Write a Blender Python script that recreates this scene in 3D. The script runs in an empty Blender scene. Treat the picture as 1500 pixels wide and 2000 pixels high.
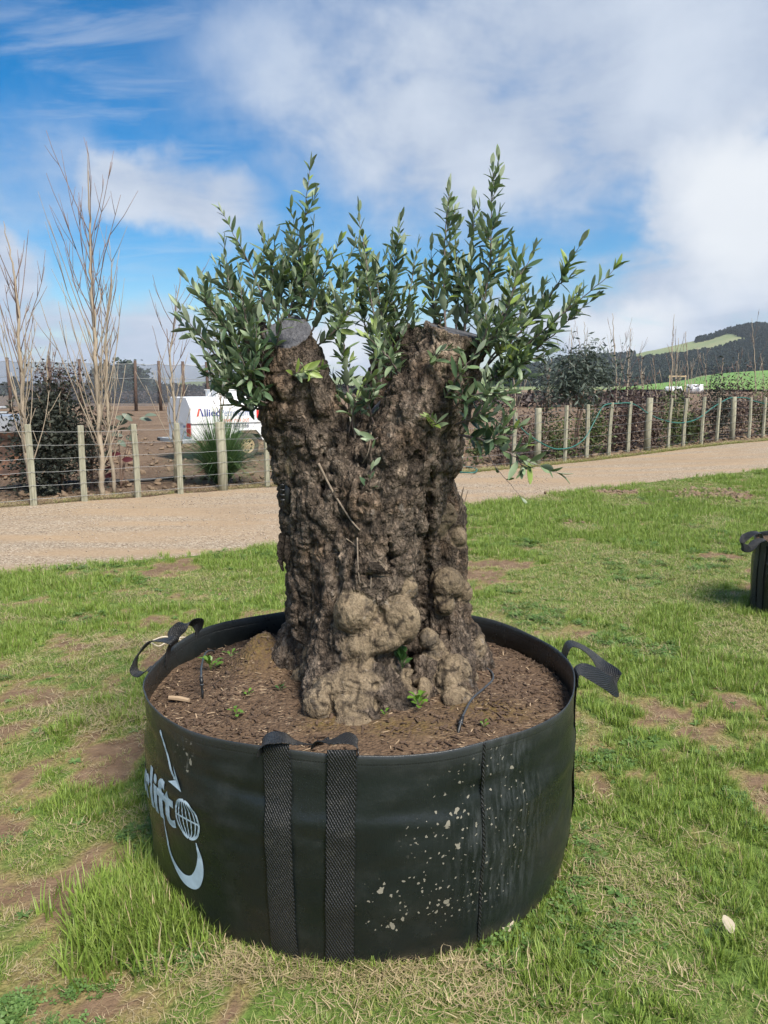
import bpy, math, random
import numpy as np
from mathutils import Vector, Matrix, Quaternion

random.seed(7)
rng = np.random.default_rng(11)
R = math.radians
scene = bpy.context.scene
COL = scene.collection

# ------------------------------------------------------------------ camera
CAM_H = 1.6
FPX = 1502.0                      # focal length in pixels of the 1500 x 2000 photograph
PITCH = math.atan(240.0 / FPX)
cam_data = bpy.data.cameras.new("camera")
cam = bpy.data.objects.new("camera", cam_data)
COL.objects.link(cam)
cam.location = (0, 0, CAM_H)
cam.rotation_euler = (math.pi / 2 - PITCH, 0, 0)
cam_data.sensor_fit = 'VERTICAL'
cam_data.sensor_height = 36.0
cam_data.lens = 36.0 * FPX / 2000.0
cam_data.clip_start = 0.05
cam_data.clip_end = 8000.0
scene.camera = cam

# ------------------------------------------------------------------ exposure and sampling
vs = scene.view_settings
vs.view_transform = 'Standard'
vs.look = 'None'
vs.gamma = 1.0
vs.exposure = 0.9
vs.use_curve_mapping = False
scene.render.engine = 'CYCLES'
scene.cycles.use_denoising = True
scene.cycles.max_bounces = 5
scene.cycles.use_adaptive_sampling = True
scene.cycles.adaptive_threshold = 0.02
scene.cycles.diffuse_bounces = 3
scene.cycles.glossy_bounces = 3
scene.cycles.transmission_bounces = 4
scene.cycles.transparent_max_bounces = 12
scene.cycles.caustics_reflective = False
scene.cycles.caustics_refractive = False
scene.cycles.sample_clamp_indirect = 6.0

# ------------------------------------------------------------------ sun
SUN_ELEV = R(50)
SUN_AZ = R(146)      # clockwise from +Y (the view direction): behind the camera's right shoulder
sun_dir = Vector((math.sin(SUN_AZ) * math.cos(SUN_ELEV), math.cos(SUN_AZ) * math.cos(SUN_ELEV), math.sin(SUN_ELEV)))
sl = bpy.data.lights.new("sun", 'SUN')
sl.energy = 3.9
sl.angle = R(24)
sl.color = (1.0, 0.93, 0.83)
sun = bpy.data.objects.new("sun", sl)
COL.objects.link(sun)
sun.rotation_euler = (-sun_dir).to_track_quat('-Z', 'Y').to_euler()
sun.location = sun_dir * 30

# ------------------------------------------------------------------ node helper
class N:
    """tiny helper round a node tree: n('ShaderNodeX', input=value-or-socket, ...)"""
    def __init__(self, tree):
        self.t = tree
        self.t.nodes.clear()
    def __call__(self, kind, props=None, **inputs):
        nd = self.t.nodes.new(kind)
        for k, v in (props or {}).items():
            setattr(nd, k, v)
        for k, v in inputs.items():
            key = int(k[1:]) if k[0] == 'i' and k[1:].isdigit() else k.replace('_', ' ')
            s = nd.inputs[key]
            if isinstance(v, bpy.types.NodeSocket):
                self.t.links.new(v, s)
            elif isinstance(v, bpy.types.Node):
                self.t.links.new(v.outputs[0], s)
            else:
                s.default_value = v
        return nd
    def math(self, op, a, b=None, c=None, clamp=False):
        kw = {'i0': a}
        if b is not None: kw['i1'] = b
        if c is not None: kw['i2'] = c
        return self('ShaderNodeMath', {'operation': op, 'use_clamp': clamp}, **kw).outputs[0]
    def vmath(self, op, a, b=None):
        kw = {'i0': a}
        if b is not None: kw['i1'] = b
        return self('ShaderNodeVectorMath', {'operation': op}, **kw)
    def noise(self, vec, scale, detail=4.0, rough=0.55, dist=0.0):
        return self('ShaderNodeTexNoise', Vector=vec, Scale=scale, Detail=detail, Roughness=rough, Distortion=dist).outputs[0]
    def ss(self, v, a, b, to0=0.0, to1=1.0):
        return self('ShaderNodeMapRange', {'interpolation_type': 'SMOOTHSTEP'}, i0=v, i1=a, i2=b, i3=to0, i4=to1).outputs[0]
    def mix(self, f, a, b, blend='MIX'):
        nd = self.t.nodes.new('ShaderNodeMix')
        nd.data_type = 'RGBA'; nd.blend_type = blend
        for s, v in ((nd.inputs[0], f), (nd.inputs[6], a), (nd.inputs[7], b)):
            if isinstance(v, bpy.types.NodeSocket): self.t.links.new(v, s)
            else: s.default_value = (*v, 1.0) if isinstance(v, (tuple, list)) and len(v) == 3 else v
        return nd.outputs[2]
    def ramp(self, v, stops, interp='LINEAR'):
        nd = self.t.nodes.new('ShaderNodeValToRGB')
        cr = nd.color_ramp; cr.interpolation = interp
        while len(cr.elements) < len(stops): cr.elements.new(0.5)
        for e, (p, c) in zip(cr.elements, stops):
            e.position = p; e.color = (*c, 1.0)
        self.t.links.new(v, nd.inputs[0])
        return nd.outputs[0]

# ------------------------------------------------------------------ pixel <-> place (used to take measurements)
_cp, _sp = math.cos(PITCH), math.sin(PITCH)
def pix_dir(px, py):
    u = (px - 750.0) / FPX; v = (1000.0 - py) / FPX
    return Vector((u, _cp + v * _sp, -_sp + v * _cp))
def at(px, py, depth):
    """the place seen at a pixel, `depth` metres ahead of the camera"""
    d = pix_dir(px, py)
    return Vector((0, 0, CAM_H)) + d * (depth / d.y)
def sstep(a, b, x):
    t = np.clip((np.asarray(x, float) - a) / (b - a), 0, 1)
    return t * t * (3 - 2 * t)
def gz(x, y):
    """height of the land: flat at the bag, a slow rise towards the right and far"""
    return 0.27 * sstep(2.5, 11, x) * sstep(7, 20, y) + 0.9 * sstep(30, 120, y) * sstep(5, 60, x)
def on_ground(px, py):
    d = pix_dir(px, py)
    t = CAM_H / -d.z
    for _ in range(30):
        p = d * t
        t = (CAM_H - float(gz(p.x, p.y))) / -d.z
    p = d * t
    return Vector((p.x, p.y, float(gz(p.x, p.y))))

# ------------------------------------------------------------------ sky with broken cloud
world = bpy.data.worlds.new("World")
scene.world = world
world.use_nodes = True
n = N(world.node_tree)
tc = n('ShaderNodeTexCoord')
gen = n.vmath('NORMALIZE', tc.outputs['Generated']).outputs[0]
sky = n('ShaderNodeTexSky', {'sky_type': 'NISHITA', 'sun_disc': False, 'sun_elevation': SUN_ELEV,
                             'sun_rotation': SUN_AZ, 'air_density': 1.0, 'dust_density': 0.6, 'ozone_density': 2.2, 'altitude': 40})
sep = n('ShaderNodeSeparateXYZ', Vector=gen)
zz = sep.outputs[2]
# clouds live on a flat layer overhead: direction divided by its height
den = n.math('ADD', n.math('MAXIMUM', zz, 0.0), 0.16)
lay = n('ShaderNodeCombineXYZ', X=n.math('DIVIDE', sep.outputs[0], den), Y=n.math('DIVIDE', sep.outputs[1], den), Z=zz).outputs[0]
fine = n.noise(lay, 2.2, 5.0, 0.55, 0.4)
map1 = n('ShaderNodeMapping', Vector=lay, Rotation=(0, 0, 0.5), Scale=(0.8, 2.2, 1.0)).outputs[0]
streak = n.noise(map1, 2.6, 5.0, 0.62, 0.5)
cw = n('ShaderNodeTexNoise', Vector=gen, Scale=6.0, Detail=5.0, Roughness=0.58)
wob = n('ShaderNodeVectorMath', {'operation': 'SCALE'}, i0=n.vmath('SUBTRACT', cw.outputs[1], (0.5, 0.5, 0.5)).outputs[0], Scale=0.16).outputs[0]
genw = n.vmath('ADD', gen, wob).outputs[0]
# banks of cloud: the direction each lies in, its angular half-widths, how thick
def bank(px, py, rx, rz, w, soft=0.35):
    d = pix_dir(px, py).normalized()
    q = n.vmath('MULTIPLY', n.vmath('SUBTRACT', genw, tuple(d)).outputs[0], (1 / rx, 1 / rx, 1 / rz)).outputs[0]
    return n.math('MULTIPLY', n.ss(n.vmath('LENGTH', q).outputs[1], 1.0 + soft, 1.0 - soft), w)
cloud = None
for b in ((1290, 170, 0.46, 0.15, 1.0, 0.7), (340, 365, 0.12, 0.052, 0.9, 0.6), (1120, 320, 0.17, 0.045, 0.7, 0.7),
          (1450, 430, 0.14, 0.10, 1.0, 0.35), (60, 330, 0.17, 0.075, 0.50, 0.7), (-20, 570, 0.065, 0.085, 0.85, 0.5),
          (1190, 650, 0.20, 0.06, 1.0, 0.5), (150, 690, 0.34, 0.055, 0.9, 0.6), (640, 690, 0.20, 0.045, 0.9, 0.5), (1430, 570, 0.22, 0.06, 0.9, 0.6)):
    v = bank(*b)
    cloud = v if cloud is None else n.math('MAXIMUM', cloud, v)
# elsewhere in the sky the same broken cover goes on
cover_ = n.ss(n.math('ADD', n.math('MULTIPLY', cw.outputs[0], 0.5), n.math('MULTIPLY', fine, 0.5)), 0.44, 0.58)
away = n.math('MAXIMUM', n.ss(sep.outputs[1], 0.55, 0.2), n.ss(n.math('ABSOLUTE', sep.outputs[0]), 0.45, 0.65))
cloud = n.math('MAXIMUM', cloud, n.math('MULTIPLY', cover_, away))
brk = n.ss(n.math('ADD', n.math('MULTIPLY', fine, 0.55), n.math('MULTIPLY', cw.outputs[0], 0.45)), 0.26, 0.60, 0.35, 1.0)
dens = n.ss(n.math('MULTIPLY', cloud, brk), 0.08, 0.80)
thin = n.math('MULTIPLY', n.ss(streak, 0.42, 0.76), n.ss(zz, 0.06, 0.3, 0.16, 0.46))
low = n.ss(zz, 0.07, 0.01, 0.0, 0.8)
dens_all = n.math('MAXIMUM', n.math('MAXIMUM', dens, thin), low)
lit = n.ss(n.math('ADD', n.math('MULTIPLY', fine, 0.45), n.math('MULTIPLY', cw.outputs[0], 0.55)), 0.40, 0.66)
bright = n.math('MAXIMUM', n.math('MAXIMUM', bank(1470, 420, 0.11, 0.075, 1.0, 0.6), bank(1200, 640, 0.09, 0.035, 1.0, 0.6)), bank(640, 680, 0.08, 0.03, 1.0, 0.6))
cloud_col = n.mix(lit, (4.2, 5.0, 6.4), (5.8, 6.5, 7.6))
cloud_col = n.mix(n.math('MULTIPLY', bright, 0.8), cloud_col, (8.2, 8.5, 8.8))
blue = n('ShaderNodeHueSaturation', Hue=0.5, Saturation=1.62, Value=1.22, Color=sky.outputs[0]).outputs[0]
col = n.mix(dens_all, blue, cloud_col)
bg = n('ShaderNodeBackground', Color=col, Strength=0.060)
world.cycles.sampling_method = 'MANUAL'
world.cycles.sample_map_resolution = 512
out = n('ShaderNodeOutputWorld', Surface=bg.outputs[0])
# ------------------------------------------------------------------ materials
MATS = {}
def material(name):
    m = bpy.data.materials.new(name)
    m.use_nodes = True
    MATS[name] = m
    return m, N(m.node_tree)
def finish(n, bsdf, disp=None):
    n('ShaderNodeOutputMaterial', Surface=bsdf if isinstance(bsdf, bpy.types.NodeSocket) else bsdf.outputs[0])
def bump(n, height, strength=0.5, dist=0.01, normal=None):
    kw = dict(Height=height, Strength=strength, Distance=dist)
    if normal is not None: kw['Normal'] = normal
    return n('ShaderNodeBump', **kw).outputs[0]
def simple(name, color, rough=0.6, vary=0.15, scale=20.0, metallic=0.0, bmp=0.0, spec=0.4, stretch=(1, 1, 1), coat=0.0):
    """a plain surface with uneven tone and a little relief"""
    m, n = material(name)
    tc = n('ShaderNodeTexCoord')
    v = n('ShaderNodeMapping', Vector=tc.outputs['Object'], Scale=stretch).outputs[0]
    f = n.noise(v, scale, 5.0, 0.6)
    lo = tuple(max(0, c * (1 - vary)) for c in color); hi = tuple(min(1, c * (1 + vary)) for c in color)
    c = n.ramp(f, [(0.3, lo), (0.7, hi)])
    kw = dict(Base_Color=c, Roughness=n.ss(f, 0.3, 0.7, rough * 0.85, min(1, rough * 1.12)), Metallic=metallic)
    if bmp: kw['Normal'] = bump(n, n.noise(v, scale * 3, 5.0, 0.6), bmp, 0.004)
    b = n('ShaderNodeBsdfPrincipled', **kw)
    b.inputs['Specular IOR Level'].default_value = spec
    b.inputs['Coat Weight'].default_value = coat
    finish(n, b)
    return m

# ------------------------------------------------------------------ objects
def link(o, parent=None, label=None, cat=None, group=None, kind=None):
    COL.objects.link(o)
    if parent is not None: o.parent = parent
    if label: o['label'] = label
    if cat: o['category'] = cat
    if group: o['group'] = group
    if kind: o['kind'] = kind
    return o
def empty(name, loc, label, cat, group=None, rz=0.0):
    o = bpy.data.objects.new(name, None)
    o.empty_display_size = 0.1
    o.location = loc; o.rotation_euler = (0, 0, rz)
    return link(o, None, label, cat, group)
def np_mesh(name, V, F, mats=(), fm=None, smooth=True):
    """mesh from arrays; F is (n,3) or (n,4), or a list of faces"""
    me = bpy.data.meshes.new(name)
    V = np.asarray(V, np.float32).reshape(-1, 3)
    if isinstance(F, np.ndarray):
        k = F.shape[1]
        me.vertices.add(len(V)); me.vertices.foreach_set('co', V.ravel())
        me.loops.add(F.size); me.loops.foreach_set('vertex_index', F.astype(np.int32).ravel())
        me.polygons.add(len(F))
        me.polygons.foreach_set('loop_start', np.arange(0, F.size, k, dtype=np.int32))
        me.update(calc_edges=True)
        me.validate()
    else:
        me.from_pydata([tuple(map(float, v)) for v in V], [], F)
        me.update()
    for m in mats: me.materials.append(MATS[m] if isinstance(m, str) else m)
    if fm is not None and len(fm) == len(me.polygons): me.polygons.foreach_set('material_index', np.asarray(fm, np.int32))
    if smooth: me.polygons.foreach_set('use_smooth', np.ones(len(me.polygons), bool))
    return me
class MB:
    """collects shapes for ONE mesh object"""
    def __init__(self):
        self.V = []; self.F = []; self.M = []; self.n = 0
    def add(self, V, F, m=0):
        V = [tuple(v) for v in V]
        self.V += V
        self.F += [tuple(i + self.n for i in f) for f in F]
        self.M += [m] * len(F)
        self.n += len(V)
        return self
    def box(self, c, s, rz=0.0, m=0, taper=1.0, bevel=0.0):
        hx, hy, hz = s[0] / 2, s[1] / 2, s[2] / 2
        b = bevel
        prof = []
        def ring(z, k, inset):
            x, y = hx * k - inset, hy * k - inset
            e = b if b else 0
            if b: pts = [(-x + e, -y), (x - e, -y), (x, -y + e), (x, y - e), (x - e, y), (-x + e, y), (-x, y - e), (-x, -y + e)]
            else: pts = [(-x, -y), (x, -y), (x, y), (-x, y)]
            return [(p[0], p[1], z) for p in pts]
        rings = [ring(-hz, 1, 0), ring(hz, taper, 0)] if not b else [ring(-hz, 1, b * 0.7), ring(-hz + b, 1, 0), ring(hz - b, taper, 0), ring(hz, taper, b * 0.7)]
        k = len(rings[0]); V = []; F = []
        for r in rings: V += r
        for i in range(len(rings) - 1):
            for j in range(k):
                F.append((i * k + j, i * k + (j + 1) % k, (i + 1) * k + (j + 1) % k, (i + 1) * k + j))
        F.append(tuple(range(k - 1, -1, -1))); F.append(tuple(range((len(rings) - 1) * k, len(rings) * k)))
        cs, sn = math.cos(rz), math.sin(rz)
        V = [(c[0] + x * cs - y * sn, c[1] + x * sn + y * cs, c[2] + z) for x, y, z in V]
        return self.add(V, F, m)
    def tube(self, pts, rad, k=6, m=0, cap=True):
        pts = [Vector(p) for p in pts]
        if not hasattr(rad, '__len__'): rad = [rad] * len(pts)
        V = []; F = []
        up = None
        for i, p in enumerate(pts):
            a = pts[max(i - 1, 0)]; b = pts[min(i + 1, len(pts) - 1)]
            t = (b - a)
            t = t.normalized() if t.length > 1e-9 else Vector((0, 0, 1))
            if up is None:
                up = t.orthogonal().normalized()
            else:
                up = (up - t * up.dot(t))
                up = up.normalized() if up.length > 1e-6 else t.orthogonal().normalized()
            w = t.cross(up)
            for j in range(k):
                an = 2 * math.pi * j / k
                V.append(p + (up * math.cos(an) + w * math.sin(an)) * rad[i])
        for i in range(len(pts) - 1):
            for j in range(k):
                F.append((i * k + j, i * k + (j + 1) % k, (i + 1) * k + (j + 1) % k, (i + 1) * k + j))
        if cap:
            F.append(tuple(range(k - 1, -1, -1))); F.append(tuple(range((len(pts) - 1) * k, len(pts) * k)))
        return self.add(V, F, m)
    def lathe(self, prof, c, axis='z', k=20, m=0):
        """profile of (radius, height) round an axis through c"""
        V = []; F = []
        for r, h in prof:
            for j in range(k):
                a = 2 * math.pi * j / k
                x, y = r * math.cos(a), r * math.sin(a)
                p = {'z': (x, y, h), 'y': (x, h, -y), 'x': (h, x, y)}[axis]
                V.append((c[0] + p[0], c[1] + p[1], c[2] + p[2]))
        for i in range(len(prof) - 1):
            for j in range(k):
                F.append((i * k + j, i * k + (j + 1) % k, (i + 1) * k + (j + 1) % k, (i + 1) * k + j))
        return self.add(V, F, m)
    def prism(self, poly, y0, y1, m=0, axis='y'):
        """closed outline in (x, z) pushed from y0 to y1"""
        k = len(poly)
        if axis == 'y': V = [(x, y0, z) for x, z in poly] + [(x, y1, z) for x, z in poly]
        elif axis == 'x': V = [(y0, x, z) for x, z in poly] + [(y1, x, z) for x, z in poly]
        else: V = [(x, z, y0) for x, z in poly] + [(x, z, y1) for x, z in poly]
        F = [(j, (j + 1) % k, k + (j + 1) % k, k + j) for j in range(k)]
        F += [tuple(range(k - 1, -1, -1)), tuple(range(k, 2 * k))]
        return self.add(V, F, m)
    def mesh(self, name, mats, smooth=True):
        return np_mesh(name, self.V, self.F, mats, self.M, smooth)
    def build(self, name, mats, parent=None, smooth=False, **kw):
        if isinstance(mats, str): mats = [mats]
        o = bpy.data.objects.new(name, self.mesh(name, mats, smooth))
        return link(o, parent, **kw)
def obj(name, mesh, parent=None, loc=None, rot=None, scale=None, **kw):
    o = bpy.data.objects.new(name, mesh)
    if loc is not None: o.location = loc
    if rot is not None: o.rotation_euler = rot
    if scale is not None: o.scale = scale if hasattr(scale, '__len__') else (scale,) * 3
    return link(o, parent, **kw)
def catmull(P, per=8):
    """smooth curve through points (sequence of equal-length tuples)"""
    P = [np.asarray(p, float) for p in P]
    P = [2 * P[0] - P[1]] + P + [2 * P[-1] - P[-2]]
    o = []
    for i in range(1, len(P) - 2):
        for k in range(per):
            t = k / per
            o.append(0.5 * (2 * P[i] + (P[i + 1] - P[i - 1]) * t + (2 * P[i - 1] - 5 * P[i] + 4 * P[i + 1] - P[i + 2]) * t * t + (3 * P[i] - P[i - 1] - 3 * P[i + 1] + P[i + 2]) * t ** 3))
    o.append(P[-2])
    return np.array(o)

# ------------------------------------------------------------------ array noise
def _hash(ix, iy, iz, seed):
    h = (ix.astype(np.uint32) * np.uint32(374761393) + iy.astype(np.uint32) * np.uint32(668265263) + iz.astype(np.uint32) * np.uint32(2147483647) + np.uint32(seed * 974711 + 13))
    h = (h ^ (h >> np.uint32(13))) * np.uint32(1274126177)
    h = h ^ (h >> np.uint32(16))
    return (h & np.uint32(0xFFFFFF)).astype(np.float32) / np.float32(0xFFFFFF)
def vnoise(P, seed=0):
    P = np.asarray(P, np.float32)
    i = np.floor(P).astype(np.int64); f = P - i
    f = f * f * f * (f * (f * 6 - 15) + 10)
    o = np.zeros(len(P), np.float32)
    for dx in (0, 1):
        wx = f[:, 0] if dx else 1 - f[:, 0]
        for dy in (0, 1):
            wy = f[:, 1] if dy else 1 - f[:, 1]
            for dz in (0, 1):
                wz = f[:, 2] if dz else 1 - f[:, 2]
                o += wx * wy * wz * _hash(i[:, 0] + dx, i[:, 1] + dy, i[:, 2] + dz, seed)
    return o
def fbm(P, scale=1.0, octv=4, seed=0, gain=0.5):
    P = np.asarray(P, np.float32) * scale
    o = np.zeros(len(P), np.float32); a = 1.0; s = 0.0
    for k in range(octv):
        o += a * vnoise(P + 17.3 * k, seed + k); s += a
        a *= gain; P = P * 2.03
    return o / s
def ridge(P, scale=1.0, octv=3, seed=0):
    """0 in the cracks, 1 on the plates"""
    P = np.asarray(P, np.float32) * scale
    o = np.zeros(len(P), np.float32); a = 1.0; s = 0.0
    for k in range(octv):
        o += a * np.minimum(1, np.abs(vnoise(P + 9.1 * k, seed + k) - 0.5) * 5.0); s += a
        a *= 0.5; P = P * 2.1
    return o / s
def fbm2(x, y, scale=1.0, octv=4, seed=0):
    P = np.stack([np.asarray(x, np.float32).ravel(), np.asarray(y, np.float32).ravel(), np.zeros(np.size(x), np.float32)], 1)
    return fbm(P, scale, octv, seed).reshape(np.shape(x))
# ------------------------------------------------------------------ where the lawn, the gravel road and the fence run
_ne = [on_ground(*p) for p in ((0, 1120), (180, 1103), (350, 1085), (560, 1060), (920, 985), (1060, 966), (1200, 950), (1350, 933), (1500, 915))]
_fe = [on_ground(*p) for p in ((0, 990), (170, 976), (350, 962), (520, 950), (900, 922), (1100, 904), (1300, 880), (1500, 859))]
def _line(pts):
    xs = np.array([p.x for p in pts]); ys = np.array([p.y for p in pts])
    s0 = (ys[2] - ys[0]) / (xs[2] - xs[0]); s1 = (ys[-1] - ys[-3]) / (xs[-1] - xs[-3])
    xs = np.concatenate([[xs[0] - 60], xs, [xs[-1] + 60]]); ys = np.concatenate([[ys[0] - 60 * s0], ys, [ys[-1] + 60 * s1]])
    return lambda x: np.interp(x, xs, ys)
near_edge, far_edge = _line(_ne), _line(_fe)
BAG_C = np.array([-0.082, 2.60])          # centre of the big bag
BAG_RX, BAG_RY, BAG_H = 0.740, 0.700, 0.64
DIRT = [(on_ground(1375, 968).x, on_ground(1375, 968).y, 0.6, 0.35), (on_ground(1230, 963).x, on_ground(1230, 963).y, 0.8, 0.22), (on_ground(60, 1180).x, on_ground(60, 1180).y, 0.5, 0.12), (on_ground(290, 1158).x, on_ground(290, 1158).y, 0.35, 0.12)]
def cover(x, y):
    """how thickly grass stands, 0 bare earth to 1 lush"""
    x = np.asarray(x, float); y = np.asarray(y, float)
    big = fbm2(x, y, 0.9, 3, 3); mid = fbm2(x, y, 2.6, 3, 9); fin = fbm2(x, y, 8.0, 2, 21)
    c = 0.36 * big + 0.40 * mid + 0.34 * fin
    bias = -0.055 * sstep(-0.4, -1.2, x) * sstep(5.5, 3.0, y) + 0.030 * sstep(0.4, 1.4, x) + 0.02
    bias = bias - 0.06 * np.exp(-((x - 1.0) ** 2 / 0.8 + (y - 4.4) ** 2 / 0.5)) + 0.05 * sstep(6.5, 9, y)
    for (cx_, cy_, sx_, sy_) in DIRT: bias = bias - 0.16 * np.exp(-((x - cx_) / sx_) ** 2 - ((y - cy_) / sy_) ** 2)
    return np.clip((c + bias - 0.425) / 0.16, 0, 1)

# ------------------------------------------------------------------ surfaces
m, n = material('bare_soil')
geo = n('ShaderNodeNewGeometry'); P = geo.outputs['Position']
a = n.noise(P, 0.35, 5.0, 0.6); b = n.noise(P, 9.0, 6.0, 0.65); c = n.noise(P, 60.0, 3.0, 0.6)
col = n.ramp(n.math('ADD', n.math('MULTIPLY', a, 0.5), n.math('MULTIPLY', b, 0.5)), [(0.36, (0.095, 0.063, 0.042)), (0.5, (0.18, 0.122, 0.080)), (0.64, (0.27, 0.195, 0.132))])
litter = n.ss(n.noise(P, 38.0, 2.0, 0.5), 0.60, 0.66)
col = n.mix(n.math('MULTIPLY', litter, 0.6), col, (0.33, 0.25, 0.16))
hgt = n.math('ADD', n.math('MULTIPLY', b, 0.7), n.math('MULTIPLY', c, 0.3))
bs = n('ShaderNodeBsdfPrincipled', Base_Color=col, Roughness=0.95, Normal=bump(n, hgt, 1.0, 0.10))
bs.inputs['Specular IOR Level'].default_value = 0.2
finish(n, bs)

m, n = material('gravel')
geo = n('ShaderNodeNewGeometry'); P = geo.outputs['Position']
vo = n('ShaderNodeTexVoronoi', Vector=P, Scale=62.0)
vo2 = n('ShaderNodeTexVoronoi', Vector=P, Scale=24.0)
a = n.noise(P, 0.7, 4.0, 0.55); b = n.noise(n('ShaderNodeMapping', Vector=P, Rotation=(0, 0, -0.62), Scale=(0.25, 1.6, 1)).outputs[0], 1.1, 4.0, 0.55)
fine = n.noise(P, 90.0, 3.0, 0.7)
base = n.ramp(n.math('ADD', n.math('MULTIPLY', a, 0.45), n.math('MULTIPLY', b, 0.55)), [(0.34, (0.24, 0.175, 0.112)), (0.52, (0.31, 0.222, 0.136)), (0.70, (0.36, 0.25, 0.145))])
stone = n.ramp(n('ShaderNodeSeparateColor', Color=vo.outputs['Color']).outputs[0], [(0.0, (0.14, 0.11, 0.08)), (0.45, (0.30, 0.24, 0.175)), (0.8, (0.40, 0.335, 0.25)), (1.0, (0.52, 0.46, 0.37))])
loose = n.ss(n.math('ADD', n.math('MULTIPLY', n.math('SUBTRACT', 1.0, b), 0.6), n.math('MULTIPLY', a, 0.4)), 0.40, 0.60, 0.22, 0.85)
col = n.mix(loose, base, stone)
hgt = n.math('ADD', n.math('MULTIPLY', n.math('SUBTRACT', 1.0, vo.outputs['Distance']), 0.6), n.math('MULTIPLY', fine, 0.4))
bs = n('ShaderNodeBsdfPrincipled', Base_Color=col, Roughness=0.92, Normal=bump(n, hgt, n.math('MULTIPLY', loose, 0.8), 0.02))
bs.inputs['Specular IOR Level'].default_value = 0.2
finish(n, bs)

m, n = material('turf')
geo = n('ShaderNodeNewGeometry'); P = geo.outputs['Position']
cv = n('ShaderNodeAttribute', {'attribute_name': 'cover'}).outputs['Fac']
a = n.noise(P, 14.0, 5.0, 0.6); b = n.noise(P, 80.0, 3.0, 0.65)
earth = n.ramp(a, [(0.3, (0.115, 0.073, 0.045)), (0.7, (0.22, 0.15, 0.095))])
thatch = n.ramp(b, [(0.3, (0.10, 0.085, 0.03)), (0.7, (0.30, 0.24, 0.11))])
green = n.ramp(b, [(0.3, (0.06, 0.10, 0.02)), (0.7, (0.13, 0.20, 0.045))])
col = n.mix(n.ss(cv, 0.02, 0.3), earth, thatch)
col = n.mix(n.ss(cv, 0.2, 0.65), col, green)
bs = n('ShaderNodeBsdfPrincipled', Base_Color=col, Roughness=0.95, Normal=bump(n, n.math('ADD', a, n.math('MULTIPLY', b, 0.4)), 0.9, 0.02))
bs.inputs['Specular IOR Level'].default_value = 0.15
finish(n, bs)

# ------------------------------------------------------------------ ground sheet to the horizon
xs = np.concatenate([np.linspace(-1600, -200, 12)[:-1], np.linspace(-200, -14, 20)[:-1], np.linspace(-14, 26, 130)[:-1], np.linspace(26, 200, 24)[:-1], np.linspace(200, 1600, 12)])
ys = np.concatenate([np.linspace(-60, 4, 8)[:-1], np.linspace(4, 34, 110)[:-1], np.linspace(34, 150, 40)[:-1], np.linspace(150, 1650, 20)])
X, Y = np.meshgrid(xs, ys)
near_w = sstep(45, 25, Y) * sstep(-13, -10, X) * sstep(26, 22, X)
Z = gz(X, Y) - 0.035 + near_w * 0.07 * (fbm2(X, Y, 1.3, 4, 31) - 0.5) * sstep(0.1, 1.2, Y - far_edge(X))
# a low ridge of scraped earth and leaf litter along the fence foot
Z += 0.10 * np.exp(-((Y - far_edge(X) - 0.30) / 0.28) ** 2) * sstep(0.35, 0.7, fbm2(X, Y, 2.2, 3, 5)) * near_w
def grid_faces(ny, nx):
    i = np.arange(ny * nx).reshape(ny, nx)
    return np.stack([i[:-1, :-1].ravel(), i[:-1, 1:].ravel(), i[1:, 1:].ravel(), i[1:, :-1].ravel()], 1)
obj('ground', np_mesh('ground', np.stack([X, Y, Z], -1), grid_faces(*X.shape), ['bare_soil']), kind='structure', label='bare brown earth of the paddock beyond the fence')

# ------------------------------------------------------------------ gravel road
xs = np.concatenate([np.linspace(-60, -12, 20)[:-1], np.linspace(-12, 22, 170)[:-1], np.linspace(22, 65, 16)])
t = np.linspace(0, 1, 40)
X = np.repeat(xs[None, :], len(t), 0)
y0 = near_edge(xs) - 0.5; y1 = far_edge(xs) + 0.30 * (fbm2(xs, xs * 0, 1.4, 3, 44) - 0.45) * 2
Y = y0[None, :] + (y1 - y0)[None, :] * t[:, None]
cam_prof = -0.012 - 0.02 * np.abs(np.sin(t * math.pi * 3))[:, None] * 0.4
Z = gz(X, Y) + cam_prof + 0.012 * (fbm2(X, Y, 1.6, 4, 8) - 0.5)
obj('gravel_road', np_mesh('gravel_road', np.stack([X, Y, Z], -1), grid_faces(*X.shape), ['gravel']), kind='structure', label='compacted tan gravel road running past the fence')

# ------------------------------------------------------------------ lawn
xs = np.concatenate([np.linspace(-40, -7, 20)[:-1], np.linspace(-7, 12, 300)[:-1], np.linspace(12, 65, 40)])
t = np.concatenate([np.linspace(0, 1, 210)])
ye = near_edge(xs) + 0.55 * (fbm2(xs, xs * 0 + 3, 0.9, 4, 71) - 0.5)
X = np.repeat(xs[None, :], len(t), 0)
Y = -6.0 + (ye + 6.0)[None, :] * (t[:, None] ** 1.0)
Z = gz(X, Y) + 0.004 + 0.035 * (fbm2(X, Y, 1.1, 4, 14) - 0.5) * sstep(0.0, 0.5, np.abs(np.hypot((X - BAG_C[0]) / BAG_RX, (Y - BAG_C[1]) / BAG_RY) - 0.6))
Z += 0.012 * (fbm2(X, Y, 7.0, 3, 15) - 0.5)
Z[-1] -= 0.03
LAWN_Z = (xs, ye, Z)
me = np_mesh('lawn', np.stack([X, Y, Z], -1), grid_faces(*X.shape), ['turf'])
at_ = me.attributes.new('cover', 'FLOAT', 'POINT')
at_.data.foreach_set('value', cover(X, Y).astype(np.float32).ravel())
obj('lawn', me, kind='structure', label='patchy green lawn under and around the big bag')
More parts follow.
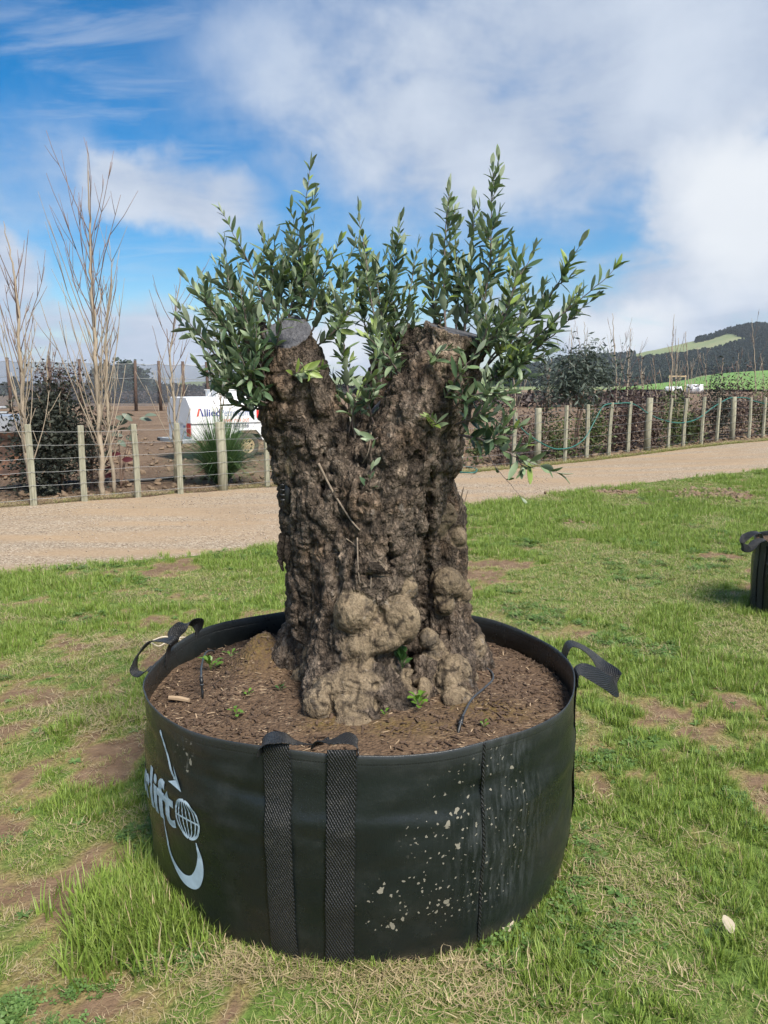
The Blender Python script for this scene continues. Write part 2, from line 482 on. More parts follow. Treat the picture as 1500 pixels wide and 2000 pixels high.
def lawn_z(x, y):
    return gz(x, y) + 0.004 + 0.035 * (fbm2(x, y, 1.1, 4, 14) - 0.5) * sstep(0.0, 0.5, np.abs(np.hypot((x - BAG_C[0]) / BAG_RX, (y - BAG_C[1]) / BAG_RY) - 0.6)) + 0.012 * (fbm2(x, y, 7.0, 3, 15) - 0.5)
# ------------------------------------------------------------------ grass and gravel, scattered
def leafy(name, lo, hi, back=None, rough=0.5, trans=0.25, spec=0.35):
    """thin plant matter: tone differs from tuft to tuft, some light passes through"""
    m, n = material(name)
    oi = n('ShaderNodeObjectInfo'); geo = n('ShaderNodeNewGeometry')
    ri = n.math('FRACT', n.math('ADD', n.math('MULTIPLY', oi.outputs['Random'], 0.6), n.math('MULTIPLY', geo.outputs['Random Per Island'], 0.7)))
    col = n.mix(ri, lo, hi)
    bs = n('ShaderNodeBsdfPrincipled', Base_Color=col, Roughness=rough)
    bs.inputs['Specular IOR Level'].default_value = spec
    tr = n('ShaderNodeBsdfTranslucent', Color=n.mix(0.35, col, (0.35, 0.45, 0.05)))
    mx = n('ShaderNodeMixShader', i0=trans, i1=bs.outputs[0], i2=tr.outputs[0])
    finish(n, mx)
    return m
leafy('grass_green', (0.150, 0.205, 0.042), (0.275, 0.335, 0.095))
leafy('grass_lush', (0.125, 0.210, 0.032), (0.265, 0.36, 0.070))
leafy('grass_yellow', (0.22, 0.255, 0.065), (0.34, 0.35, 0.12))
leafy('grass_dry', (0.27, 0.21, 0.115), (0.48, 0.39, 0.24), trans=0.15)
leafy('clover', (0.065, 0.135, 0.030), (0.15, 0.245, 0.07))
simple('pebble', (0.33, 0.27, 0.21), 0.9, 0.5, 9.0)
simple('earth_clod', (0.19, 0.135, 0.088), 0.95, 0.4, 30.0, bmp=0.8)

def blade_tuft(name, nb, rad, h0, h1, w, mats, lean=(0.15, 0.8), seg=3, flat=False):
    V = []; F = []; FM = []
    for _ in range(nb):
        a = random.uniform(0, 2 * math.pi); r = rad * math.sqrt(random.random())
        x0, y0 = r * math.cos(a), r * math.sin(a)
        d = a + random.gauss(0, 1.0); h = random.uniform(h0, h1); le = random.uniform(*lean)
        ww = w * random.uniform(0.7, 1.25)
        if flat: le = random.uniform(-0.5, 0.5)
        px, pz, ang = 0.0, -0.006 if not flat else random.uniform(0.003, 0.014), (le * 0.35 if not flat else random.uniform(1.2, 1.5))
        step = h / seg; b0 = len(V); sx, sy = -math.sin(d), math.cos(d)
        for s in range(seg + 1):
            k = ww * (1 - (s / seg) ** 1.6) * 0.5
            cx, cy = x0 + px * math.cos(d), y0 + px * math.sin(d)
            if s < seg:
                V += [(cx - sx * k, cy - sy * k, pz), (cx + sx * k, cy + sy * k, pz)]
            else:
                V.append((cx, cy, pz))
            px += math.sin(ang) * step; pz += math.cos(ang) * step
            ang += le * (0.65 if not flat else 0.2) / seg * 1.6
            if flat: d += random.gauss(0, 0.25)
        for s in range(seg - 1):
            F.append((b0 + 2 * s, b0 + 2 * s + 1, b0 + 2 * s + 3, b0 + 2 * s + 2))
        F.append((b0 + 2 * seg - 2, b0 + 2 * seg - 1, b0 + 2 * seg))
        FM += [random.choices(range(len(mats)), [m[1] for m in mats])[0]] * seg
    return np_mesh(name, V, F, [m[0] for m in mats], FM, False)
def clover_patch(name, nl, rad):
    V = []; F = []
    for _ in range(nl):
        a = random.uniform(0, 2 * math.pi); r = rad * math.sqrt(random.random())
        x, y, z = r * math.cos(a), r * math.sin(a), random.uniform(0.008, 0.024)
        s = random.uniform(0.005, 0.009); a0 = random.uniform(0, 6.3)
        tx, ty = random.gauss(0, 0.25), random.gauss(0, 0.25)
        for k in range(3):
            t = a0 + k * 2.094; b = len(V)
            for (u, v) in ((0, 0), (0.8, -0.55), (1.5, -0.45), (1.65, 0), (1.5, 0.45), (0.8, 0.55)):
                dx, dy = s * (u * math.cos(t) - v * math.sin(t)), s * (u * math.sin(t) + v * math.cos(t))
                V.append((x + dx, y + dy, z + dx * tx + dy * ty + (0.001 if abs(v) > 0.3 else 0)))
            F.append(tuple(range(b, b + 6)))
    return np_mesh(name, V, F, ['clover'], None, False)
def broad_weed(name, nl, L, mat='clover'):
    V = []; F = []
    for i in range(nl):
        d = i * 2.4 + random.uniform(-0.3, 0.3); l = L * random.uniform(0.7, 1.1); w = l * 0.2; rise = random.uniform(0.3, 0.9)
        b = len(V)
        for s in range(6):
            t = s / 5; k = w * math.sin(math.pi * min(1, 0.08 + t * 0.92)) ** 0.8 * (1 if s < 5 else 0.1)
            r = l * t; z = 0.004 + l * rise * (t - 0.75 * t * t)
            for sg in (-1, 1):
                V.append((r * math.cos(d) - sg * k * math.sin(d), r * math.sin(d) + sg * k * math.cos(d), z + 0.15 * k))
        for s in range(5):
            F.append((b + 2 * s, b + 2 * s + 1, b + 2 * s + 3, b + 2 * s + 2))
    return np_mesh(name, V, F, [mat], None, True)
def lump(name, mats, seed, sq=0.7, sub=2, amp=0.35):
    import bmesh
    bm = bmesh.new(); bmesh.ops.create_icosphere(bm, subdivisions=sub, radius=1.0)
    V = np.array([v.co[:] for v in bm.verts]); F = [tuple(v.index for v in f.verts) for f in bm.faces]; bm.free()
    V = V * (1 + amp * (fbm(V + seed * 7.7, 1.3, 3, seed)[:, None] - 0.5) * 2) * np.array([1, random.uniform(0.7, 1), sq])
    return np_mesh(name, V, F, mats, None, True)

def scatter(name, sources, pts, idx, rot, scl, mat_kind='stuff', label=None, parent=None):
    """one object whose points each carry a copy of one of the source meshes"""
    sub = bpy.data.collections.new(name + '_sources')
    for k, me in enumerate(sources):
        o = bpy.data.objects.new('%s_source_%02d' % (name, k), me); sub.objects.link(o)
    me = bpy.data.meshes.new(name)
    me.vertices.add(len(pts)); me.vertices.foreach_set('co', np.asarray(pts, np.float32).ravel())
    for nm, ty, key, val in (('idx', 'INT', 'value', np.asarray(idx, np.int32)), ('rot', 'FLOAT_VECTOR', 'vector', np.asarray(rot, np.float32).ravel()), ('scl', 'FLOAT', 'value', np.asarray(scl, np.float32))):
        me.attributes.new(nm, ty, 'POINT').data.foreach_set(key, val)
    o = bpy.data.objects.new(name, me)
    g = bpy.data.node_groups.new(name + '_nodes', 'GeometryNodeTree')
    g.interface.new_socket('Geometry', in_out='INPUT', socket_type='NodeSocketGeometry')
    g.interface.new_socket('Geometry', in_out='OUTPUT', socket_type='NodeSocketGeometry')
    gi = g.nodes.new('NodeGroupInput'); go = g.nodes.new('NodeGroupOutput')
    ci = g.nodes.new('GeometryNodeCollectionInfo'); ci.inputs['Collection'].default_value = sub
    ci.inputs['Separate Children'].default_value = True; ci.inputs['Reset Children'].default_value = True
    ip = g.nodes.new('GeometryNodeInstanceOnPoints'); ip.inputs['Pick Instance'].default_value = True
    def attr(nm, ty):
        a = g.nodes.new('GeometryNodeInputNamedAttribute'); a.data_type = ty; a.inputs['Name'].default_value = nm
        return a.outputs['Attribute']
    L = g.links.new
    L(gi.outputs[0], ip.inputs['Points']); L(ci.outputs[0], ip.inputs['Instance'])
    L(attr('idx', 'INT'), ip.inputs['Instance Index'])
    er = g.nodes.new('FunctionNodeEulerToRotation'); L(attr('rot', 'FLOAT_VECTOR'), er.inputs[0]); L(er.outputs[0], ip.inputs['Rotation'])
    L(attr('scl', 'FLOAT'), ip.inputs['Scale'])
    L(ip.outputs[0], go.inputs[0])
    md = o.modifiers.new('scatter', 'NODES'); md.node_group = g
    return link(o, parent, kind=mat_kind, label=label)

TUFTS = []
for k in range(4): TUFTS.append(blade_tuft('tuft', 16, 0.030, 0.018, 0.046, 0.0036, [('grass_green', 8), ('grass_lush', 3), ('grass_yellow', 2), ('grass_dry', 1.2)], (0.5, 1.7)))
for k in range(3): TUFTS.append(blade_tuft('tuft', 16, 0.028, 0.035, 0.075, 0.0036, [('grass_lush', 8), ('grass_green', 3), ('grass_dry', 0.4)], (0.2, 1.1)))
for k in range(3): TUFTS.append(blade_tuft('tuft', 14, 0.032, 0.025, 0.055, 0.003, [('grass_yellow', 5), ('grass_green', 4), ('grass_dry', 2)], (0.8, 2.0)))
for k in range(3): TUFTS.append(blade_tuft('straw', 9, 0.045, 0.03, 0.085, 0.0026, [('grass_dry', 1)], seg=4, flat=True))
for k in range(2): TUFTS.append(clover_patch('clover', 26, 0.05))
TUFTS.append(broad_weed('weed', 6, 0.032)); TUFTS.append(broad_weed('weed', 7, 0.042))
# indexes: 0-3 short, 4-6 lush, 7-9 yellowing, 10-12 straw, 13-14 clover, 15-16 weeds
SHORT, LUSH, YEL, STRAW, CLOV, WEED = range(0, 4), range(4, 7), range(7, 10), range(10, 13), range(13, 15), range(15, 17)

def field(n_try, x0, x1, y0, y1):
    return rng.uniform(x0, x1, n_try), rng.uniform(y0, y1, n_try)
PX = []; PY = []; IDX = []; SC = []
def put(x, y, idx, sc):
    PX.append(x); PY.append(y); IDX.append(idx); SC.append(sc)
def inside_bag(x, y, grow=0.0):
    return np.hypot((x - BAG_C[0]) / (BAG_RX - 0.05 + grow), (y - BAG_C[1]) / (BAG_RY - 0.05 + grow)) < 1
for (y0, y1, per, s0) in ((0.9, 3.2, 1500, 0.82), (3.2, 5.5, 1150, 0.95), (5.5, 9.0, 800, 0.98), (9.0, 13.0, 480, 1.15), (13.0, 22.0, 230, 1.4)):
    wid = y1 * 0.52 + 1.3
    xl, xr = -wid, wid + 0.4
    cnt = int((xr - xl) * (y1 - y0) * per)
    x, y = field(cnt, xl, xr, y0, y1)
    ok = (y < near_edge(x) + 0.5 * (fbm2(x, y, 0.9, 4, 71) - 0.5) - 0.05 + 0.35 * (rng.random(cnt) - 0.6)) & ~inside_bag(x, y)
    x, y = x[ok], y[ok]
    cv = cover(x, y)
    u = rng.random(len(x))
    keep = u < 0.20 + 0.80 * np.clip(cv * 1.5, 0, 1)
    x, y, cv = x[keep], y[keep], cv[keep]
    lushn = fbm2(x, y, 1.7, 3, 90) + 0.25 * (cv - 0.5)
    u = rng.random(len(x))
    left = sstep(-0.35, -0.9, x) * sstep(4.2, 3.0, y)
    kind = np.where(cv < 0.22, np.where(u < 0.55, 10, np.where(u < 0.8, 7, 0)),
           np.where(lushn > 0.60, np.where(u < 0.75, 4, 0), np.where(u < 0.56 - 0.24 * (lushn < 0.47), 0, np.where(u < 0.82, 7, 10))))
    clov = (fbm2(x, y, 1.9, 3, 133) + 0.16 * left > 0.67) & (rng.random(len(x)) < 0.12 + 0.4 * left)
    kind = np.where(clov & (cv > 0.12), 13, kind)
    kind = np.where(rng.random(len(x)) < 0.012, 15, kind)
    span = {0: 4, 4: 3, 7: 3, 10: 3, 13: 2, 15: 2}
    sp = np.vectorize(span.get)(kind)
    idx = kind + (rng.random(len(x)) * sp).astype(int)
    put(x, y, idx, s0 * rng.uniform(0.65, 1.25, len(x)) * (0.75 + 0.35 * cv))
# longer grass left unmown against the bag
cnt = 1500
an = rng.uniform(0, 2 * math.pi, cnt); dr = np.abs(rng.normal(0, 0.035, cnt))
x = BAG_C[0] + (BAG_RX - 0.045 + dr) * np.cos(an); y = BAG_C[1] + (BAG_RY - 0.045 + dr) * np.sin(an)
put(x, y, rng.choice([4, 5, 6, 4, 5, 6, 0, 1, 7], cnt), rng.uniform(0.45, 1.0, cnt))
# lush clump at the bag's left corner, matted dry grass under its front
c0 = on_ground(310, 1790)
cnt = 900; x = rng.normal(c0.x - 0.02, 0.10, cnt); y = rng.normal(c0.y, 0.09, cnt); ok = ~inside_bag(x, y)
put(x[ok], y[ok], rng.choice([4, 5, 6], ok.sum()), rng.uniform(1.0, 2.0, ok.sum()))
for (px, py, sx, sy, cn) in ((600, 1905, 0.16, 0.03, 80), (860, 1900, 0.16, 0.03, 60), (470, 1880, 0.09, 0.05, 110), (900, 1960, 0.25, 0.05, 60), (330, 1262, 0.3, 0.1, 260), (240, 1400, 0.2, 0.12, 260), (1150, 1650, 0.2, 0.2, 110)):
    c0 = on_ground(px, py)
    x = rng.normal(c0.x, sx, cn); y = rng.normal(c0.y, sy, cn); ok = ~inside_bag(x, y)
    put(x[ok], y[ok], rng.choice([10, 11, 12, 10, 11, 12, 7, 8], ok.sum()), rng.uniform(0.7, 1.3, ok.sum()))
# thin verge on the far side of the road
x = rng.uniform(1.5, 16, 5200); y = far_edge(x) + np.abs(rng.normal(0.02, 0.22, 5200)) - 0.08
put(x, y, rng.choice([7, 8, 9, 0, 10, 11], 5200), rng.uniform(0.9, 2.0, 5200))
x = rng.uniform(-8, 1.5, 2200); y = far_edge(x) + np.abs(rng.normal(0.0, 0.25, 2200)) - 0.02
put(x, y, rng.choice([7, 10, 11, 12, 10], 2200), rng.uniform(0.9, 1.7, 2200))
x = np.concatenate(PX); y = np.concatenate(PY); idx = np.concatenate(IDX); sc = np.concatenate(SC)
z = np.where(y < near_edge(x) + 0.3, lawn_z(x, y), gz(x, y) - 0.012)
rot = np.stack([rng.normal(0, 0.12, len(x)), rng.normal(0, 0.12, len(x)), rng.uniform(0, 6.283, len(x))], 1)
scatter('grass', TUFTS, np.stack([x, y, z], 1), idx, rot, sc, label='short patchy grass with clover, straw and weeds')

# loose stones on the road
PEB = [lump('stone', ['pebble'], k, 0.55, 1, 0.3) for k in range(5)]
cnt = 9000
x = rng.uniform(-6.5, 3.0, cnt); tt = rng.random(cnt) ** 1.3
y = near_edge(x) - 0.1 + (far_edge(x) - near_edge(x)) * tt
ok = rng.random(cnt) < 0.25 + 0.9 * sstep(0.45, 0.62, fbm2(x, y, 0.8, 3, 55))
x, y = x[ok], y[ok]
scatter('loose_gravel', PEB, np.stack([x, y, gz(x, y) - 0.012], 1), rng.integers(0, 5, len(x)), np.stack([rng.normal(0, .3, len(x)), rng.normal(0, .3, len(x)), rng.uniform(0, 6.3, len(x))], 1),
        0.004 + 0.012 * rng.random(len(x)) ** 3, label='loose stones lying on the gravel road')
# clods of earth and raked thatch by the road edge on the lawn and along the fence foot
CL = [lump('clod', ['earth_clod'], 20 + k, 0.45, 2, 1.1) for k in range(4)]
xx = []; yy = []; ss_ = []
for (px, py, sx, sy, cn, s) in ((1375, 966, 0.33, 0.24, 420, 0.042), (1230, 962, 0.5, 0.14, 260, 0.032), (1110, 1020, 0.10, 0.06, 50, 0.035), (1310, 985, 0.4, 0.1, 90, 0.028), (300, 1160, 0.35, 0.1, 60, 0.012), (60, 1185, 0.3, 0.1, 60, 0.012), (230, 1155, 0.3, 0.08, 50, 0.012), (1245, 1470, 0.05, 0.03, 12, 0.014)):
    c0 = on_ground(px, py)
    xx.append(rng.normal(c0.x, sx, cn)); yy.append(rng.normal(c0.y, sy, cn)); ss_.append(s * (0.35 + rng.random(cn) ** 2))
x = rng.uniform(-7, 16, 1700); xx.append(x); yy.append(far_edge(x) + 0.2 + np.abs(rng.normal(0, 0.4, 1700))); ss_.append(0.008 + 0.04 * rng.random(1700) ** 3)
x = rng.uniform(-14, 14, 5200); xx.append(x); yy.append(far_edge(x) + 0.5 + 16 * rng.random(5200) ** 1.6); ss_.append(0.012 + 0.09 * rng.random(5200) ** 4)
x = np.concatenate(xx); y = np.concatenate(yy); s = np.concatenate(ss_)
scatter('earth_clods', CL, np.stack([x, y, np.where(y < near_edge(x) + .2, lawn_z(x, y), gz(x, y) - 0.01)], 1), rng.integers(0, 4, len(x)), np.stack([rng.normal(0, .4, len(x)), rng.normal(0, .4, len(x)), rng.uniform(0, 6.3, len(x))], 1), s, label='crumbled brown earth clods')
# ------------------------------------------------------------------ the big planter bag
def bag_r(phi, z, c, rx, ry, H, folds=1.0, seed=0):
    phi = np.asarray(phi, float); z = np.asarray(z, float)
    t = z / H
    m = np.interp(t, [0, 0.05, 0.15, 0.35, 0.6, 0.8, 0.9, 1.0], [0.975, 0.984, 0.990, 1.000, 1.006, 0.994, 0.992, 0.997])
    P = np.stack([np.cos(phi).ravel() * 3, np.sin(phi).ravel() * 3, (z / H).ravel() * 5.0], 1)
    soft = fbm(P, 0.8, 3, 5 + seed).reshape(phi.shape) - 0.5
    crease = fbm(P * np.array([1, 1, 4.0]), 0.9, 3, 6 + seed).reshape(phi.shape) - 0.5
    w = folds * (0.030 * soft + 0.010 * crease * sstep(0.2, 0.7, t))
    # two horizontal slumps where the soil has settled
    mod = sstep(0.35, 0.65, fbm(P * np.array([1, 1, 0.0]), 0.9, 2, 15 + seed).reshape(phi.shape))
    w = w - folds * mod * 0.014 * np.exp(-((t - 0.80 + 0.03 * np.sin(phi * 3)) / 0.035) ** 2) + folds * (1 - mod) * 0.010 * np.exp(-((t - 0.68 + 0.02 * np.sin(phi * 5)) / 0.04) ** 2)
    return c[0] + rx * (m + w) * np.cos(phi), c[1] + ry * (m + w) * np.sin(phi)
def rim_z(phi, H, amp=1.0):
    phi = np.asarray(phi, float)
    return H + amp * (0.007 * np.sin(3 * phi + 0.6) + 0.005 * np.sin(7 * phi + 2.0) + 0.012 * np.maximum(0, np.sin(phi)))
def S(phi, z):
    """point on the big bag's skin; z is stretched so the rim's wave comes out"""
    x, y = bag_r(phi, z, BAG_C, BAG_RX, BAG_RY, BAG_H)
    zz_ = np.asarray(z, float) * rim_z(phi, BAG_H) / BAG_H
    return np.stack([x, y, zz_], -1)
def Sn(phi, z):
    e = 1e-3
    a = S(phi + e, z) - S(phi - e, z); b = S(phi, z + e) - S(phi, z - e)
    nn = np.cross(a, b); return nn / np.linalg.norm(nn, axis=-1, keepdims=True)
def project(p):
    p = np.asarray(p, float)
    d = p[..., 1] * _cp - (p[..., 2] - CAM_H) * _sp
    u = p[..., 1] * _sp + (p[..., 2] - CAM_H) * _cp
    return 750 + p[..., 0] / d * FPX, 1000 - u / d * FPX
_ph, _zz = np.meshgrid(np.linspace(R(180), R(360), 721), np.linspace(0, BAG_H, 161))
_bx, _by = project(S(_ph, _zz))
def bag_at(px, py):
    """(angle, height) on the bag's skin seen at a pixel"""
    k = np.argmin((_bx - px) ** 2 + (_by - py) ** 2 + 4000 * np.maximum(0, np.cos(_ph) * 0.0))
    return float(_ph.ravel()[k]), float(_zz.ravel()[k])

m, n = material('bag_fabric')
uv = n('ShaderNodeUVMap', {'uv_map': 'skin'}).outputs[0]
sp_ = n('ShaderNodeSeparateXYZ', Vector=uv); U, Vv = sp_.outputs[0], sp_.outputs[1]
geo = n('ShaderNodeNewGeometry')
tone = n.noise(uv, 3.0, 5.0, 0.6)
streakv = n.noise(n('ShaderNodeMapping', Vector=uv, Scale=(140, 6, 1)).outputs[0], 1.0, 4.0, 0.7)
weave = n.noise(n('ShaderNodeMapping', Vector=uv, Scale=(620, 40, 1)).outputs[0], 1.0, 2.0, 0.6)
col = n.ramp(tone, [(0.35, (0.0055, 0.0085, 0.0088)), (0.65, (0.0115, 0.0150, 0.0152))])
dust = n.math('MULTIPLY', n.ss(n.noise(uv, 6.0, 7.0, 0.7), 0.50, 0.75), 0.40)
dust = n.math('ADD', dust, n.math('MULTIPLY', n.ss(streakv, 0.55, 0.8), 0.16))
# splashes of mud dried pale: specks, runs, and a rubbed patch
uvw = n.vmath('ADD', uv, n('ShaderNodeVectorMath', {'operation': 'SCALE'}, i0=n('ShaderNodeTexNoise', Vector=uv, Scale=55.0, Detail=3.0).outputs[1], Scale=0.022).outputs[0]).outputs[0]
cell = n('ShaderNodeTexVoronoi', Vector=n('ShaderNodeMapping', Vector=uvw, Scale=(1.0, 0.6, 1)).outputs[0], Scale=34.0, Randomness=1.0)
cs = n('ShaderNodeSeparateColor', Color=cell.outputs['Color'])
spot = n.math('LESS_THAN', n.math('ADD', cell.outputs['Distance'], n.math('MULTIPLY', n.noise(uv, 90.0, 2.0), 0.12)), n.math('MULTIPLY', n.ss(cs.outputs[0], 0.45, 1.0), 0.30))
cell2 = n('ShaderNodeTexVoronoi', Vector=uvw, Scale=80.0)
cs2 = n('ShaderNodeSeparateColor', Color=cell2.outputs['Color'])
spot2 = n.math('LESS_THAN', cell2.outputs['Distance'], n.math('MULTIPLY', n.ss(cs2.outputs[1], 0.45, 1.0), 0.32))
def blob(u0, v0, ru, rv):
    q = n.vmath('SUBTRACT', uv, (u0, v0, 0)).outputs[0]
    q = n('ShaderNodeMapping', Vector=q, Scale=(1 / ru, 1 / rv, 0)).outputs[0]
    return n.ss(n.vmath('LENGTH', q).outputs[1], 1.15, 0.3)
UM = 0.70           # metres of cloth to a radian
def uvp(px, py):
    a, z = bag_at(px, py); return a * UM, z
splash = n.math('MAXIMUM', blob(*uvp(930, 1640), 0.22, 0.26), blob(*uvp(830, 1760), 0.20, 0.12))
splash = n.math('MAXIMUM', splash, blob(*uvp(970, 1560), 0.09, 0.20))
splash = n.math('MAXIMUM', splash, n.math('MULTIPLY', blob(*uvp(360, 1470), 0.06, 0.08), 0.6))
run = n.ss(n.noise(n('ShaderNodeMapping', Vector=uv, Scale=(48, 3.2, 1)).outputs[0], 1.0, 3.0, 0.6), 0.60, 0.70)
runs = n.math('MULTIPLY', n.math('MULTIPLY', run, n.ss(n.noise(uv, 15.0, 3.0), 0.42, 0.6)), n.math('MAXIMUM', blob(*uvp(1000, 1560), 0.16, 0.20), n.math('MULTIPLY', blob(*uvp(360, 1480), 0.07, 0.09), 0.8)))
rub = n.math('MULTIPLY', n.math('MAXIMUM', n.math('MAXIMUM', blob(*uvp(985, 1470), 0.13, 0.09), n.math('MULTIPLY', blob(*uvp(990, 1640), 0.22, 0.30), 0.7)), blob(*uvp(352, 1440), 0.045, 0.04)), n.ss(n.noise(n('ShaderNodeMapping', Vector=uv, Scale=(60, 9, 1)).outputs[0], 1.0, 6.0, 0.7), 0.42, 0.75))
marks = n.math('MULTIPLY', n.math('MAXIMUM', spot, spot2), n.ss(n.math('MULTIPLY', splash, n.math('ADD', cs.outputs[2], 0.35)), 0.08, 0.26))
col = n.mix(n.math('MULTIPLY', dust, 0.6), col, (0.055, 0.058, 0.052))
col = n.mix(n.math('MULTIPLY', rub, 0.45), col, (0.13, 0.145, 0.15))
col = n.mix(n.math('MULTIPLY', runs, 0.55), col, (0.20, 0.20, 0.18))
col = n.mix(n.math('MULTIPLY', marks, 0.75), col, (0.27, 0.25, 0.20))
rim_highlight = n.math('MULTIPLY', n.ss(n.math('ADD', Vv, n.math('MULTIPLY', n.noise(uv, 9.0, 4.0), 0.05)), BAG_H - 0.06, BAG_H + 0.03), 0.38)  # rim highlight put into the colour: paler band along the top edge
col = n.mix(rim_highlight, col, (0.060, 0.064, 0.068))
foot = n.ss(n.math('ADD', Vv, n.math('MULTIPLY', n.noise(uv, 12.0, 4.0), 0.08)), 0.11, 0.03)
col = n.mix(n.math('MULTIPLY', foot, 0.35), col, (0.10, 0.08, 0.055))
# stitching: hem and one upright seam
def dashes(coord, k):
    return n.math('GREATER_THAN', n.math('FRACT', n.math('MULTIPLY', coord, k)), 0.35)
def line(coord, at_, w):
    return n.math('LESS_THAN', n.math('ABSOLUTE', n.math('SUBTRACT', coord, at_)), w)
seam_u = uvp(945, 1640)[0]
hem = n.math('MULTIPLY', line(Vv, BAG_H - 0.024, 0.0010), dashes(U, 130.0))
seam = n.math('MULTIPLY', line(U, seam_u, 0.0013), dashes(Vv, 95.0))
st = n.math('MAXIMUM', hem, seam)
col = n.mix(n.math('MULTIPLY', st, 0.8), col, (0.004, 0.004, 0.005))
rough = n.math('ADD', n.ss(tone, 0.3, 0.7, 0.22, 0.36), n.math('MULTIPLY', n.math('MAXIMUM', n.math('MAXIMUM', marks, rub), dust), 0.35))
h = n.math('ADD', n.math('MULTIPLY', weave, 0.25), n.math('MULTIPLY', n.noise(uv, 22.0, 5.0, 0.6), 1.0))
h = n.math('SUBTRACT', h, n.math('MULTIPLY', n.math('MAXIMUM', line(Vv, BAG_H - 0.026, 0.003), line(U, seam_u + 0.002, 0.003)), 0.8))
bs = n('ShaderNodeBsdfPrincipled', Base_Color=col, Roughness=rough, Normal=bump(n, h, 0.45, 0.006))
bs.inputs['Specular IOR Level'].default_value = 0.42
finish(n, bs)

m, n = material('webbing')
uv = n('ShaderNodeUVMap', {'uv_map': 'skin'}).outputs[0]
wv = n('ShaderNodeTexWave', {'wave_type': 'BANDS', 'bands_direction': 'DIAGONAL'}, Vector=n('ShaderNodeMapping', Vector=uv, Scale=(60, 36, 1)).outputs[0], Scale=1.3, Distortion=1.4, Detail=1.0)
wx = n('ShaderNodeTexWave', {'wave_type': 'BANDS', 'bands_direction': 'X'}, Vector=n('ShaderNodeMapping', Vector=uv, Scale=(78, 20, 1)).outputs[0], Scale=1.0, Distortion=0.6)
hh = n.math('MULTIPLY', wv.outputs[1], n.math('ADD', n.math('MULTIPLY', wx.outputs[1], 0.6), 0.4))
gr = n.noise(uv, 18.0, 5.0, 0.65)
col = n.mix(hh, (0.006, 0.0065, 0.007), (0.030, 0.033, 0.037))
col = n.mix(n.math('MULTIPLY', n.ss(gr, 0.5, 0.75), 0.35), col, (0.075, 0.072, 0.062))
bs = n('ShaderNodeBsdfPrincipled', Base_Color=col, Roughness=0.42, Normal=bump(n, hh, 1.0, 0.004))
bs.inputs['Specular IOR Level'].default_value = 0.5
finish(n, bs)
simple('print_white', (0.42, 0.53, 0.62), 0.6, 0.12, 40.0)
simple('thread', (0.10, 0.095, 0.08), 0.8, 0.3, 60.0)

def add_uv(me, uvs):
    l = me.uv_layers.new(name='skin')
    idx = np.empty(len(me.loops), np.int32); me.loops.foreach_get('vertex_index', idx)
    l.data.foreach_set('uv', np.asarray(uvs, np.float32)[idx].ravel())

def bag_body(name, c, rx, ry, H, inner, seed=0, wave=1.0):
    """skin with thickness: foot, wall, turned rim, inner wall"""
    k = 288
    phi = np.linspace(0, 2 * math.pi, k + 1)
    zs = np.concatenate([np.linspace(0.0, H, 60)])
    rows = []; uvs = []
    def row(z, inset, uvz):
        x, y = bag_r(phi, np.full(k + 1, min(z, H)), c, rx, ry, H, seed=seed)
        zz_ = z * rim_z(phi, H, wave) / H
        dx, dy = x - c[0], y - c[1]; L = np.hypot(dx, dy)
        rows.append(np.stack([x - dx / L * inset, y - dy / L * inset, zz_], 1)); uvs.append(np.stack([phi * UM, np.full(k + 1, uvz)], 1))
    row(0.004, 0.10, -0.08)
    row(0.0, 0.02, -0.02)
    for z in zs: row(z, 0.0, z)
    row(H + 0.0022, 0.0022, H)
    row(H, 0.0048, H)
    for z in np.linspace(H - 0.012, inner, 8): row(z, 0.005, z)
    V = np.concatenate(rows); uvv = np.concatenate(uvs)
    F = grid_faces(len(rows), k + 1)
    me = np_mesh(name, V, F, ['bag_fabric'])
    add_uv(me, uvv)
    return me

def ribbon(path, wdir, width, thick=0.003, per=8, v0=0.0):
    """webbing: centre line, direction of its width at each point"""
    C = catmull(path, per)
    W = catmull(wdir, per)
    T = np.gradient(C, axis=0); T /= np.linalg.norm(T, axis=1, keepdims=True)
    W = W - T * (W * T).sum(1, keepdims=True); W /= np.linalg.norm(W, axis=1, keepdims=True)
    Nn = np.cross(T, W)
    L = np.concatenate([[0], np.cumsum(np.linalg.norm(np.diff(C, axis=0), axis=1))]) + v0
    prof = [(-0.5, 0.0), (-0.47, 1.0), (-0.25, 1.15), (0, 1.2), (0.25, 1.15), (0.47, 1.0), (0.5, 0.0), (0.47, -1.0), (0, -1.0), (-0.47, -1.0)]
    k = len(prof); V = []; U2 = []
    for i in range(len(C)):
        jig = 1 + 0.02 * math.sin(L[i] * 37)
        for a, b in prof:
            V.append(C[i] + W[i] * a * width * jig + Nn[i] * b * thick * 0.5); U2.append((a * width, L[i]))
    F = []
    for i in range(len(C) - 1):
        for j in range(k): F.append((i * k + j, i * k + (j + 1) % k, (i + 1) * k + (j + 1) % k, (i + 1) * k + j))
    F.append(tuple(range(k - 1, -1, -1))); F.append(tuple(range((len(C) - 1) * k, len(C) * k)))
    me = np_mesh('strap', V, F, ['webbing'])
    add_uv(me, np.array(U2))
    return me
def wall_strap(phi0, phi1, z0, z1, width=0.079, off=0.006):
    """strap sewn up the wall from foot to rim"""
    path = []; wd = []
    for i in range(13):
        t = i / 12; ph = np.array(phi0 + (phi1 - phi0) * t); z = np.array(z0 + (z1 - z0) * t)
        p = S(ph, z) + Sn(ph, z) * (off + 0.002 * math.sin(t * 9 + phi0 * 5)); path.append(p)
        a = S(ph + 0.02, z) - S(ph - 0.02, z); wd.append(a / np.linalg.norm(a))
    return path, wd

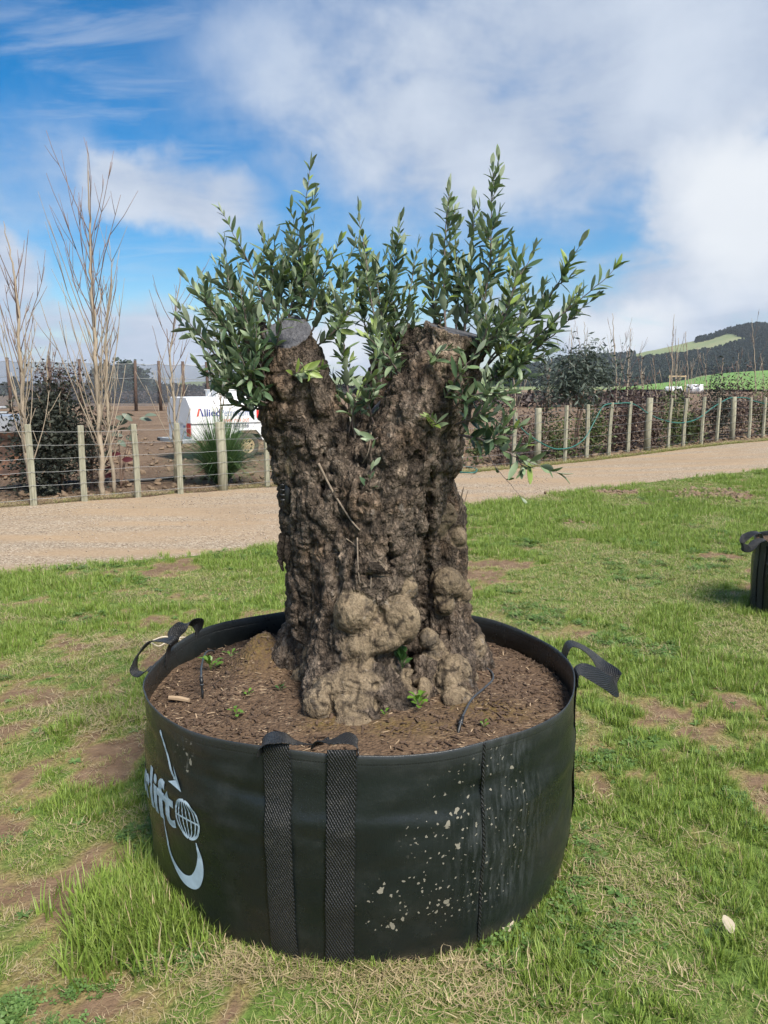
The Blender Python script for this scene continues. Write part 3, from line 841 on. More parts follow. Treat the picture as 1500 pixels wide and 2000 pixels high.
bag = empty('planter_bag', (BAG_C[0], BAG_C[1], 0), 'wide round black planter bag holding the old olive tree', 'planter bag')
def bagpart(name, me, parent=bag, **kw):
    """the parts are modelled in place; keep them there under the Empty"""
    o = obj(name, me, parent, **kw)
    o.location = (-BAG_C[0], -BAG_C[1], 0) if parent is bag else (0, 0, 0)
    return o
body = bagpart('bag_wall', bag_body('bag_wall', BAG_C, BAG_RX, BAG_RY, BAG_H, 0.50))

# the upright seam: a narrow sewn ridge
a_s, _z = bag_at(945, 1640)
p_, w_ = wall_strap(a_s, a_s, 0.03, BAG_H - 0.002, 0.0, 0.0015)
bagpart('seam', ribbon(p_, w_, 0.009, 0.004))
# front pair of straps, joined above the rim by a slumped loop
pl0, zl0 = bag_at(556, 1850); pl1, zl1 = bag_at(543, 1490)
pr0, zr0 = bag_at(664, 1880); pr1, zr1 = bag_at(667, 1490)
pa, wa = wall_strap(pl0, pl1, 0.015, BAG_H + 0.0)
pa += [pa[-1] + np.array([0, 0.004, 0.018])]; wa += [wa[-1]]
bagpart('strap', ribbon(pa, wa, 0.079))
pb, wb = wall_strap(pr0, pr1, 0.0, BAG_H + 0.0)
pb += [pb[-1] + np.array([0, 0.004, 0.018])]; wb += [wb[-1]]
bagpart('strap', ribbon(pb, wb, 0.079))
def A(px, py, d): return np.array(at(px, py, d))
dl = float(pa[-1][1]); dr_ = float(pb[-1][1])
yl = (dl + dr_) / 2 + 0.026; xl, xr = float(pa[-1][0]), float(pb[-1][0]); zr = BAG_H + 0.012
loop = [(xl - 0.041, yl - 0.02, zr - 0.012), (xl - 0.037, yl - 0.015, zr + 0.012), (xl - 0.015, yl - 0.004, zr + 0.027), (xl + 0.022, yl + 0.002, zr + 0.026), (xl + 0.055, yl + 0.012, zr + 0.008), ((xl + xr) / 2 + 0.015, yl + 0.018, zr - 0.002),
        (xr - 0.055, yl + 0.01, zr + 0.012), (xr - 0.022, yl, zr + 0.020), (xr + 0.012, yl - 0.004, zr + 0.028), (xr + 0.037, yl - 0.012, zr + 0.016), (xr + 0.042, yl - 0.02, zr - 0.012)]
lw = [(0.1, 1, 0), (0.1, 1, 0), (0.0, 1, 0.05), (0, 1, -0.1), (-0.1, 1, -0.35), (-0.1, 0.9, -0.5), (0.0, 0.9, -0.5), (0.05, 1, -0.2), (0, 1, 0), (-0.1, 1, 0), (-0.1, 1, 0)]
bagpart('loop_handle', ribbon(loop, lw, 0.072, per=10))
# right pair: wall straps run behind the silhouette, loop sags outwards
pq0, _q = bag_at(1086, 1600)
pq0 = R(352); pq1 = R(366)
for ph in (pq0, pq1):
    p_, w_ = wall_strap(ph + 0.01, ph, 0.02, BAG_H - 0.004)
    bagpart('strap', ribbon(p_, w_, 0.079))
ra = np.array(S(np.array(pq0), np.array(BAG_H - 0.02))); rb = np.array(S(np.array(pq1), np.array(BAG_H - 0.02)))
loop = [ra + [0.006, 0, -0.02], ra + [0.010, 0.0, 0.025], ra + [0.045, 0.0, 0.024], ra + [0.100, 0.01, -0.008], ra + [0.150, 0.045, -0.048], ra * 0.5 + rb * 0.5 + [0.172, 0.0, -0.050], rb + [0.140, -0.03, -0.015], rb + [0.085, -0.01, 0.040], rb + [0.030, 0.0, 0.062], rb + [0.008, 0, 0.030], rb + [0.006, 0, -0.02]]
lw = [(0, -1, 0), (0, -1, 0), (0.1, -0.8, -0.5), (0.15, -0.65, -0.75), (0.1, -0.55, -0.8), (-0.1, -0.5, -0.8), (-0.2, -0.75, -0.5), (-0.1, -1, -0.1), (0, -1, 0), (0, -1, 0), (0, -1, 0)]
bagpart('loop_handle', ribbon(loop, lw, 0.074, per=8))
# left pair
for (ph_a, ph_b, outw) in ((R(178), R(163), 0.075),):
    for ph in (ph_a, ph_b):
        p_, w_ = wall_strap(ph, ph, 0.02, BAG_H - 0.004)
        bagpart('strap', ribbon(p_, w_, 0.075))
la = np.array(S(np.array(R(180)), np.array(BAG_H - 0.02))); lb = np.array(S(np.array(R(163)), np.array(BAG_H - 0.02)))
loop = [la + [-0.006, 0, -0.03], la + [-0.012, 0, 0.012], la + [-0.045, 0.005, -0.012], la + [-0.072, 0.02, 0.0], la + [-0.066, 0.05, 0.045], la + [-0.030, 0.09, 0.080], la * 0.45 + lb * 0.55 + [0.022, 0.0, 0.066], la * 0.4 + lb * 0.6 + [0.004, 0, 0.03], la * 0.4 + lb * 0.6 + [-0.006, 0, -0.03]]
lw = [(0, 1, 0), (0, 1, 0), (0.1, 1, 0), (0.1, 1, 0.2), (0.1, 1, 0.25), (0.35, 0.9, -0.1), (0.5, 0.8, 0), (0.1, 1, 0), (0, 1, 0)]
bagpart('loop_handle', ribbon(loop, lw, 0.05, per=8))
lc = np.array(S(np.array(R(152)), np.array(BAG_H - 0.02)))
loop = [lb + [-0.006, 0, -0.02], lb + [-0.012, 0.01, 0.025], lb * 0.75 + lc * 0.25 + [-0.028, 0, 0.050], lb * 0.45 + lc * 0.55 + [0.0, 0, 0.075], lb * 0.15 + lc * 0.85 + [0.012, 0, 0.060], lc + [0.004, 0, 0.02], lc + [-0.004, 0, -0.02]]
bagpart('loop_handle', ribbon(loop, [(0.2, 1, 0), (0.2, 1, 0), (0.7, 0.6, 0.2), (0.8, 0.4, 0.3), (0.7, 0.6, 0), (0.3, 1, 0), (0.3, 1, 0)], 0.05, per=8))

# printed emblem: arrow, swoosh, globe and lettering, mapped on to the skin
def lay_on(flat_V, F, name, off=0.0016):
    """(u along the cloth, z) -> on the bag"""
    fv = np.asarray(flat_V, float)
    ph = fv[:, 0] / UM; z = fv[:, 1]
    P3 = S(ph, z) + Sn(ph, z) * off
    return bagpart(name, np_mesh(name, P3, F, ['print_white'], None, False), body)
def strip(pts, wid, name):
    """tapering stroke through (u, z) points"""
    C = catmull([(*p, w) for p, w in zip(pts, wid)], 10)
    T = np.gradient(C[:, :2], axis=0); T /= np.linalg.norm(T, axis=1, keepdims=True)
    Nr = np.stack([-T[:, 1], T[:, 0]], 1)
    V = []; F = []
    for i in range(len(C)):
        for s in (-0.5, 0, 0.5): V.append(C[i, :2] + Nr[i] * C[i, 2] * s)
    for i in range(len(C) - 1):
        for j in range(2): F.append((i * 3 + j, i * 3 + j + 1, i * 3 + 4 + j, i * 3 + 3 + j))
    return V, F
# measured from the photograph, then fixed to the cloth
e_sw = [uvp(*p) for p in ((318, 1570), (324, 1620), (337, 1675), (357, 1712), (379, 1722), (390, 1702), (390, 1673), (383, 1647))]
V, F = strip(e_sw, [0.003, 0.006, 0.014, 0.028, 0.042, 0.036, 0.018, 0.003], 'swoosh'); lay_on(V, F, 'printed_swoosh')
e_ar = [uvp(*p) for p in ((314, 1425), (326, 1470), (343, 1521))]
V, F = strip(e_ar, [0.010, 0.010, 0.011], 'arrow')
tip = np.array(uvp(354, 1548)); b0 = np.array(e_ar[-1]); dd = (tip - b0) / np.linalg.norm(tip - b0); nd = np.array([-dd[1], dd[0]])
k = len(V); V += [b0 + nd * 0.030 - dd * 0.028, b0 + dd * 0.004, tip, b0 - nd * 0.034 - dd * 0.020]; F += [(k, k + 1, k + 2), (k + 1, k + 3, k + 2)]
lay_on(V, F, 'printed_arrow')
gc = np.array(uvp(366, 1600)); gr_u, gr_v = 0.052, 0.062
V, F = [], []
def addstrip(pts, w):
    v, f = strip(pts, [w] * len(pts), '')
    k = len(V); V.extend(v); F.extend([tuple(i + k for i in q) for q in f])
for kx in (-1.0, -0.72, -0.36, 0.0, 0.36, 0.72, 1.0):
    addstrip([(gc[0] + gr_u * kx * math.cos(t), gc[1] + gr_v * math.sin(t)) for t in np.linspace(-1.5, 1.5, 9)], 0.0048 if abs(kx) < 1 else 0.0075)
addstrip([(gc[0] - gr_u, gc[1]), (gc[0], gc[1] + 0.001), (gc[0] + gr_u, gc[1])], 0.006)
lay_on(V, F, 'printed_globe')
def text_flat(body_txt, size, bold, cuts=2, shear=0.0):
    import bmesh
    cu = bpy.data.curves.new('lettering', 'FONT'); cu.body = body_txt; cu.size = size; cu.offset = bold; cu.shear = shear
    cu.resolution_u = 3
    o = bpy.data.objects.new('lettering', cu); COL.objects.link(o)
    dg = bpy.context.evaluated_depsgraph_get(); me = bpy.data.meshes.new_from_object(o.evaluated_get(dg))
    bpy.data.objects.remove(o); bpy.data.curves.remove(cu)
    bm = bmesh.new(); bm.from_mesh(me); bmesh.ops.triangulate(bm, faces=bm.faces)
    bmesh.ops.remove_doubles(bm, verts=bm.verts, dist=1e-6)
    if cuts: bmesh.ops.subdivide_edges(bm, edges=[e for e in bm.edges if e.calc_length() > size * 0.12], cuts=cuts)
    bmesh.ops.triangulate(bm, faces=bm.faces)
    V = np.array([v.co[:] for v in bm.verts]); F = [tuple(v.index for v in f.verts) for f in bm.faces]
    bm.free(); bpy.data.meshes.remove(me)
    return V, F
V, F = text_flat('erlift', 0.185, 0.0050, 2)
V = V[:, :2].copy(); V[:, 0] *= 0.92
u1 = gc[0] - gr_u - 0.010; v0 = gc[1] - 0.062
V[:, 0] += u1 - V[:, 0].max(); V[:, 1] += v0 - V[:, 1].min()
lay_on(V, F, 'printed_lettering')

# ------------------------------------------------------------------ potting soil inside the bag
m, n = material('potting_soil')
geo = n('ShaderNodeNewGeometry'); P = geo.outputs['Position']
a = n.noise(P, 5.0, 4.0, 0.6); b = n.noise(P, 55.0, 5.0, 0.7); vo = n('ShaderNodeTexVoronoi', Vector=n('ShaderNodeMapping', Vector=P, Scale=(1, 1.8, 1)).outputs[0], Scale=90.0)
bits = n.ramp(n('ShaderNodeSeparateColor', Color=vo.outputs['Color']).outputs[0], [(0.0, (0.050, 0.033, 0.022)), (0.6, (0.13, 0.086, 0.056)), (0.92, (0.21, 0.145, 0.095)), (1.0, (0.34, 0.26, 0.17))])
dirt = n.ramp(b, [(0.3, (0.075, 0.049, 0.032)), (0.7, (0.175, 0.116, 0.073))])
col = n.mix(n.ss(a, 0.4, 0.6), bits, dirt)
moss = n('ShaderNodeAttribute', {'attribute_name': 'moss'}).outputs['Fac']
mossc = n.ramp(n.noise(P, 40.0, 4.0, 0.7), [(0.3, (0.075, 0.048, 0.018)), (0.55, (0.145, 0.098, 0.036)), (0.75, (0.105, 0.11, 0.032))])
col = n.mix(n.math('MULTIPLY', moss, n.ss(b, 0.35, 0.6)), col, mossc)
h = n.math('ADD', n.math('MULTIPLY', b, 0.6), n.math('MULTIPLY', vo.outputs['Distance'], -0.5))
bs = n('ShaderNodeBsdfPrincipled', Base_Color=col, Roughness=0.95, Normal=bump(n, h, 1.0, 0.015))
bs.inputs['Specular IOR Level'].default_value = 0.2
finish(n, bs)
TR = np.array([-0.02, 2.60])              # middle of the tree's foot
def soil_z(x, y):
    x = np.asarray(x, float); y = np.asarray(y, float)
    d = np.hypot(x - TR[0], y - TR[1])
    z = 0.566 + 0.035 * sstep(0.62, 0.30, d) + 0.030 * (fbm2(x, y, 5.0, 4, 61) - 0.5)
    for (px, py, dd, hh, sx, sy) in ((510, 1290, 2.70, 0.135, 0.12, 0.12), (470, 1330, 2.50, 0.02, 0.15, 0.12), (985, 1370, 2.40, 0.015, 0.12, 0.1)):
        c = at(px, py, dd)
        z = z + hh * np.exp(-((x - c.x) / sx) ** 2 - ((y - c.y) / sy) ** 2) * (0.8 + 0.6 * (fbm2(x, y, 11.0, 3, 62) - 0.3))
    return z
rr = np.linspace(0, 1.0, 90); ph = np.linspace(0, 2 * math.pi, 241)
RR, PH = np.meshgrid(rr, ph)
ex, ey = bag_r(PH, np.full(PH.shape, 0.56), BAG_C, BAG_RX, BAG_RY, BAG_H)
X = BAG_C[0] + (ex - BAG_C[0]) * RR * 0.998; Y = BAG_C[1] + (ey - BAG_C[1]) * RR * 0.998
Z = soil_z(X, Y) + 0.010 * (fbm2(X, Y, 28.0, 3, 63) - 0.5) - 0.012 * sstep(0.9, 1.0, RR)
me = np_mesh('potting_soil', np.stack([X, Y, Z], -1), grid_faces(*X.shape), ['potting_soil'])
mo = np.zeros(X.shape)
for (px, py, dd, sx, sy) in ((790, 1440, 2.2, 0.16, 0.05), (505, 1270, 2.66, 0.11, 0.10), (950, 1400, 2.33, 0.14, 0.06), (640, 1420, 2.22, 0.08, 0.04)):
    c = at(px, py, dd); mo = np.maximum(mo, np.exp(-((X - c.x) / sx) ** 2 - ((Y - c.y) / sy) ** 2))
at_ = me.attributes.new('moss', 'FLOAT', 'POINT'); at_.data.foreach_set('value', mo.astype(np.float32).ravel())
obj('potting_soil', me, kind='stuff', label='dark brown potting soil and mulch filling the bag')

# bark chips, twigs and straw bits strewn on it
simple('bark_chip', (0.085, 0.055, 0.036), 0.9, 0.6, 3.0)
simple('pale_chip', (0.34, 0.25, 0.16), 0.85, 0.3, 3.0)
def chip(mat, l, w, t):
    b = MB(); b.box((0, 0, 0), (l, w, t)); V = np.array(b.V) + rng.normal(0, 0.12, (8, 3)) * np.array([l, w, t])
    V[:, 2] += 0.15 * l * (V[:, 0] / l) ** 2
    return np_mesh('chip', V, b.F, [mat], None, False)
CH = [chip('bark_chip', 0.022, 0.008, 0.004), chip('bark_chip', 0.014, 0.009, 0.004), chip('bark_chip', 0.030, 0.005, 0.004), chip('bark_chip', 0.010, 0.008, 0.005), chip('pale_chip', 0.016, 0.004, 0.002), chip('pale_chip', 0.028, 0.0025, 0.002)]
cnt = 5200
a_ = rng.uniform(0, 2 * math.pi, cnt); r_ = np.sqrt(rng.uniform(0.05, 1, cnt)) * 0.965
ex, ey = bag_r(a_, np.full(cnt, 0.56), BAG_C, BAG_RX, BAG_RY, BAG_H)
x = BAG_C[0] + (ex - BAG_C[0]) * r_; y = BAG_C[1] + (ey - BAG_C[1]) * r_
keep = rng.random(cnt) < 0.25 + 0.9 * sstep(0.4, 0.6, fbm2(x, y, 4.0, 3, 66)) * sstep(0.5, 0.8, r_) + 0.15
x, y = x[keep], y[keep]
scatter('mulch', CH, np.stack([x, y, soil_z(x, y) + 0.003], 1), rng.choice(6, len(x), p=[.26, .26, .18, .18, .08, .04]), np.stack([rng.normal(0, .3, len(x)), rng.normal(0, .3, len(x)), rng.uniform(0, 6.3, len(x))], 1), rng.uniform(0.3, 0.9, len(x)), label='bark chips and straw bits strewn over the potting soil')

# a stick of wood lying by the rim
c0 = A(350, 1377, 2.43); sz = float(soil_z(c0[0], c0[1]))
mb = MB(); mb.tube([(c0[0] - 0.035, c0[1] + 0.006, sz + 0.012), (c0[0], c0[1], sz + 0.012), (c0[0] + 0.037, c0[1] - 0.012, sz + 0.010)], [0.007, 0.009, 0.007], 7)
mb.build('wood_stick', 'pale_chip', label='short brown stick lying on the soil near the left loop handles', cat='stick')

# drip irrigation: a feeder tube and its dripper stake, twice
simple('tube_plastic', (0.045, 0.05, 0.056), 0.38, 0.2, 30.0, spec=0.5)
simple('stake_plastic', (0.012, 0.013, 0.014), 0.4, 0.2, 30.0, spec=0.5)
def dripper(path, stake_top, stake_foot, label):
    e = empty('dripper_tube', (stake_foot[0], stake_foot[1], stake_foot[2]), label, 'dripper')
    off = np.array(stake_foot)
    b = MB(); b.tube(catmull(path, 10) - off, 0.0040, 8); b.build('tube', 'tube_plastic', e, True)
    b = MB(); t0 = np.array(stake_top) - off
    b.tube([t0 * 1.0, t0 * 0.72, t0 * 0.70, t0 * 0.30, (0, 0, -0.02)], [0.0062, 0.0068, 0.0052, 0.0046, 0.002], 8); b.build('stake', 'stake_plastic', e, True)
    b = MB(); b.tube([t0 * 0.66, t0 * 0.60], 0.0078, 8); b.build('collar', 'tube_plastic', e, True)
f0 = A(396, 1357, 2.44); f0[2] = soil_z(f0[0], f0[1])
dripper([A(424, 1290, 2.93), A(416, 1272, 2.88), A(402, 1275, 2.78), A(394, 1300, 2.60), A(393, 1322, 2.47)], A(393, 1322, 2.47), f0, 'thin grey feeder tube and dripper stake by the left rim')
f0 = A(893, 1440, 2.16); f0[2] = soil_z(f0[0], f0[1])
p_ = [A(948, 1316, 2.66), A(960, 1322, 2.62), A(962, 1342, 2.55), A(945, 1368, 2.46), A(920, 1388, 2.36), A(903, 1400, 2.22)]
for q in p_[:-1]: q[2] = max(q[2], float(soil_z(q[0], q[1])) + 0.006)
dripper(p_, p_[-1], f0, 'grey feeder tube bending to a dripper stake right of the trunk foot')
# ------------------------------------------------------------------ old olive trunk: a solid carved from many swellings
VX = 0.0052
G0 = np.array([-0.52, 2.10, 0.50]); G1 = np.array([0.50, 3.25, 1.98])
GN_ = np.ceil((G1 - G0) / VX).astype(int)
field_ = np.full(GN_, 1.0, np.float32)
gx = (G0[0] + VX * np.arange(GN_[0])).astype(np.float32); gy = (G0[1] + VX * np.arange(GN_[1])).astype(np.float32); gzv = (G0[2] + VX * np.arange(GN_[2])).astype(np.float32)
def _box(lo, hi):
    i0 = np.clip(np.floor((lo - G0) / VX).astype(int), 0, GN_ - 1); i1 = np.clip(np.ceil((hi - G0) / VX).astype(int) + 1, 1, GN_)
    return tuple(slice(a, b) for a, b in zip(i0, i1))
def _pts(sl_):
    return gx[sl_[0]][:, None, None], gy[sl_[1]][None, :, None], gzv[sl_[2]][None, None, :]
def d_cone(X, Y, Z, a, b, ra, rb):
    ab = b - a; L2 = float((ab * ab).sum())
    t = ((X - a[0]) * ab[0] + (Y - a[1]) * ab[1] + (Z - a[2]) * ab[2]) / L2
    t = np.clip(t, 0, 1)
    return np.sqrt((X - a[0] - t * ab[0]) ** 2 + (Y - a[1] - t * ab[1]) ** 2 + (Z - a[2] - t * ab[2]) ** 2) - (ra + (rb - ra) * t)
def smin(a, b, k):
    h = np.clip(0.5 + 0.5 * (b - a) / k, 0, 1)
    return b + (a - b) * h - k * h * (1 - h)
def smax(a, b, k): return -smin(-a, -b, k)
MARG = 0.07
def pr(px, py, d, rp): return (np.array(at(px, py, d)), rp * d / FPX)
CUTS = []
def limb(chain, k=0.03, cut=None, sub=False):
    """round-cone chain given as (px, py, depth, radius px); cut = (point, normal)"""
    Q = [pr(*c) for c in chain]
    lo = np.min([p - r for p, r in Q], 0) - MARG; hi = np.max([p + r for p, r in Q], 0) + MARG
    s = _box(lo, hi); X, Y, Z = _pts(s)
    f = None
    for (a, ra), (b, rb) in zip(Q[:-1], Q[1:]):
        g = d_cone(X, Y, Z, a, b, ra, rb)
        f = g if f is None else smin(f, g, 0.02)
    if cut is not None:
        p0, nn = cut; nn = np.array(nn, float); nn /= np.linalg.norm(nn); p0 = np.array(p0)
        f = smax(f, (X - p0[0]) * nn[0] + (Y - p0[1]) * nn[1] + (Z - p0[2]) * nn[2], 0.004)
        CUTS.append((p0, nn, Q[-1][1] * 1.5))
    field_[s] = smax(field_[s], -f, k) if sub else smin(field_[s], f, k)
BURLS = []
def burl(px, py, d, rp, sx=1.0, sz=1.0, k=0.009):
    c, r = pr(px, py, d, rp)
    rx, rz, ry = r * sx, r * sz, r * 0.85
    lo = c - max(rx, rz, ry) - MARG; hi = c + max(rx, rz, ry) + MARG
    s = _box(lo, hi); X, Y, Z = _pts(s)
    q = np.sqrt(((X - c[0]) / rx) ** 2 + ((Y - c[1]) / ry) ** 2 + ((Z - c[2]) / rz) ** 2)
    f = (q - 1) * min(rx, ry, rz)
    field_[s] = smin(field_[s], f, k)
    BURLS.append((c, np.array([rx, ry, rz])))
# --- limbs and columns
cutL = (A(562, 651, 2.53), (-0.10, -0.60, 0.79))
limb([(612, 1300, 2.68, 56), (610, 1150, 2.66, 48), (612, 1000, 2.64, 60), (604, 900, 2.62, 66), (592, 820, 2.60, 74), (575, 735, 2.57, 62), (566, 670, 2.55, 45), (560, 610, 2.53, 43)], 0.03, cutL)
limb([(655, 1290, 2.62, 70), (650, 1150, 2.60, 66), (650, 1000, 2.58, 76), (648, 900, 2.58, 64), (632, 835, 2.58, 46)], 0.03)
limb([(690, 1380, 2.46, 82), (700, 1260, 2.48, 88), (720, 1110, 2.52, 92), (738, 985, 2.54, 88), (758, 905, 2.55, 76)], 0.03)
cutR = (A(897, 648, 2.54), (0.22, -0.17, 0.96))
limb([(740, 960, 2.53, 88), (788, 870, 2.52, 74), (822, 790, 2.52, 68), (858, 725, 2.53, 56), (893, 665, 2.54, 54), (905, 600, 2.54, 56)], 0.03, cutR)
limb([(800, 1000, 2.60, 60), (840, 890, 2.62, 56), (862, 810, 2.62, 52), (890, 740, 2.6, 45)], 0.03)
limb([(868, 1385, 2.50, 62), (872, 1290, 2.62, 58), (866, 1180, 2.70, 52), (862, 1080, 2.72, 50), (862, 1000, 2.74, 44), (845, 930, 2.74, 38), (810, 880, 2.68, 45)], 0.025)
limb([(760, 1300, 2.72, 80), (770, 1150, 2.72, 90), (780, 1000, 2.70, 90)], 0.04)
limb([(700, 1250, 2.86, 90), (700, 1000, 2.84, 84), (690, 935, 2.8, 60)], 0.04)
# sawn stub between the limbs, back limbs
cutM = (A(772, 770, 2.62), (-0.55, -0.18, 0.80))
limb([(752, 900, 2.66, 52), (768, 830, 2.64, 46), (785, 740, 2.62, 46)], 0.02, cutM)
cutB = (A(795, 648, 2.98), (0.1, 0.25, 0.95))
limb([(720, 920, 2.84, 55), (742, 800, 2.92, 42), (770, 720, 2.97, 42), (795, 655, 2.99, 40), (805, 600, 3.0, 40)], 0.02, cutB)
cutBL = (A(484, 602, 2.86), (-0.3, 0.2, 0.9))
limb([(585, 860, 2.76, 42), (530, 745, 2.80, 32), (500, 660, 2.83, 25), (482, 600, 2.86, 21), (478, 560, 2.86, 21)], 0.02, cutBL)
limb([(560, 800, 2.62, 42), (515, 765, 2.62, 22), (498, 745, 2.62, 14)], 0.025)
# buttress roots
for c in ([(660, 1300, 2.44, 62), (640, 1390, 2.34, 50), (628, 1420, 2.30, 36)], [(720, 1320, 2.40, 62), (712, 1410, 2.30, 48), (705, 1440, 2.27, 34)],
          [(760, 1320, 2.44, 42), (778, 1385, 2.36, 34), (785, 1410, 2.34, 24)], [(885, 1320, 2.50, 44), (900, 1385, 2.42, 36)], [(905, 1240, 2.68, 36), (928, 1300, 2.70, 34), (940, 1330, 2.68, 26)],
          [(590, 1250, 2.68, 42), (555, 1300, 2.66, 40), (520, 1320, 2.64, 28)], [(830, 1310, 2.50, 32), (835, 1370, 2.42, 24)]):
    limb(c, 0.02)
# fluting strands up the trunk
for c in ([(592, 1240, 2.575, 22), (590, 1130, 2.57, 20), (596, 1000, 2.555, 24), (588, 880, 2.53, 20)], [(632, 1170, 2.525, 16), (640, 1060, 2.505, 16), (632, 960, 2.51, 18), (618, 850, 2.49, 18)],
          [(676, 1150, 2.47, 13), (680, 1060, 2.47, 15), (672, 950, 2.475, 18), (655, 850, 2.49, 20)], [(730, 1060, 2.415, 18), (740, 960, 2.425, 24), (765, 880, 2.42, 26), (800, 810, 2.425, 22)],
          [(790, 1080, 2.47, 18), (800, 980, 2.475, 22), (830, 880, 2.48, 24), (858, 790, 2.47, 18), (870, 720, 2.46, 14)], [(855, 1230, 2.62, 20), (850, 1120, 2.645, 18), (862, 1050, 2.67, 20)],
          [(890, 1250, 2.62, 18), (893, 1140, 2.66, 18), (888, 1030, 2.69, 16)], [(556, 820, 2.50, 22), (570, 760, 2.485, 18), (585, 700, 2.50, 12)], [(620, 800, 2.50, 22), (600, 730, 2.49, 18)], [(850, 690, 2.455, 14), (858, 650, 2.46, 12)],
          [(625, 1330, 2.50, 22), (620, 1240, 2.55, 22)]):
    limb(c, 0.012)
# --- burls
for b in ((692, 1196, 2.375, 44, 1.0, 1.0), (782, 1212, 2.385, 40, 1.0, 1.25), (748, 1248, 2.36, 32, 1.2, 1.0), (705, 1262, 2.37, 36, 1.2, 0.9), (735, 1135, 2.43, 38, 1.1, 1.0), (790, 1150, 2.44, 28, 1, 1), (668, 1235, 2.40, 26, 1, 1.2),
          (855, 1018, 2.64, 24, 0.9, 1.5), (874, 1006, 2.64, 18, 1, 1.2), (872, 1140, 2.61, 32, 1.1, 1.0), (868, 1180, 2.59, 22, 1, 1), (905, 1155, 2.64, 22, 1, 1), (893, 1050, 2.66, 20, 1, 1),
          (625, 1377, 2.285, 34, 1, 1.05), (667, 1385, 2.275, 24, 0.9, 1.2), (702, 1376, 2.29, 30, 1.2, 0.9), (690, 1418, 2.24, 34, 1.2, 0.8), (648, 1340, 2.32, 28, 1.3, 0.8), (700, 1330, 2.335, 40, 1.3, 0.7),
          (890, 1376, 2.385, 36, 1.15, 0.95), (888, 1310, 2.46, 32, 1.0, 1.1), (872, 1330, 2.43, 24, 1, 1), (850, 1275, 2.52, 26, 1, 1.2), (926, 1262, 2.66, 26, 1, 1.1), (915, 1325, 2.55, 20, 1, 1), (822, 1345, 2.41, 22, 1, 1.1), (838, 1248, 2.5, 20, 1, 1),
          (585, 1326, 2.56, 20, 1, 1.1), (612, 1280, 2.545, 22, 1.1, 1), (600, 1310, 2.53, 18, 1, 1), (640, 1285, 2.475, 26, 1, 1), (655, 1180, 2.45, 18, 1, 1.2), (795, 1340, 2.40, 26, 0.9, 1.4), (760, 1180, 2.40, 24, 1, 1),
          (562, 1065, 2.62, 20, 0.8, 1.7), (600, 1035, 2.555, 24, 1, 1), (720, 1050, 2.44, 26, 1.4, 0.7), (700, 1300, 2.345, 26, 1.3, 0.7), (575, 905, 2.53, 18, 1, 1.3), (830, 905, 2.55, 22, 1, 1.3)):
    burl(*b)
# --- hollows and deep seams
for c in ([(822, 1050, 2.50, 9), (826, 1130, 2.52, 12), (822, 1220, 2.46, 12), (812, 1290, 2.42, 10)], [(657, 1075, 2.475, 9), (660, 1140, 2.475, 12), (655, 1195, 2.46, 8)], [(705, 1090, 2.42, 6), (700, 1150, 2.415, 7)],
          [(756, 1065, 2.41, 7), (762, 1110, 2.42, 10)], [(628, 950, 2.49, 8), (632, 985, 2.49, 12)], [(842, 950, 2.62, 12), (838, 1020, 2.62, 14)], [(655, 880, 2.47, 8), (645, 830, 2.475, 6), (650, 920, 2.48, 9)],
          [(722, 1245, 2.325, 4), (735, 1205, 2.335, 5), (740, 1170, 2.35, 6)], [(695, 1282, 2.31, 5), (700, 1290, 2.30, 6)], [(925, 665, 2.46, 6), (918, 690, 2.465, 9), (910, 720, 2.48, 6)], [(535, 645, 2.47, 9), (536, 668, 2.465, 12), (540, 690, 2.49, 8)],
          [(800, 930, 2.47, 4), (790, 960, 2.45, 5), (775, 1000, 2.45, 4)], [(700, 900, 2.45, 5), (690, 960, 2.47, 6)]):
    limb(c, 0.012, sub=True)
limb([(694, 760, 2.52, 30), (700, 815, 2.50, 20), (704, 868, 2.47, 10)], 0.015, sub=True)
limb([(700, 780, 2.70, 24), (704, 840, 2.66, 12)], 0.015, sub=True)
def skin_depth(px, py, d0=2.14, d1=3.2):
    """how far ahead the trunk's skin lies at a pixel"""
    ds_ = np.arange(d0, d1, 0.004); D = pix_dir(px, py); k = ds_ / D.y
    Pq = np.array([0, 0, CAM_H]) + k[:, None] * np.array(D)[None]
    ii = np.round((Pq - G0) / VX).astype(int); ok = ((ii >= 0) & (ii < GN_)).all(1)
    v = np.full(len(ds_), 1.0); q = ii[ok]; v[ok] = field_[q[:, 0], q[:, 1], q[:, 2]]
    h = np.nonzero(v < 0)[0]
    return float(ds_[h[0]]) if len(h) else None
def groove(path, rp, inset=0.0, k=0.012):
    ch = []
    for (px, py), r in zip(path, rp):
        d = skin_depth(px, py)
        if d: ch.append((px, py, d + inset, r))
    if len(ch) > 1: limb(ch, k, sub=True)
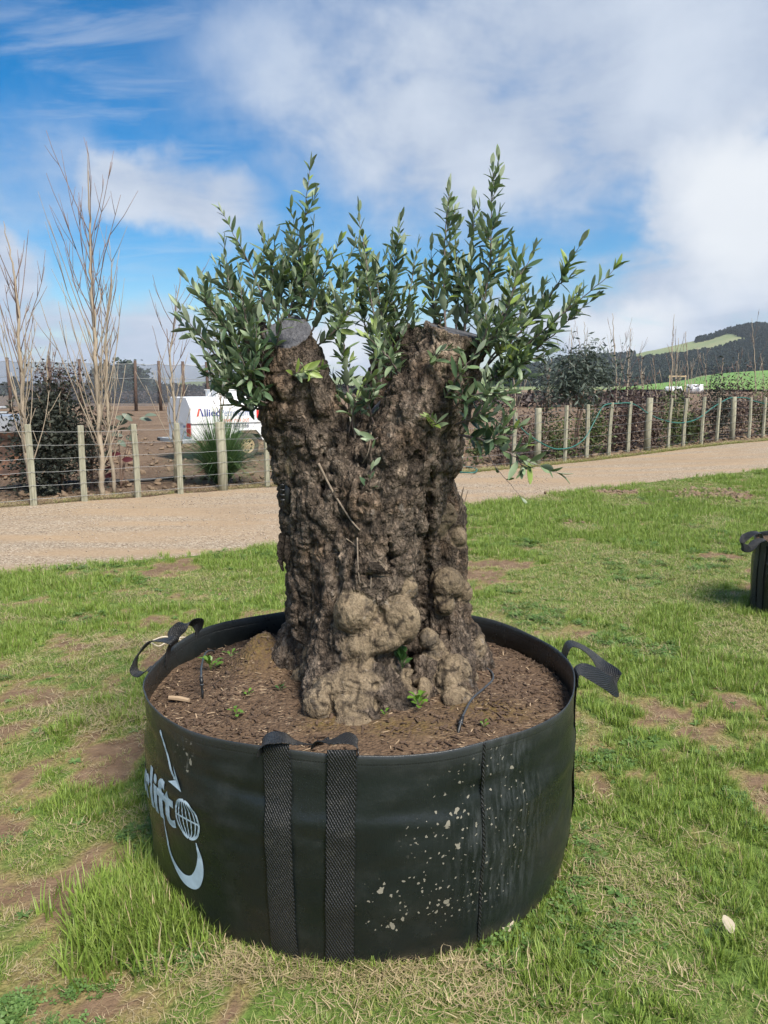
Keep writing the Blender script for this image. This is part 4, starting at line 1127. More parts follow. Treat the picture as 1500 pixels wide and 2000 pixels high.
for path, rp, ins in (
        ([(628, 860), (632, 900), (630, 940), (634, 990)], (4, 8, 10, 6), 0.0), ([(684, 1000), (690, 1060), (686, 1120), (680, 1180)], (5, 9, 9, 5), 0.0), ([(650, 1060), (655, 1110), (652, 1170), (645, 1215)], (6, 12, 13, 7), 0.005),
        ([(757, 1050), (762, 1085), (758, 1120)], (6, 11, 6), 0.005), ([(702, 860), (706, 920), (700, 985)], (4, 7, 5), 0.0), ([(772, 1010), (790, 950), (815, 900), (838, 850)], (4, 7, 8, 5), 0.0), ([(838, 930), (836, 985), (830, 1050), (828, 1120), (822, 1190), (815, 1250)], (12, 15, 13, 14, 15, 12), 0.015),
        ([(655, 800), (668, 860), (690, 910)], (6, 9, 6), 0.003), ([(560, 880), (566, 940), (570, 1000)], (3, 6, 4), 0.0), ([(590, 700), (598, 760), (612, 830)], (3, 6, 4), 0.0), ([(820, 720), (815, 770), (800, 820)], (4, 7, 5), 0.0), ([(870, 700), (865, 760), (850, 820)], (4, 8, 6), 0.0),
        ([(610, 1040), (606, 1110), (608, 1190)], (3, 6, 4), 0.0), ([(735, 1165), (742, 1200), (735, 1235)], (5, 8, 5), 0.0), ([(722, 1290), (745, 1285), (770, 1270)], (4, 6, 4), 0.0), ([(655, 1300), (690, 1295), (720, 1300)], (3, 5, 3), 0.0), ([(648, 1360), (647, 1390), (652, 1415)], (4, 6, 4), 0.0), ([(735, 1340), (740, 1380), (748, 1410)], (5, 8, 5), 0.0),
        ([(800, 1280), (808, 1330), (812, 1380)], (8, 11, 7), 0.006), ([(860, 1345), (858, 1375), (850, 1400)], (4, 7, 4), 0.0), ([(870, 1200), (873, 1240), (868, 1280)], (3, 6, 4), 0.0), ([(884, 930), (888, 975), (880, 1010)], (3, 5, 3), 0.0), ([(700, 1120), (720, 1125), (745, 1118)], (3, 6, 4), 0.0), ([(530, 800), (545, 840), (552, 890)], (3, 5, 3), 0.0),
        ([(745, 880), (735, 930), (742, 1000)], (3, 6, 4), 0.0), ([(580, 1200), (590, 1240), (600, 1275)], (4, 7, 5), 0.0)):
    groove(path, rp, ins)
BARE = [pr(px, py, skin_depth(px, py) or 2.5, r) for px, py, r in ((865, 668, 26), (890, 672, 24), (856, 700, 20), (862, 735, 12), (664, 1120, 13), (662, 1160, 12), (660, 1080, 11), (740, 1112, 15), (788, 920, 12), (612, 1080, 8))]
SKIN = {p: skin_depth(*p) for p in [(622, 905), (650, 960), (685, 1015), (703, 1036), (693, 850), (706, 940), (740, 995), (698, 1050), (699, 1100), (702, 1138), (676, 1052), (690, 1062), (705, 1078), (720, 880), (708, 905), (725, 1125), (724, 1150), (562, 965), (567, 733), (845, 850), (718, 965), (785, 1312)]}
field_[:, :, 0] = 1.0

# --- surface of the solid
def surface_nets(f):
    ins = f < 0
    c = ins[:-1, :-1, :-1].astype(np.int8)
    for dx in (0, 1):
        for dy in (0, 1):
            for dz in (0, 1):
                if dx or dy or dz:
                    c = c + ins[dx:dx + c.shape[0], dy:dy + c.shape[1], dz:dz + c.shape[2]]
    act = (c > 0) & (c < 8)
    I, J, K = np.nonzero(act)
    vid = np.full(act.shape, -1, np.int32); vid[I, J, K] = np.arange(len(I))
    acc = np.zeros((len(I), 3), np.float64); cnt = np.zeros(len(I))
    corners = [(0, 0, 0), (1, 0, 0), (0, 1, 0), (1, 1, 0), (0, 0, 1), (1, 0, 1), (0, 1, 1), (1, 1, 1)]
    vals = [f[I + a, J + b, K + c_] for a, b, c_ in corners]
    for i in range(8):
        for j in range(i + 1, 8):
            d = np.abs(np.array(corners[i]) - np.array(corners[j]))
            if d.sum() != 1: continue
            va, vb = vals[i], vals[j]; cr = (va < 0) != (vb < 0)
            t = np.where(cr, va / np.where(cr, va - vb, 1), 0)
            p = np.array(corners[i])[None] + t[:, None] * (np.array(corners[j]) - np.array(corners[i]))[None]
            acc += np.where(cr[:, None], p, 0); cnt += cr
    V = np.stack([I, J, K], 1) + acc / cnt[:, None]
    Q = []
    for ax in range(3):
        sa = [slice(None)] * 3; sb = [slice(None)] * 3
        sa[ax] = slice(0, -1); sb[ax] = slice(1, None)
        a, b = ins[tuple(sa)], ins[tuple(sb)]
        e = np.argwhere(a != b)
        o1, o2 = [k for k in range(3) if k != ax]
        e = e[(e[:, o1] > 0) & (e[:, o2] > 0) & (e[:, o1] < act.shape[o1]) & (e[:, o2] < act.shape[o2]) & (e[:, ax] < act.shape[ax])]
        def vv(d1, d2):
            q = e.copy(); q[:, o1] -= d1; q[:, o2] -= d2
            return vid[q[:, 0], q[:, 1], q[:, 2]]
        quad = np.stack([vv(1, 1), vv(0, 1), vv(0, 0), vv(1, 0)], 1)
        flip = a[e[:, 0], e[:, 1], e[:, 2]]
        if ax == 1: flip = ~flip
        quad[~flip] = quad[~flip][:, ::-1]
        Q.append(quad)
    Q = np.concatenate(Q); Q = Q[(Q >= 0).all(1)]
    return G0 + V * VX, Q
TV, TQ = surface_nets(field_)
def vnormals(V, Q):
    d = np.cross(V[Q[:, 2]] - V[Q[:, 0]], V[Q[:, 3]] - V[Q[:, 1]])
    N_ = np.zeros_like(V)
    for k in range(4): np.add.at(N_, Q[:, k], d)
    return N_ / np.maximum(1e-12, np.linalg.norm(N_, axis=1, keepdims=True))
NV = vnormals(TV, TQ)
bmask = np.zeros(len(TV))
for c, r in BURLS:
    q = np.linalg.norm((TV - c) / r, axis=1)
    bmask = np.maximum(bmask, sstep(1.22, 0.98, q))
cmask = np.zeros(len(TV))
for p0, nn, rad in CUTS:
    dist = (TV - p0) @ nn
    cmask = np.maximum(cmask, ((np.abs(dist) < 0.006) & (np.linalg.norm(TV - p0, axis=1) < rad) & (NV @ nn > 0.7)).astype(float))
warp = np.stack([fbm(TV, 9, 2, 101 + k) for k in range(3)], 1) - 0.5
Pw = (TV + 0.05 * warp) * np.array([1, 1, 0.48])
crack = ridge(Pw, 22.0, 3, 41)
plates = ridge(Pw * np.array([1, 1, 1.5]), 34.0, 2, 47)
strand = ridge((TV + 0.06 * warp) * np.array([1, 1, 0.16]), 11.0, 2, 91)
rings = 0.5 + 0.5 * np.sin((TV[:, 2] + 0.02 * warp[:, 2] * 8) * 420)
bark = (1 - cmask) * ((1 - 0.72 * bmask) * (0.015 * (crack - 0.6) + 0.009 * (plates - 0.6) + 0.020 * (strand - 0.6)) + 0.005 * (fbm(TV, 55, 2, 51) - 0.5))
low = (1 - cmask) * 0.016 * (fbm(TV * np.array([1, 1, 0.5]), 9.0, 3, 44) - 0.5)
wr = (1 - cmask) * 0.0035 * bmask * (rings - 0.5) * sstep(0.45, 0.6, fbm(TV, 7, 2, 77))
bare = np.zeros(len(TV))
for c, r in BARE: bare = np.maximum(bare, sstep(1.5, 0.7, np.linalg.norm((TV - c) / r, axis=1)))
bare *= (1 - cmask)
TV2 = TV + NV * (bark + low + wr)[:, None]

m, n = material('olive_bark')
geo = n('ShaderNodeNewGeometry'); P = geo.outputs['Position']
Pm = n('ShaderNodeMapping', Vector=P, Scale=(1, 1, 0.45)).outputs[0]
bu = n('ShaderNodeAttribute', {'attribute_name': 'burl'}).outputs['Fac']
cu_ = n('ShaderNodeAttribute', {'attribute_name': 'sawn'}).outputs['Fac']
ck = n('ShaderNodeAttribute', {'attribute_name': 'plate'}).outputs['Fac']
n1 = n.noise(Pm, 24.0, 7.0, 0.65); n2 = n.noise(P, 5.0, 4.0, 0.6); n3 = n.noise(P, 150.0, 4.0, 0.75)
wp = n.vmath('ADD', P, n('ShaderNodeVectorMath', {'operation': 'SCALE'}, i0=n('ShaderNodeTexNoise', Vector=P, Scale=26.0, Detail=4.0).outputs[1], Scale=0.05).outputs[0]).outputs[0]
fl = n('ShaderNodeTexVoronoi', Vector=n('ShaderNodeMapping', Vector=wp, Scale=(1, 1, 0.55)).outputs[0], Scale=95.0)
flk = n('ShaderNodeSeparateColor', Color=fl.outputs['Color']).outputs[0]
fis = n.noise(n('ShaderNodeMapping', Vector=wp, Scale=(1, 1, 0.13)).outputs[0], 62.0, 4.0, 0.6)
vo = n('ShaderNodeTexVoronoi', {'feature': 'DISTANCE_TO_EDGE'}, Vector=n.vmath('ADD', n('ShaderNodeMapping', Vector=P, Scale=(1, 1, 0.36)).outputs[0], n('ShaderNodeVectorMath', {'operation': 'SCALE'}, i0=n('ShaderNodeTexNoise', Vector=P, Scale=22.0, Detail=4.0).outputs[1], Scale=0.06).outputs[0]).outputs[0], Scale=48.0)
barkc = n.ramp(n.math('ADD', n.math('MULTIPLY', n1, 0.6), n.math('MULTIPLY', n3, 0.4)), [(0.28, (0.036, 0.029, 0.023)), (0.45, (0.112, 0.087, 0.067)), (0.58, (0.195, 0.157, 0.122)), (0.75, (0.36, 0.305, 0.25))])
warm = n.ramp(n1, [(0.3, (0.065, 0.045, 0.031)), (0.7, (0.215, 0.155, 0.108))])
barkc = n.mix(n.ss(n2, 0.48, 0.64), barkc, warm)
dk = n.ss(n.noise(P, 8.5, 5.0, 0.6), 0.55, 0.68)
barkc = n.mix(n.math('MULTIPLY', dk, 0.55), barkc, (0.035, 0.029, 0.025))
burlc = n.ramp(n.math('ADD', n.math('MULTIPLY', n.noise(P, 16.0, 6.0, 0.65), 0.65), n.math('MULTIPLY', n3, 0.35)), [(0.30, (0.080, 0.061, 0.040)), (0.5, (0.215, 0.165, 0.105)), (0.72, (0.37, 0.295, 0.195))])
burlc = n.mix(n.math('MULTIPLY', n.ss(n.noise(P, 11.0, 4.0, 0.6), 0.57, 0.66), 0.7), burlc, (0.055, 0.05, 0.046))
barkc = n.mix(0.55, barkc, n.ramp(flk, [(0.0, (0.35, 0.34, 0.33)), (0.5, (0.85, 0.83, 0.80)), (0.85, (1.25, 1.2, 1.15)), (1.0, (2.0, 1.95, 1.9))]), 'MULTIPLY')
col = n.mix(n.math('MULTIPLY', n.math('MULTIPLY', bu, n.ss(n1, 0.32, 0.48, 0.3, 0.95)), n.ss(n3, 0.3, 0.55, 0.55, 1.0)), barkc, burlc)
col = n.mix(n.math('MULTIPLY', n.ss(fis, 0.47, 0.36), n.math('SUBTRACT', 0.68, n.math('MULTIPLY', bu, 0.45))), col, (0.020, 0.016, 0.013))
bare_ = n('ShaderNodeAttribute', {'attribute_name': 'bare'}).outputs['Fac']
grain = n.noise(n('ShaderNodeMapping', Vector=P, Scale=(90, 90, 8)).outputs[0], 1.0, 4.0, 0.65)
col = n.mix(n.math('MULTIPLY', bare_, n.ss(n1, 0.3, 0.5, 0.4, 0.95)), col, n.ramp(grain, [(0.3, (0.17, 0.125, 0.09)), (0.7, (0.44, 0.35, 0.26))]))
col = n.mix(n.math('MULTIPLY', n.ss(ck, 0.50, 0.14), 0.85), col, (0.022, 0.017, 0.013))
col = n.mix(n.math('MULTIPLY', n.ss(n.noise(P, 26.0, 4.0), 0.64, 0.74), 0.4), col, (0.33, 0.30, 0.26))
lich = n.math('MULTIPLY', n.ss(n.noise(P, 9.0, 5.0, 0.7), 0.62, 0.72), n.ss(n.math('SUBTRACT', n('ShaderNodeSeparateXYZ', Vector=P).outputs[2], 0.6), 0.25, 0.0))
col = n.mix(n.math('MULTIPLY', lich, 0.5), col, (0.13, 0.13, 0.035))
# weathered saw cuts: grey end grain with fine checks
gr = n.noise(P, 46.0, 6.0, 0.7); chk = n.noise(n('ShaderNodeMapping', Vector=P, Scale=(160, 16, 60)).outputs[0], 1.0, 3.0, 0.6)
cutc = n.ramp(n.math('ADD', n.math('MULTIPLY', gr, 0.5), n.math('MULTIPLY', chk, 0.5)), [(0.3, (0.045, 0.046, 0.052)), (0.55, (0.105, 0.107, 0.118)), (0.75, (0.20, 0.195, 0.19))])
col = n.mix(cu_, col, cutc)
h = n.math('ADD', n.math('ADD', n.math('MULTIPLY', n1, 0.8), n.math('ADD', n.math('MULTIPLY', n3, 0.35), n.math('MULTIPLY', flk, n.math('SUBTRACT', 0.35, n.math('MULTIPLY', bu, 0.3))))), n.math('MULTIPLY', n.math('MULTIPLY', n.ss(vo.outputs['Distance'], 0.0, 0.35), n.math('SUBTRACT', 1.0, n.math('MULTIPLY', bu, 0.7))), 0.55))
h = n.math('ADD', h, n.math('MULTIPLY', n.ss(fis, 0.34, 0.56), n.math('SUBTRACT', 0.9, n.math('MULTIPLY', bu, 0.6))))
h = n.math('MULTIPLY', h, n.ss(cu_, 0.0, 1.0, 1.0, 0.25))
bs = n('ShaderNodeBsdfPrincipled', Base_Color=col, Roughness=n.ss(n1, 0.3, 0.7, 0.95, 0.75), Normal=bump(n, h, 1.0, 0.011))
bs.inputs['Specular IOR Level'].default_value = 0.22
finish(n, bs)

olive = empty('olive_tree', (TR[0], TR[1], 0.55), 'gnarled old olive tree with burled trunk and sawn limbs sprouting new shoots', 'olive tree')
OFF = np.array([TR[0], TR[1], 0.55])
me = np_mesh('trunk', TV2 - OFF, TQ, ['olive_bark'])
for nm, val in (('burl', bmask), ('sawn', cmask), ('plate', crack), ('bare', bare)):
    me.attributes.new(nm, 'FLOAT', 'POINT').data.foreach_set('value', val.astype(np.float32))
trunk = obj('trunk', me, olive)
del field_

# loose strip of bark peeling at the left, and scraps on the front
def flap(pts, wid, name='bark_flap', thick=0.004, wdir=(1, 0.2, 0)):
    C = catmull([np.array(p) - OFF for p in pts], 6); W = np.interp(np.linspace(0, 1, len(C)), np.linspace(0, 1, len(wid)), wid)
    wd = np.array(wdir, float); wd /= np.linalg.norm(wd)
    b = MB(); V = []; F = []
    for i in range(len(C)):
        j = rng.normal(0, 0.15, 2)
        for s, t in ((-0.5, 0), (0.0, thick), (0.5, 0), (0.0, -thick)):
            V.append(C[i] + wd * W[i] * s * (1 + j[0]) + np.array([0, -t, 0]))
    for i in range(len(C) - 1):
        for j in range(4): F.append((i * 4 + j, i * 4 + (j + 1) % 4, i * 4 + 4 + (j + 1) % 4, i * 4 + 4 + j))
    F += [(3, 2, 1, 0), tuple(range(len(V) - 4, len(V)))]
    b.add(V, F); return b.build(name, 'olive_bark', olive)
flap([A(556, 1040, 2.58), A(549, 1070, 2.56), A(548, 1095, 2.56), A(553, 1116, 2.56)], [0.03, 0.028, 0.02, 0.006])
flap([A(566, 1045, 2.56), A(562, 1080, 2.54), A(561, 1106, 2.54)], [0.026, 0.02, 0.006])
flap([A(728, 1098, 2.36), A(738, 1112, 2.35), A(746, 1122, 2.36)], [0.02, 0.05, 0.06], 'torn_wood', 0.006)
# ------------------------------------------------------------------ olive shoots and leaves
def leaf_mat(name, top, under, rough=0.42):
    for nm, c0, rg in ((name, top, rough), (name + '_under', under, 0.65)):
        m, n = material(nm)
        geo = n('ShaderNodeNewGeometry'); P = geo.outputs['Position']
        f = n.math('FRACT', n.math('ADD', n('ShaderNodeObjectInfo').outputs['Random'], geo.outputs['Random Per Island']))
        c = n.mix(f, tuple(v * 0.72 for v in c0), tuple(v * 1.3 for v in c0))
        c = n.mix(n.ss(n.noise(P, 30.0, 3.0), 0.4, 0.7, 0.0, 0.25), c, tuple(v * 0.6 for v in c0))
        bs = n('ShaderNodeBsdfPrincipled', Base_Color=c, Roughness=rg)
        bs.inputs['Specular IOR Level'].default_value = 0.45 if nm == name else 0.25
        tr = n('ShaderNodeBsdfTranslucent', Color=n.mix(0.4, c, (0.22, 0.32, 0.05)))
        finish(n, n('ShaderNodeMixShader', i0=0.30, i1=bs.outputs[0], i2=tr.outputs[0]))
leaf_mat('leaf_old', (0.075, 0.130, 0.065), (0.28, 0.34, 0.23))
leaf_mat('leaf_mid', (0.165, 0.240, 0.115), (0.36, 0.43, 0.28))
leaf_mat('leaf_young', (0.24, 0.33, 0.075), (0.32, 0.40, 0.16))
leaf_mat('leaf_grey', (0.25, 0.33, 0.19), (0.40, 0.47, 0.33))
simple('shoot_bark', (0.16, 0.125, 0.115), 0.7, 0.35, 60.0)
simple('twig_bark', (0.20, 0.16, 0.12), 0.8, 0.35, 60.0)
LEAFM = ['leaf_old', 'leaf_mid', 'leaf_young', 'leaf_grey']
def leaf_geo(L=0.05, W=0.0135, curl=0.15, fold=0.25, twist=0.0):
    """lance leaf along +X, normal +Z: upper and lower faces, slightly folded and arched"""
    st = [(0.0, 0.05), (0.10, 0.35), (0.30, 0.86), (0.52, 1.0), (0.74, 0.78), (0.90, 0.38), (1.0, 0.0)]
    V = []; F = []; M = []
    for side, dz in ((0, 0.00035), (1, -0.00035)):
        b = len(V)
        for t, w in st:
            x = L * t; z = -curl * L * t * t + 0.10 * L * t
            hw = W * 0.5 * w
            tw = twist * t
            for s in (-1, 0, 1):
                y = s * hw; zf = fold * abs(y)
                V.append((x, y * math.cos(tw), z + zf + y * math.sin(tw) + dz))
        k = len(st)
        for i in range(k - 1):
            for j in range(2):
                q = (b + i * 3 + j, b + i * 3 + 3 + j, b + i * 3 + 4 + j, b + i * 3 + 1 + j)
                F.append(q if side == 0 else q[::-1]); M.append(side)
    return np.array(V), F, M
LG = [leaf_geo(0.055, 0.0175, 0.12, 0.25, 0.2), leaf_geo(0.060, 0.0160, 0.28, 0.35, -0.3), leaf_geo(0.050, 0.0185, 0.05, 0.2, 0.0), leaf_geo(0.062, 0.0195, -0.12, 0.3, 0.35)]
LMESH = {}
for gi_, (V, F, M) in enumerate(LG):
    for mi, nm in enumerate(LEAFM):
        LMESH[gi_, mi] = np_mesh('leaf', V, F, [nm, nm + '_under'], M, True)
LEAVES = []      # (matrix, shape, material, shoot index)
SHOOTS = []      # (points, radii)
frnd = random.Random(42)
def frame(dirv, upv):
    x = Vector(dirv).normalized(); z = Vector(upv) - x * Vector(upv).dot(x)
    z = z.normalized() if z.length > 1e-5 else x.orthogonal().normalized()
    y = z.cross(x)
    return Matrix((x, y, z)).transposed()
def leaf_at(p, stem, az, open_ang, size, mi, si):
    stem = stem.normalized(); o = stem.orthogonal().normalized()
    side = Quaternion(stem, az) @ o
    d = (stem * math.cos(open_ang) + side * math.sin(open_ang)).normalized()
    up = stem * math.sin(open_ang) - side * math.cos(open_ang)       # upper face looks towards the stem
    up = up * 0.9 + Vector((frnd.gauss(0, 0.3), frnd.gauss(0.0, 0.3), 0.35))
    M3 = frame(d, up)
    LEAVES.append((p, M3, size * 1.2, frnd.randrange(4), mi, si))
def grow(points, age=0.5, gap=0.026, lsize=1.0, side=True, rad=0.0042, bare=0.12, side_len=0.11, density=1.0):
    """one shoot through given places; pairs of leaves along it, side twigs lower down"""
    C = catmull([np.array(p) for p in points], 10)
    for i in range(1, len(C)): C[i] += np.array([frnd.gauss(0, 0.0015) for _ in range(3)])
    si = len(SHOOTS)
    rr_ = [rad * (1 - 0.82 * i / (len(C) - 1)) for i in range(len(C))]
    SHOOTS.append((C, rr_))
    L = np.concatenate([[0], np.cumsum(np.linalg.norm(np.diff(C, axis=0), axis=1))]); tot = L[-1]
    s = tot * bare; az = frnd.uniform(0, 6.28)
    while s < tot:
        p = Vector([np.interp(s, L, C[:, k]) for k in range(3)]); q = Vector([np.interp(min(tot, s + 0.01), L, C[:, k]) for k in range(3)])
        q0 = Vector([np.interp(max(0, s - 0.01), L, C[:, k]) for k in range(3)])
        stem = q - q0; t = s / tot
        az += math.pi / 2 + frnd.gauss(0, 0.25)
        tip = tot - s < 0.05
        for h in (0, math.pi):
            if frnd.random() > density: continue
            op = frnd.uniform(0.60, 1.20) * (0.55 if tip else 1.0)
            sz = lsize * frnd.uniform(0.72, 1.12) * (0.62 if tip else 1.0) * (1.0 - 0.2 * t)
            u = frnd.random() + (t - 0.5) * 0.5 + (age - 0.5)
            mi = 0 if u < 0.30 else (1 if u < 0.62 else (3 if u < 0.98 else 2))
            leaf_at(p, stem, az + h, op, sz, mi, si)
        if side and s > 0.04 and tot - s > 0.07 and frnd.random() < 0.52:
            sd = Quaternion(stem.normalized(), az + frnd.uniform(0, 6.28)) @ stem.orthogonal().normalized()
            d = (stem.normalized() * frnd.uniform(0.7, 1.2) + sd * frnd.uniform(0.5, 1.0)).normalized()
            l = side_len * frnd.uniform(0.45, 1.25) * (1 - 0.45 * t)
            e = p + d * l + Vector((0, 0, l * 0.25))
            grow([p, p + d * l * 0.5, e], age + frnd.uniform(-0.12, 0.2), gap * 0.82, lsize * 0.9, False, 0.0022, 0.15)
        s += gap * frnd.uniform(0.8, 1.2)
    # terminal pair
    for h in (0, math.pi):
        leaf_at(Vector(C[-1]), Vector(C[-1] - C[-3]), az + h, 0.22, lsize * 0.7, 2 if age > 0.55 and frnd.random() < 0.5 else 3, si)
def P3(*a): return [A(px, py, d) for px, py, d in a]
_l = 2.55
for pts, age in (
        # left limb
        ([(505, 715, 2.60), (440, 640, 2.50), (365, 548, 2.42)], 0.5), ([(500, 745, 2.60), (420, 690, 2.50), (350, 603, 2.46)], 0.42), ([(505, 770, 2.60), (440, 735, 2.50), (385, 668, 2.42)], 0.3),
        ([(510, 690, 2.62), (455, 590, 2.60), (438, 478, 2.60)], 0.5), ([(515, 760, 2.56), (470, 690, 2.46), (430, 600, 2.42)], 0.3), ([(535, 660, 2.64), (500, 545, 2.62), (438, 420, 2.58)], 0.45),
        ([(560, 640, 2.66), (585, 500, 2.66), (605, 330, 2.62)], 0.5), ([(565, 640, 2.68), (535, 540, 2.70), (512, 462, 2.68)], 0.5), ([(592, 650, 2.62), (622, 560, 2.58), (662, 475, 2.54)], 0.6),
        ([(590, 640, 2.70), (580, 540, 2.74), (570, 470, 2.75)], 0.35), ([(600, 660, 2.66), (650, 575, 2.68), (688, 490, 2.66)], 0.6), ([(520, 700, 2.54), (480, 620, 2.46), (470, 540, 2.44)], 0.35),
        ([(530, 790, 2.52), (480, 770, 2.42), (430, 700, 2.38)], 0.25), ([(520, 740, 2.50), (500, 690, 2.42), (505, 620, 2.38)], 0.3), ([(515, 770, 2.52), (490, 740, 2.40), (455, 655, 2.36)], 0.25), ([(540, 690, 2.50), (545, 630, 2.45), (530, 575, 2.44)], 0.45),
        ([(600, 690, 2.60), (660, 640, 2.52), (700, 560, 2.48)], 0.65), ([(560, 630, 2.72), (600, 560, 2.76), (625, 480, 2.8)], 0.4), ([(545, 640, 2.68), (540, 575, 2.66), (555, 505, 2.62)], 0.35),
        ([(495, 620, 2.84), (460, 570, 2.84), (440, 520, 2.84)], 0.4), ([(490, 640, 2.84), (430, 620, 2.82), (400, 560, 2.82)], 0.4), ([(510, 800, 2.56), (470, 790, 2.48), (410, 740, 2.44)], 0.2), ([(500, 720, 2.7), (450, 700, 2.66), (400, 640, 2.62)], 0.3),
        # between the limbs
        ([(690, 850, 2.60), (676, 740, 2.58), (668, 650, 2.60), (650, 570, 2.62)], 0.6), ([(745, 760, 2.66), (725, 580, 2.68), (700, 415, 2.70)], 0.45), ([(765, 700, 2.90), (765, 570, 2.88), (778, 445, 2.86)], 0.45),
        ([(775, 700, 2.92), (795, 600, 2.94), (815, 485, 2.96)], 0.4), ([(740, 720, 2.88), (715, 640, 2.84), (700, 560, 2.84)], 0.5), ([(770, 690, 2.86), (745, 610, 2.80), (735, 520, 2.80)], 0.4), ([(760, 760, 2.58), (770, 690, 2.52), (800, 620, 2.48)], 0.65),
        ([(790, 750, 2.56), (760, 700, 2.48), (720, 660, 2.44)], 0.6), ([(730, 830, 2.52), (715, 760, 2.46), (735, 700, 2.44)], 0.45), ([(765, 660, 2.9), (770, 600, 2.88), (740, 540, 2.86)], 0.4),
        # right limb
        ([(870, 660, 2.58), (868, 500, 2.58), (877, 370, 2.58)], 0.55), ([(905, 665, 2.60), (920, 530, 2.60), (925, 395, 2.62)], 0.55), ([(930, 690, 2.58), (955, 520, 2.56), (962, 325, 2.54)], 0.55), ([(945, 690, 2.58), (1000, 575, 2.56), (1042, 490, 2.54)], 0.6),
        ([(945, 720, 2.56), (1060, 600, 2.48), (1135, 472, 2.42)], 0.6), ([(950, 740, 2.54), (1080, 630, 2.42), (1200, 528, 2.34)], 0.6), ([(940, 755, 2.54), (1050, 680, 2.44), (1150, 590, 2.38)], 0.5), ([(850, 660, 2.62), (845, 560, 2.64), (842, 485, 2.64)], 0.5),
        ([(940, 770, 2.54), (1000, 720, 2.46), (1070, 690, 2.40)], 0.5), ([(890, 660, 2.62), (895, 570, 2.66), (890, 460, 2.68)], 0.5), ([(935, 700, 2.50), (985, 620, 2.42), (1010, 530, 2.38)], 0.6), ([(925, 720, 2.48), (950, 640, 2.42), (940, 560, 2.40)], 0.5),
        ([(945, 720, 2.60), (1000, 640, 2.64), (1060, 560, 2.66)], 0.5), ([(900, 690, 2.66), (910, 600, 2.72), (905, 520, 2.74)], 0.4), ([(880, 800, 2.46), (930, 770, 2.38), (985, 770, 2.34)], 0.35), ([(860, 790, 2.45), (900, 730, 2.38), (930, 690, 2.36)], 0.35),
        ([(890, 830, 2.48), (930, 810, 2.40), (985, 740, 2.36)], 0.35), ([(905, 850, 2.50), (960, 860, 2.42), (1010, 835, 2.38)], 0.4), ([(840, 720, 2.46), (855, 690, 2.40), (880, 680, 2.38)], 0.4), ([(870, 655, 2.62), (850, 600, 2.60), (860, 540, 2.60)], 0.55),
        ([(940, 700, 2.62), (970, 640, 2.68), (985, 570, 2.72)], 0.45)):
    grow(P3(*pts), age)
# the low branch hanging out to the right, small sprays on the trunk
grow(P3((895, 850, 2.48), (950, 862, 2.40), (1010, 893, 2.34), (1085, 922, 2.28)), 0.55, 0.034, 1.15, True, 0.0042, 0.2, 0.08, 0.85)
grow(P3((950, 880, 2.42), (975, 920, 2.38), (1018, 972, 2.34)), 0.45, 0.05, 0.6, False, 0.002, 0.35, 0.05, 0.6)
grow(P3((845, 850, 2.44), (850, 825, 2.40), (838, 812, 2.38)), 0.95, 0.014, 0.8, False, 0.003, 0.3)
grow(P3((567, 733, 2.475), (590, 725, 2.43), (625, 722, 2.40)), 0.95, 0.018, 1.0, False, 0.0022, 0.1)
grow(P3((680, 850, 2.50), (700, 770, 2.44), (725, 735, 2.40)), 0.6, 0.03, 1.0, False, 0.0026, 0.3)
grow(P3((745, 850, 2.44), (726, 860, 2.40), (712, 852, 2.40)), 0.4, 0.03, 0.9, False, 0.0018, 0.4)
grow(P3((718, 965, 2.42), (722, 945, 2.39), (728, 912, 2.38)), 0.4, 0.035, 0.9, False, 0.002, 0.3)
grow(P3((850, 945, 2.66), (852, 930, 2.60), (866, 915, 2.56)), 0.3, 0.02, 0.7, False, 0.002, 0.2)

# which leaves show largest: each of those is a part of its own, the rest stay one mass
order = sorted(range(len(LEAVES)), key=lambda i: -(LEAVES[i][2] / LEAVES[i][0].y * (0.35 + abs((LEAVES[i][1] @ Vector((0, 0, 1))).y))))
single = set(order[:300])
shoot_objs = {}
mains = 0
thin_mb = MB()
for i, (C, rr_) in enumerate(SHOOTS):
    if rr_[0] > 0.0025:
        b = MB(); b.tube(C - OFF, rr_, 6); shoot_objs[i] = b.build('shoot', 'shoot_bark', olive, True)
    else:
        thin_mb.tube(C - OFF, rr_, 4, cap=False)
o = thin_mb.build('side_twigs', 'shoot_bark', olive, True); o['kind'] = 'stuff'
fV = []; fF = []; fM = []; base = 0
for i, (p, M3, sz, g, mi, si) in enumerate(LEAVES):
    if i in single:
        o = bpy.data.objects.new('leaf', LMESH[g, mi])
        o.matrix_local = Matrix.Translation(Vector(p) - Vector(OFF)) @ M3.to_4x4() @ Matrix.Diagonal((sz, sz, sz, 1))
        COL.objects.link(o); o.parent = shoot_objs.get(si, olive)
    else:
        V, F, M = LG[g]
        W = (V * sz) @ np.array(M3).T + np.array(p) - OFF
        fV.append(W); fF.append(np.array(F) + base); base += len(V)
        fM += [2 * mi + s for s in M]
names = []
for nm in LEAFM: names += [nm, nm + '_under']
fol = obj('foliage', np_mesh('foliage', np.concatenate(fV), np.concatenate(fF), names, np.array(fM)), olive)
fol['kind'] = 'stuff'
print('leaves', len(LEAVES), 'shoots', len(SHOOTS))
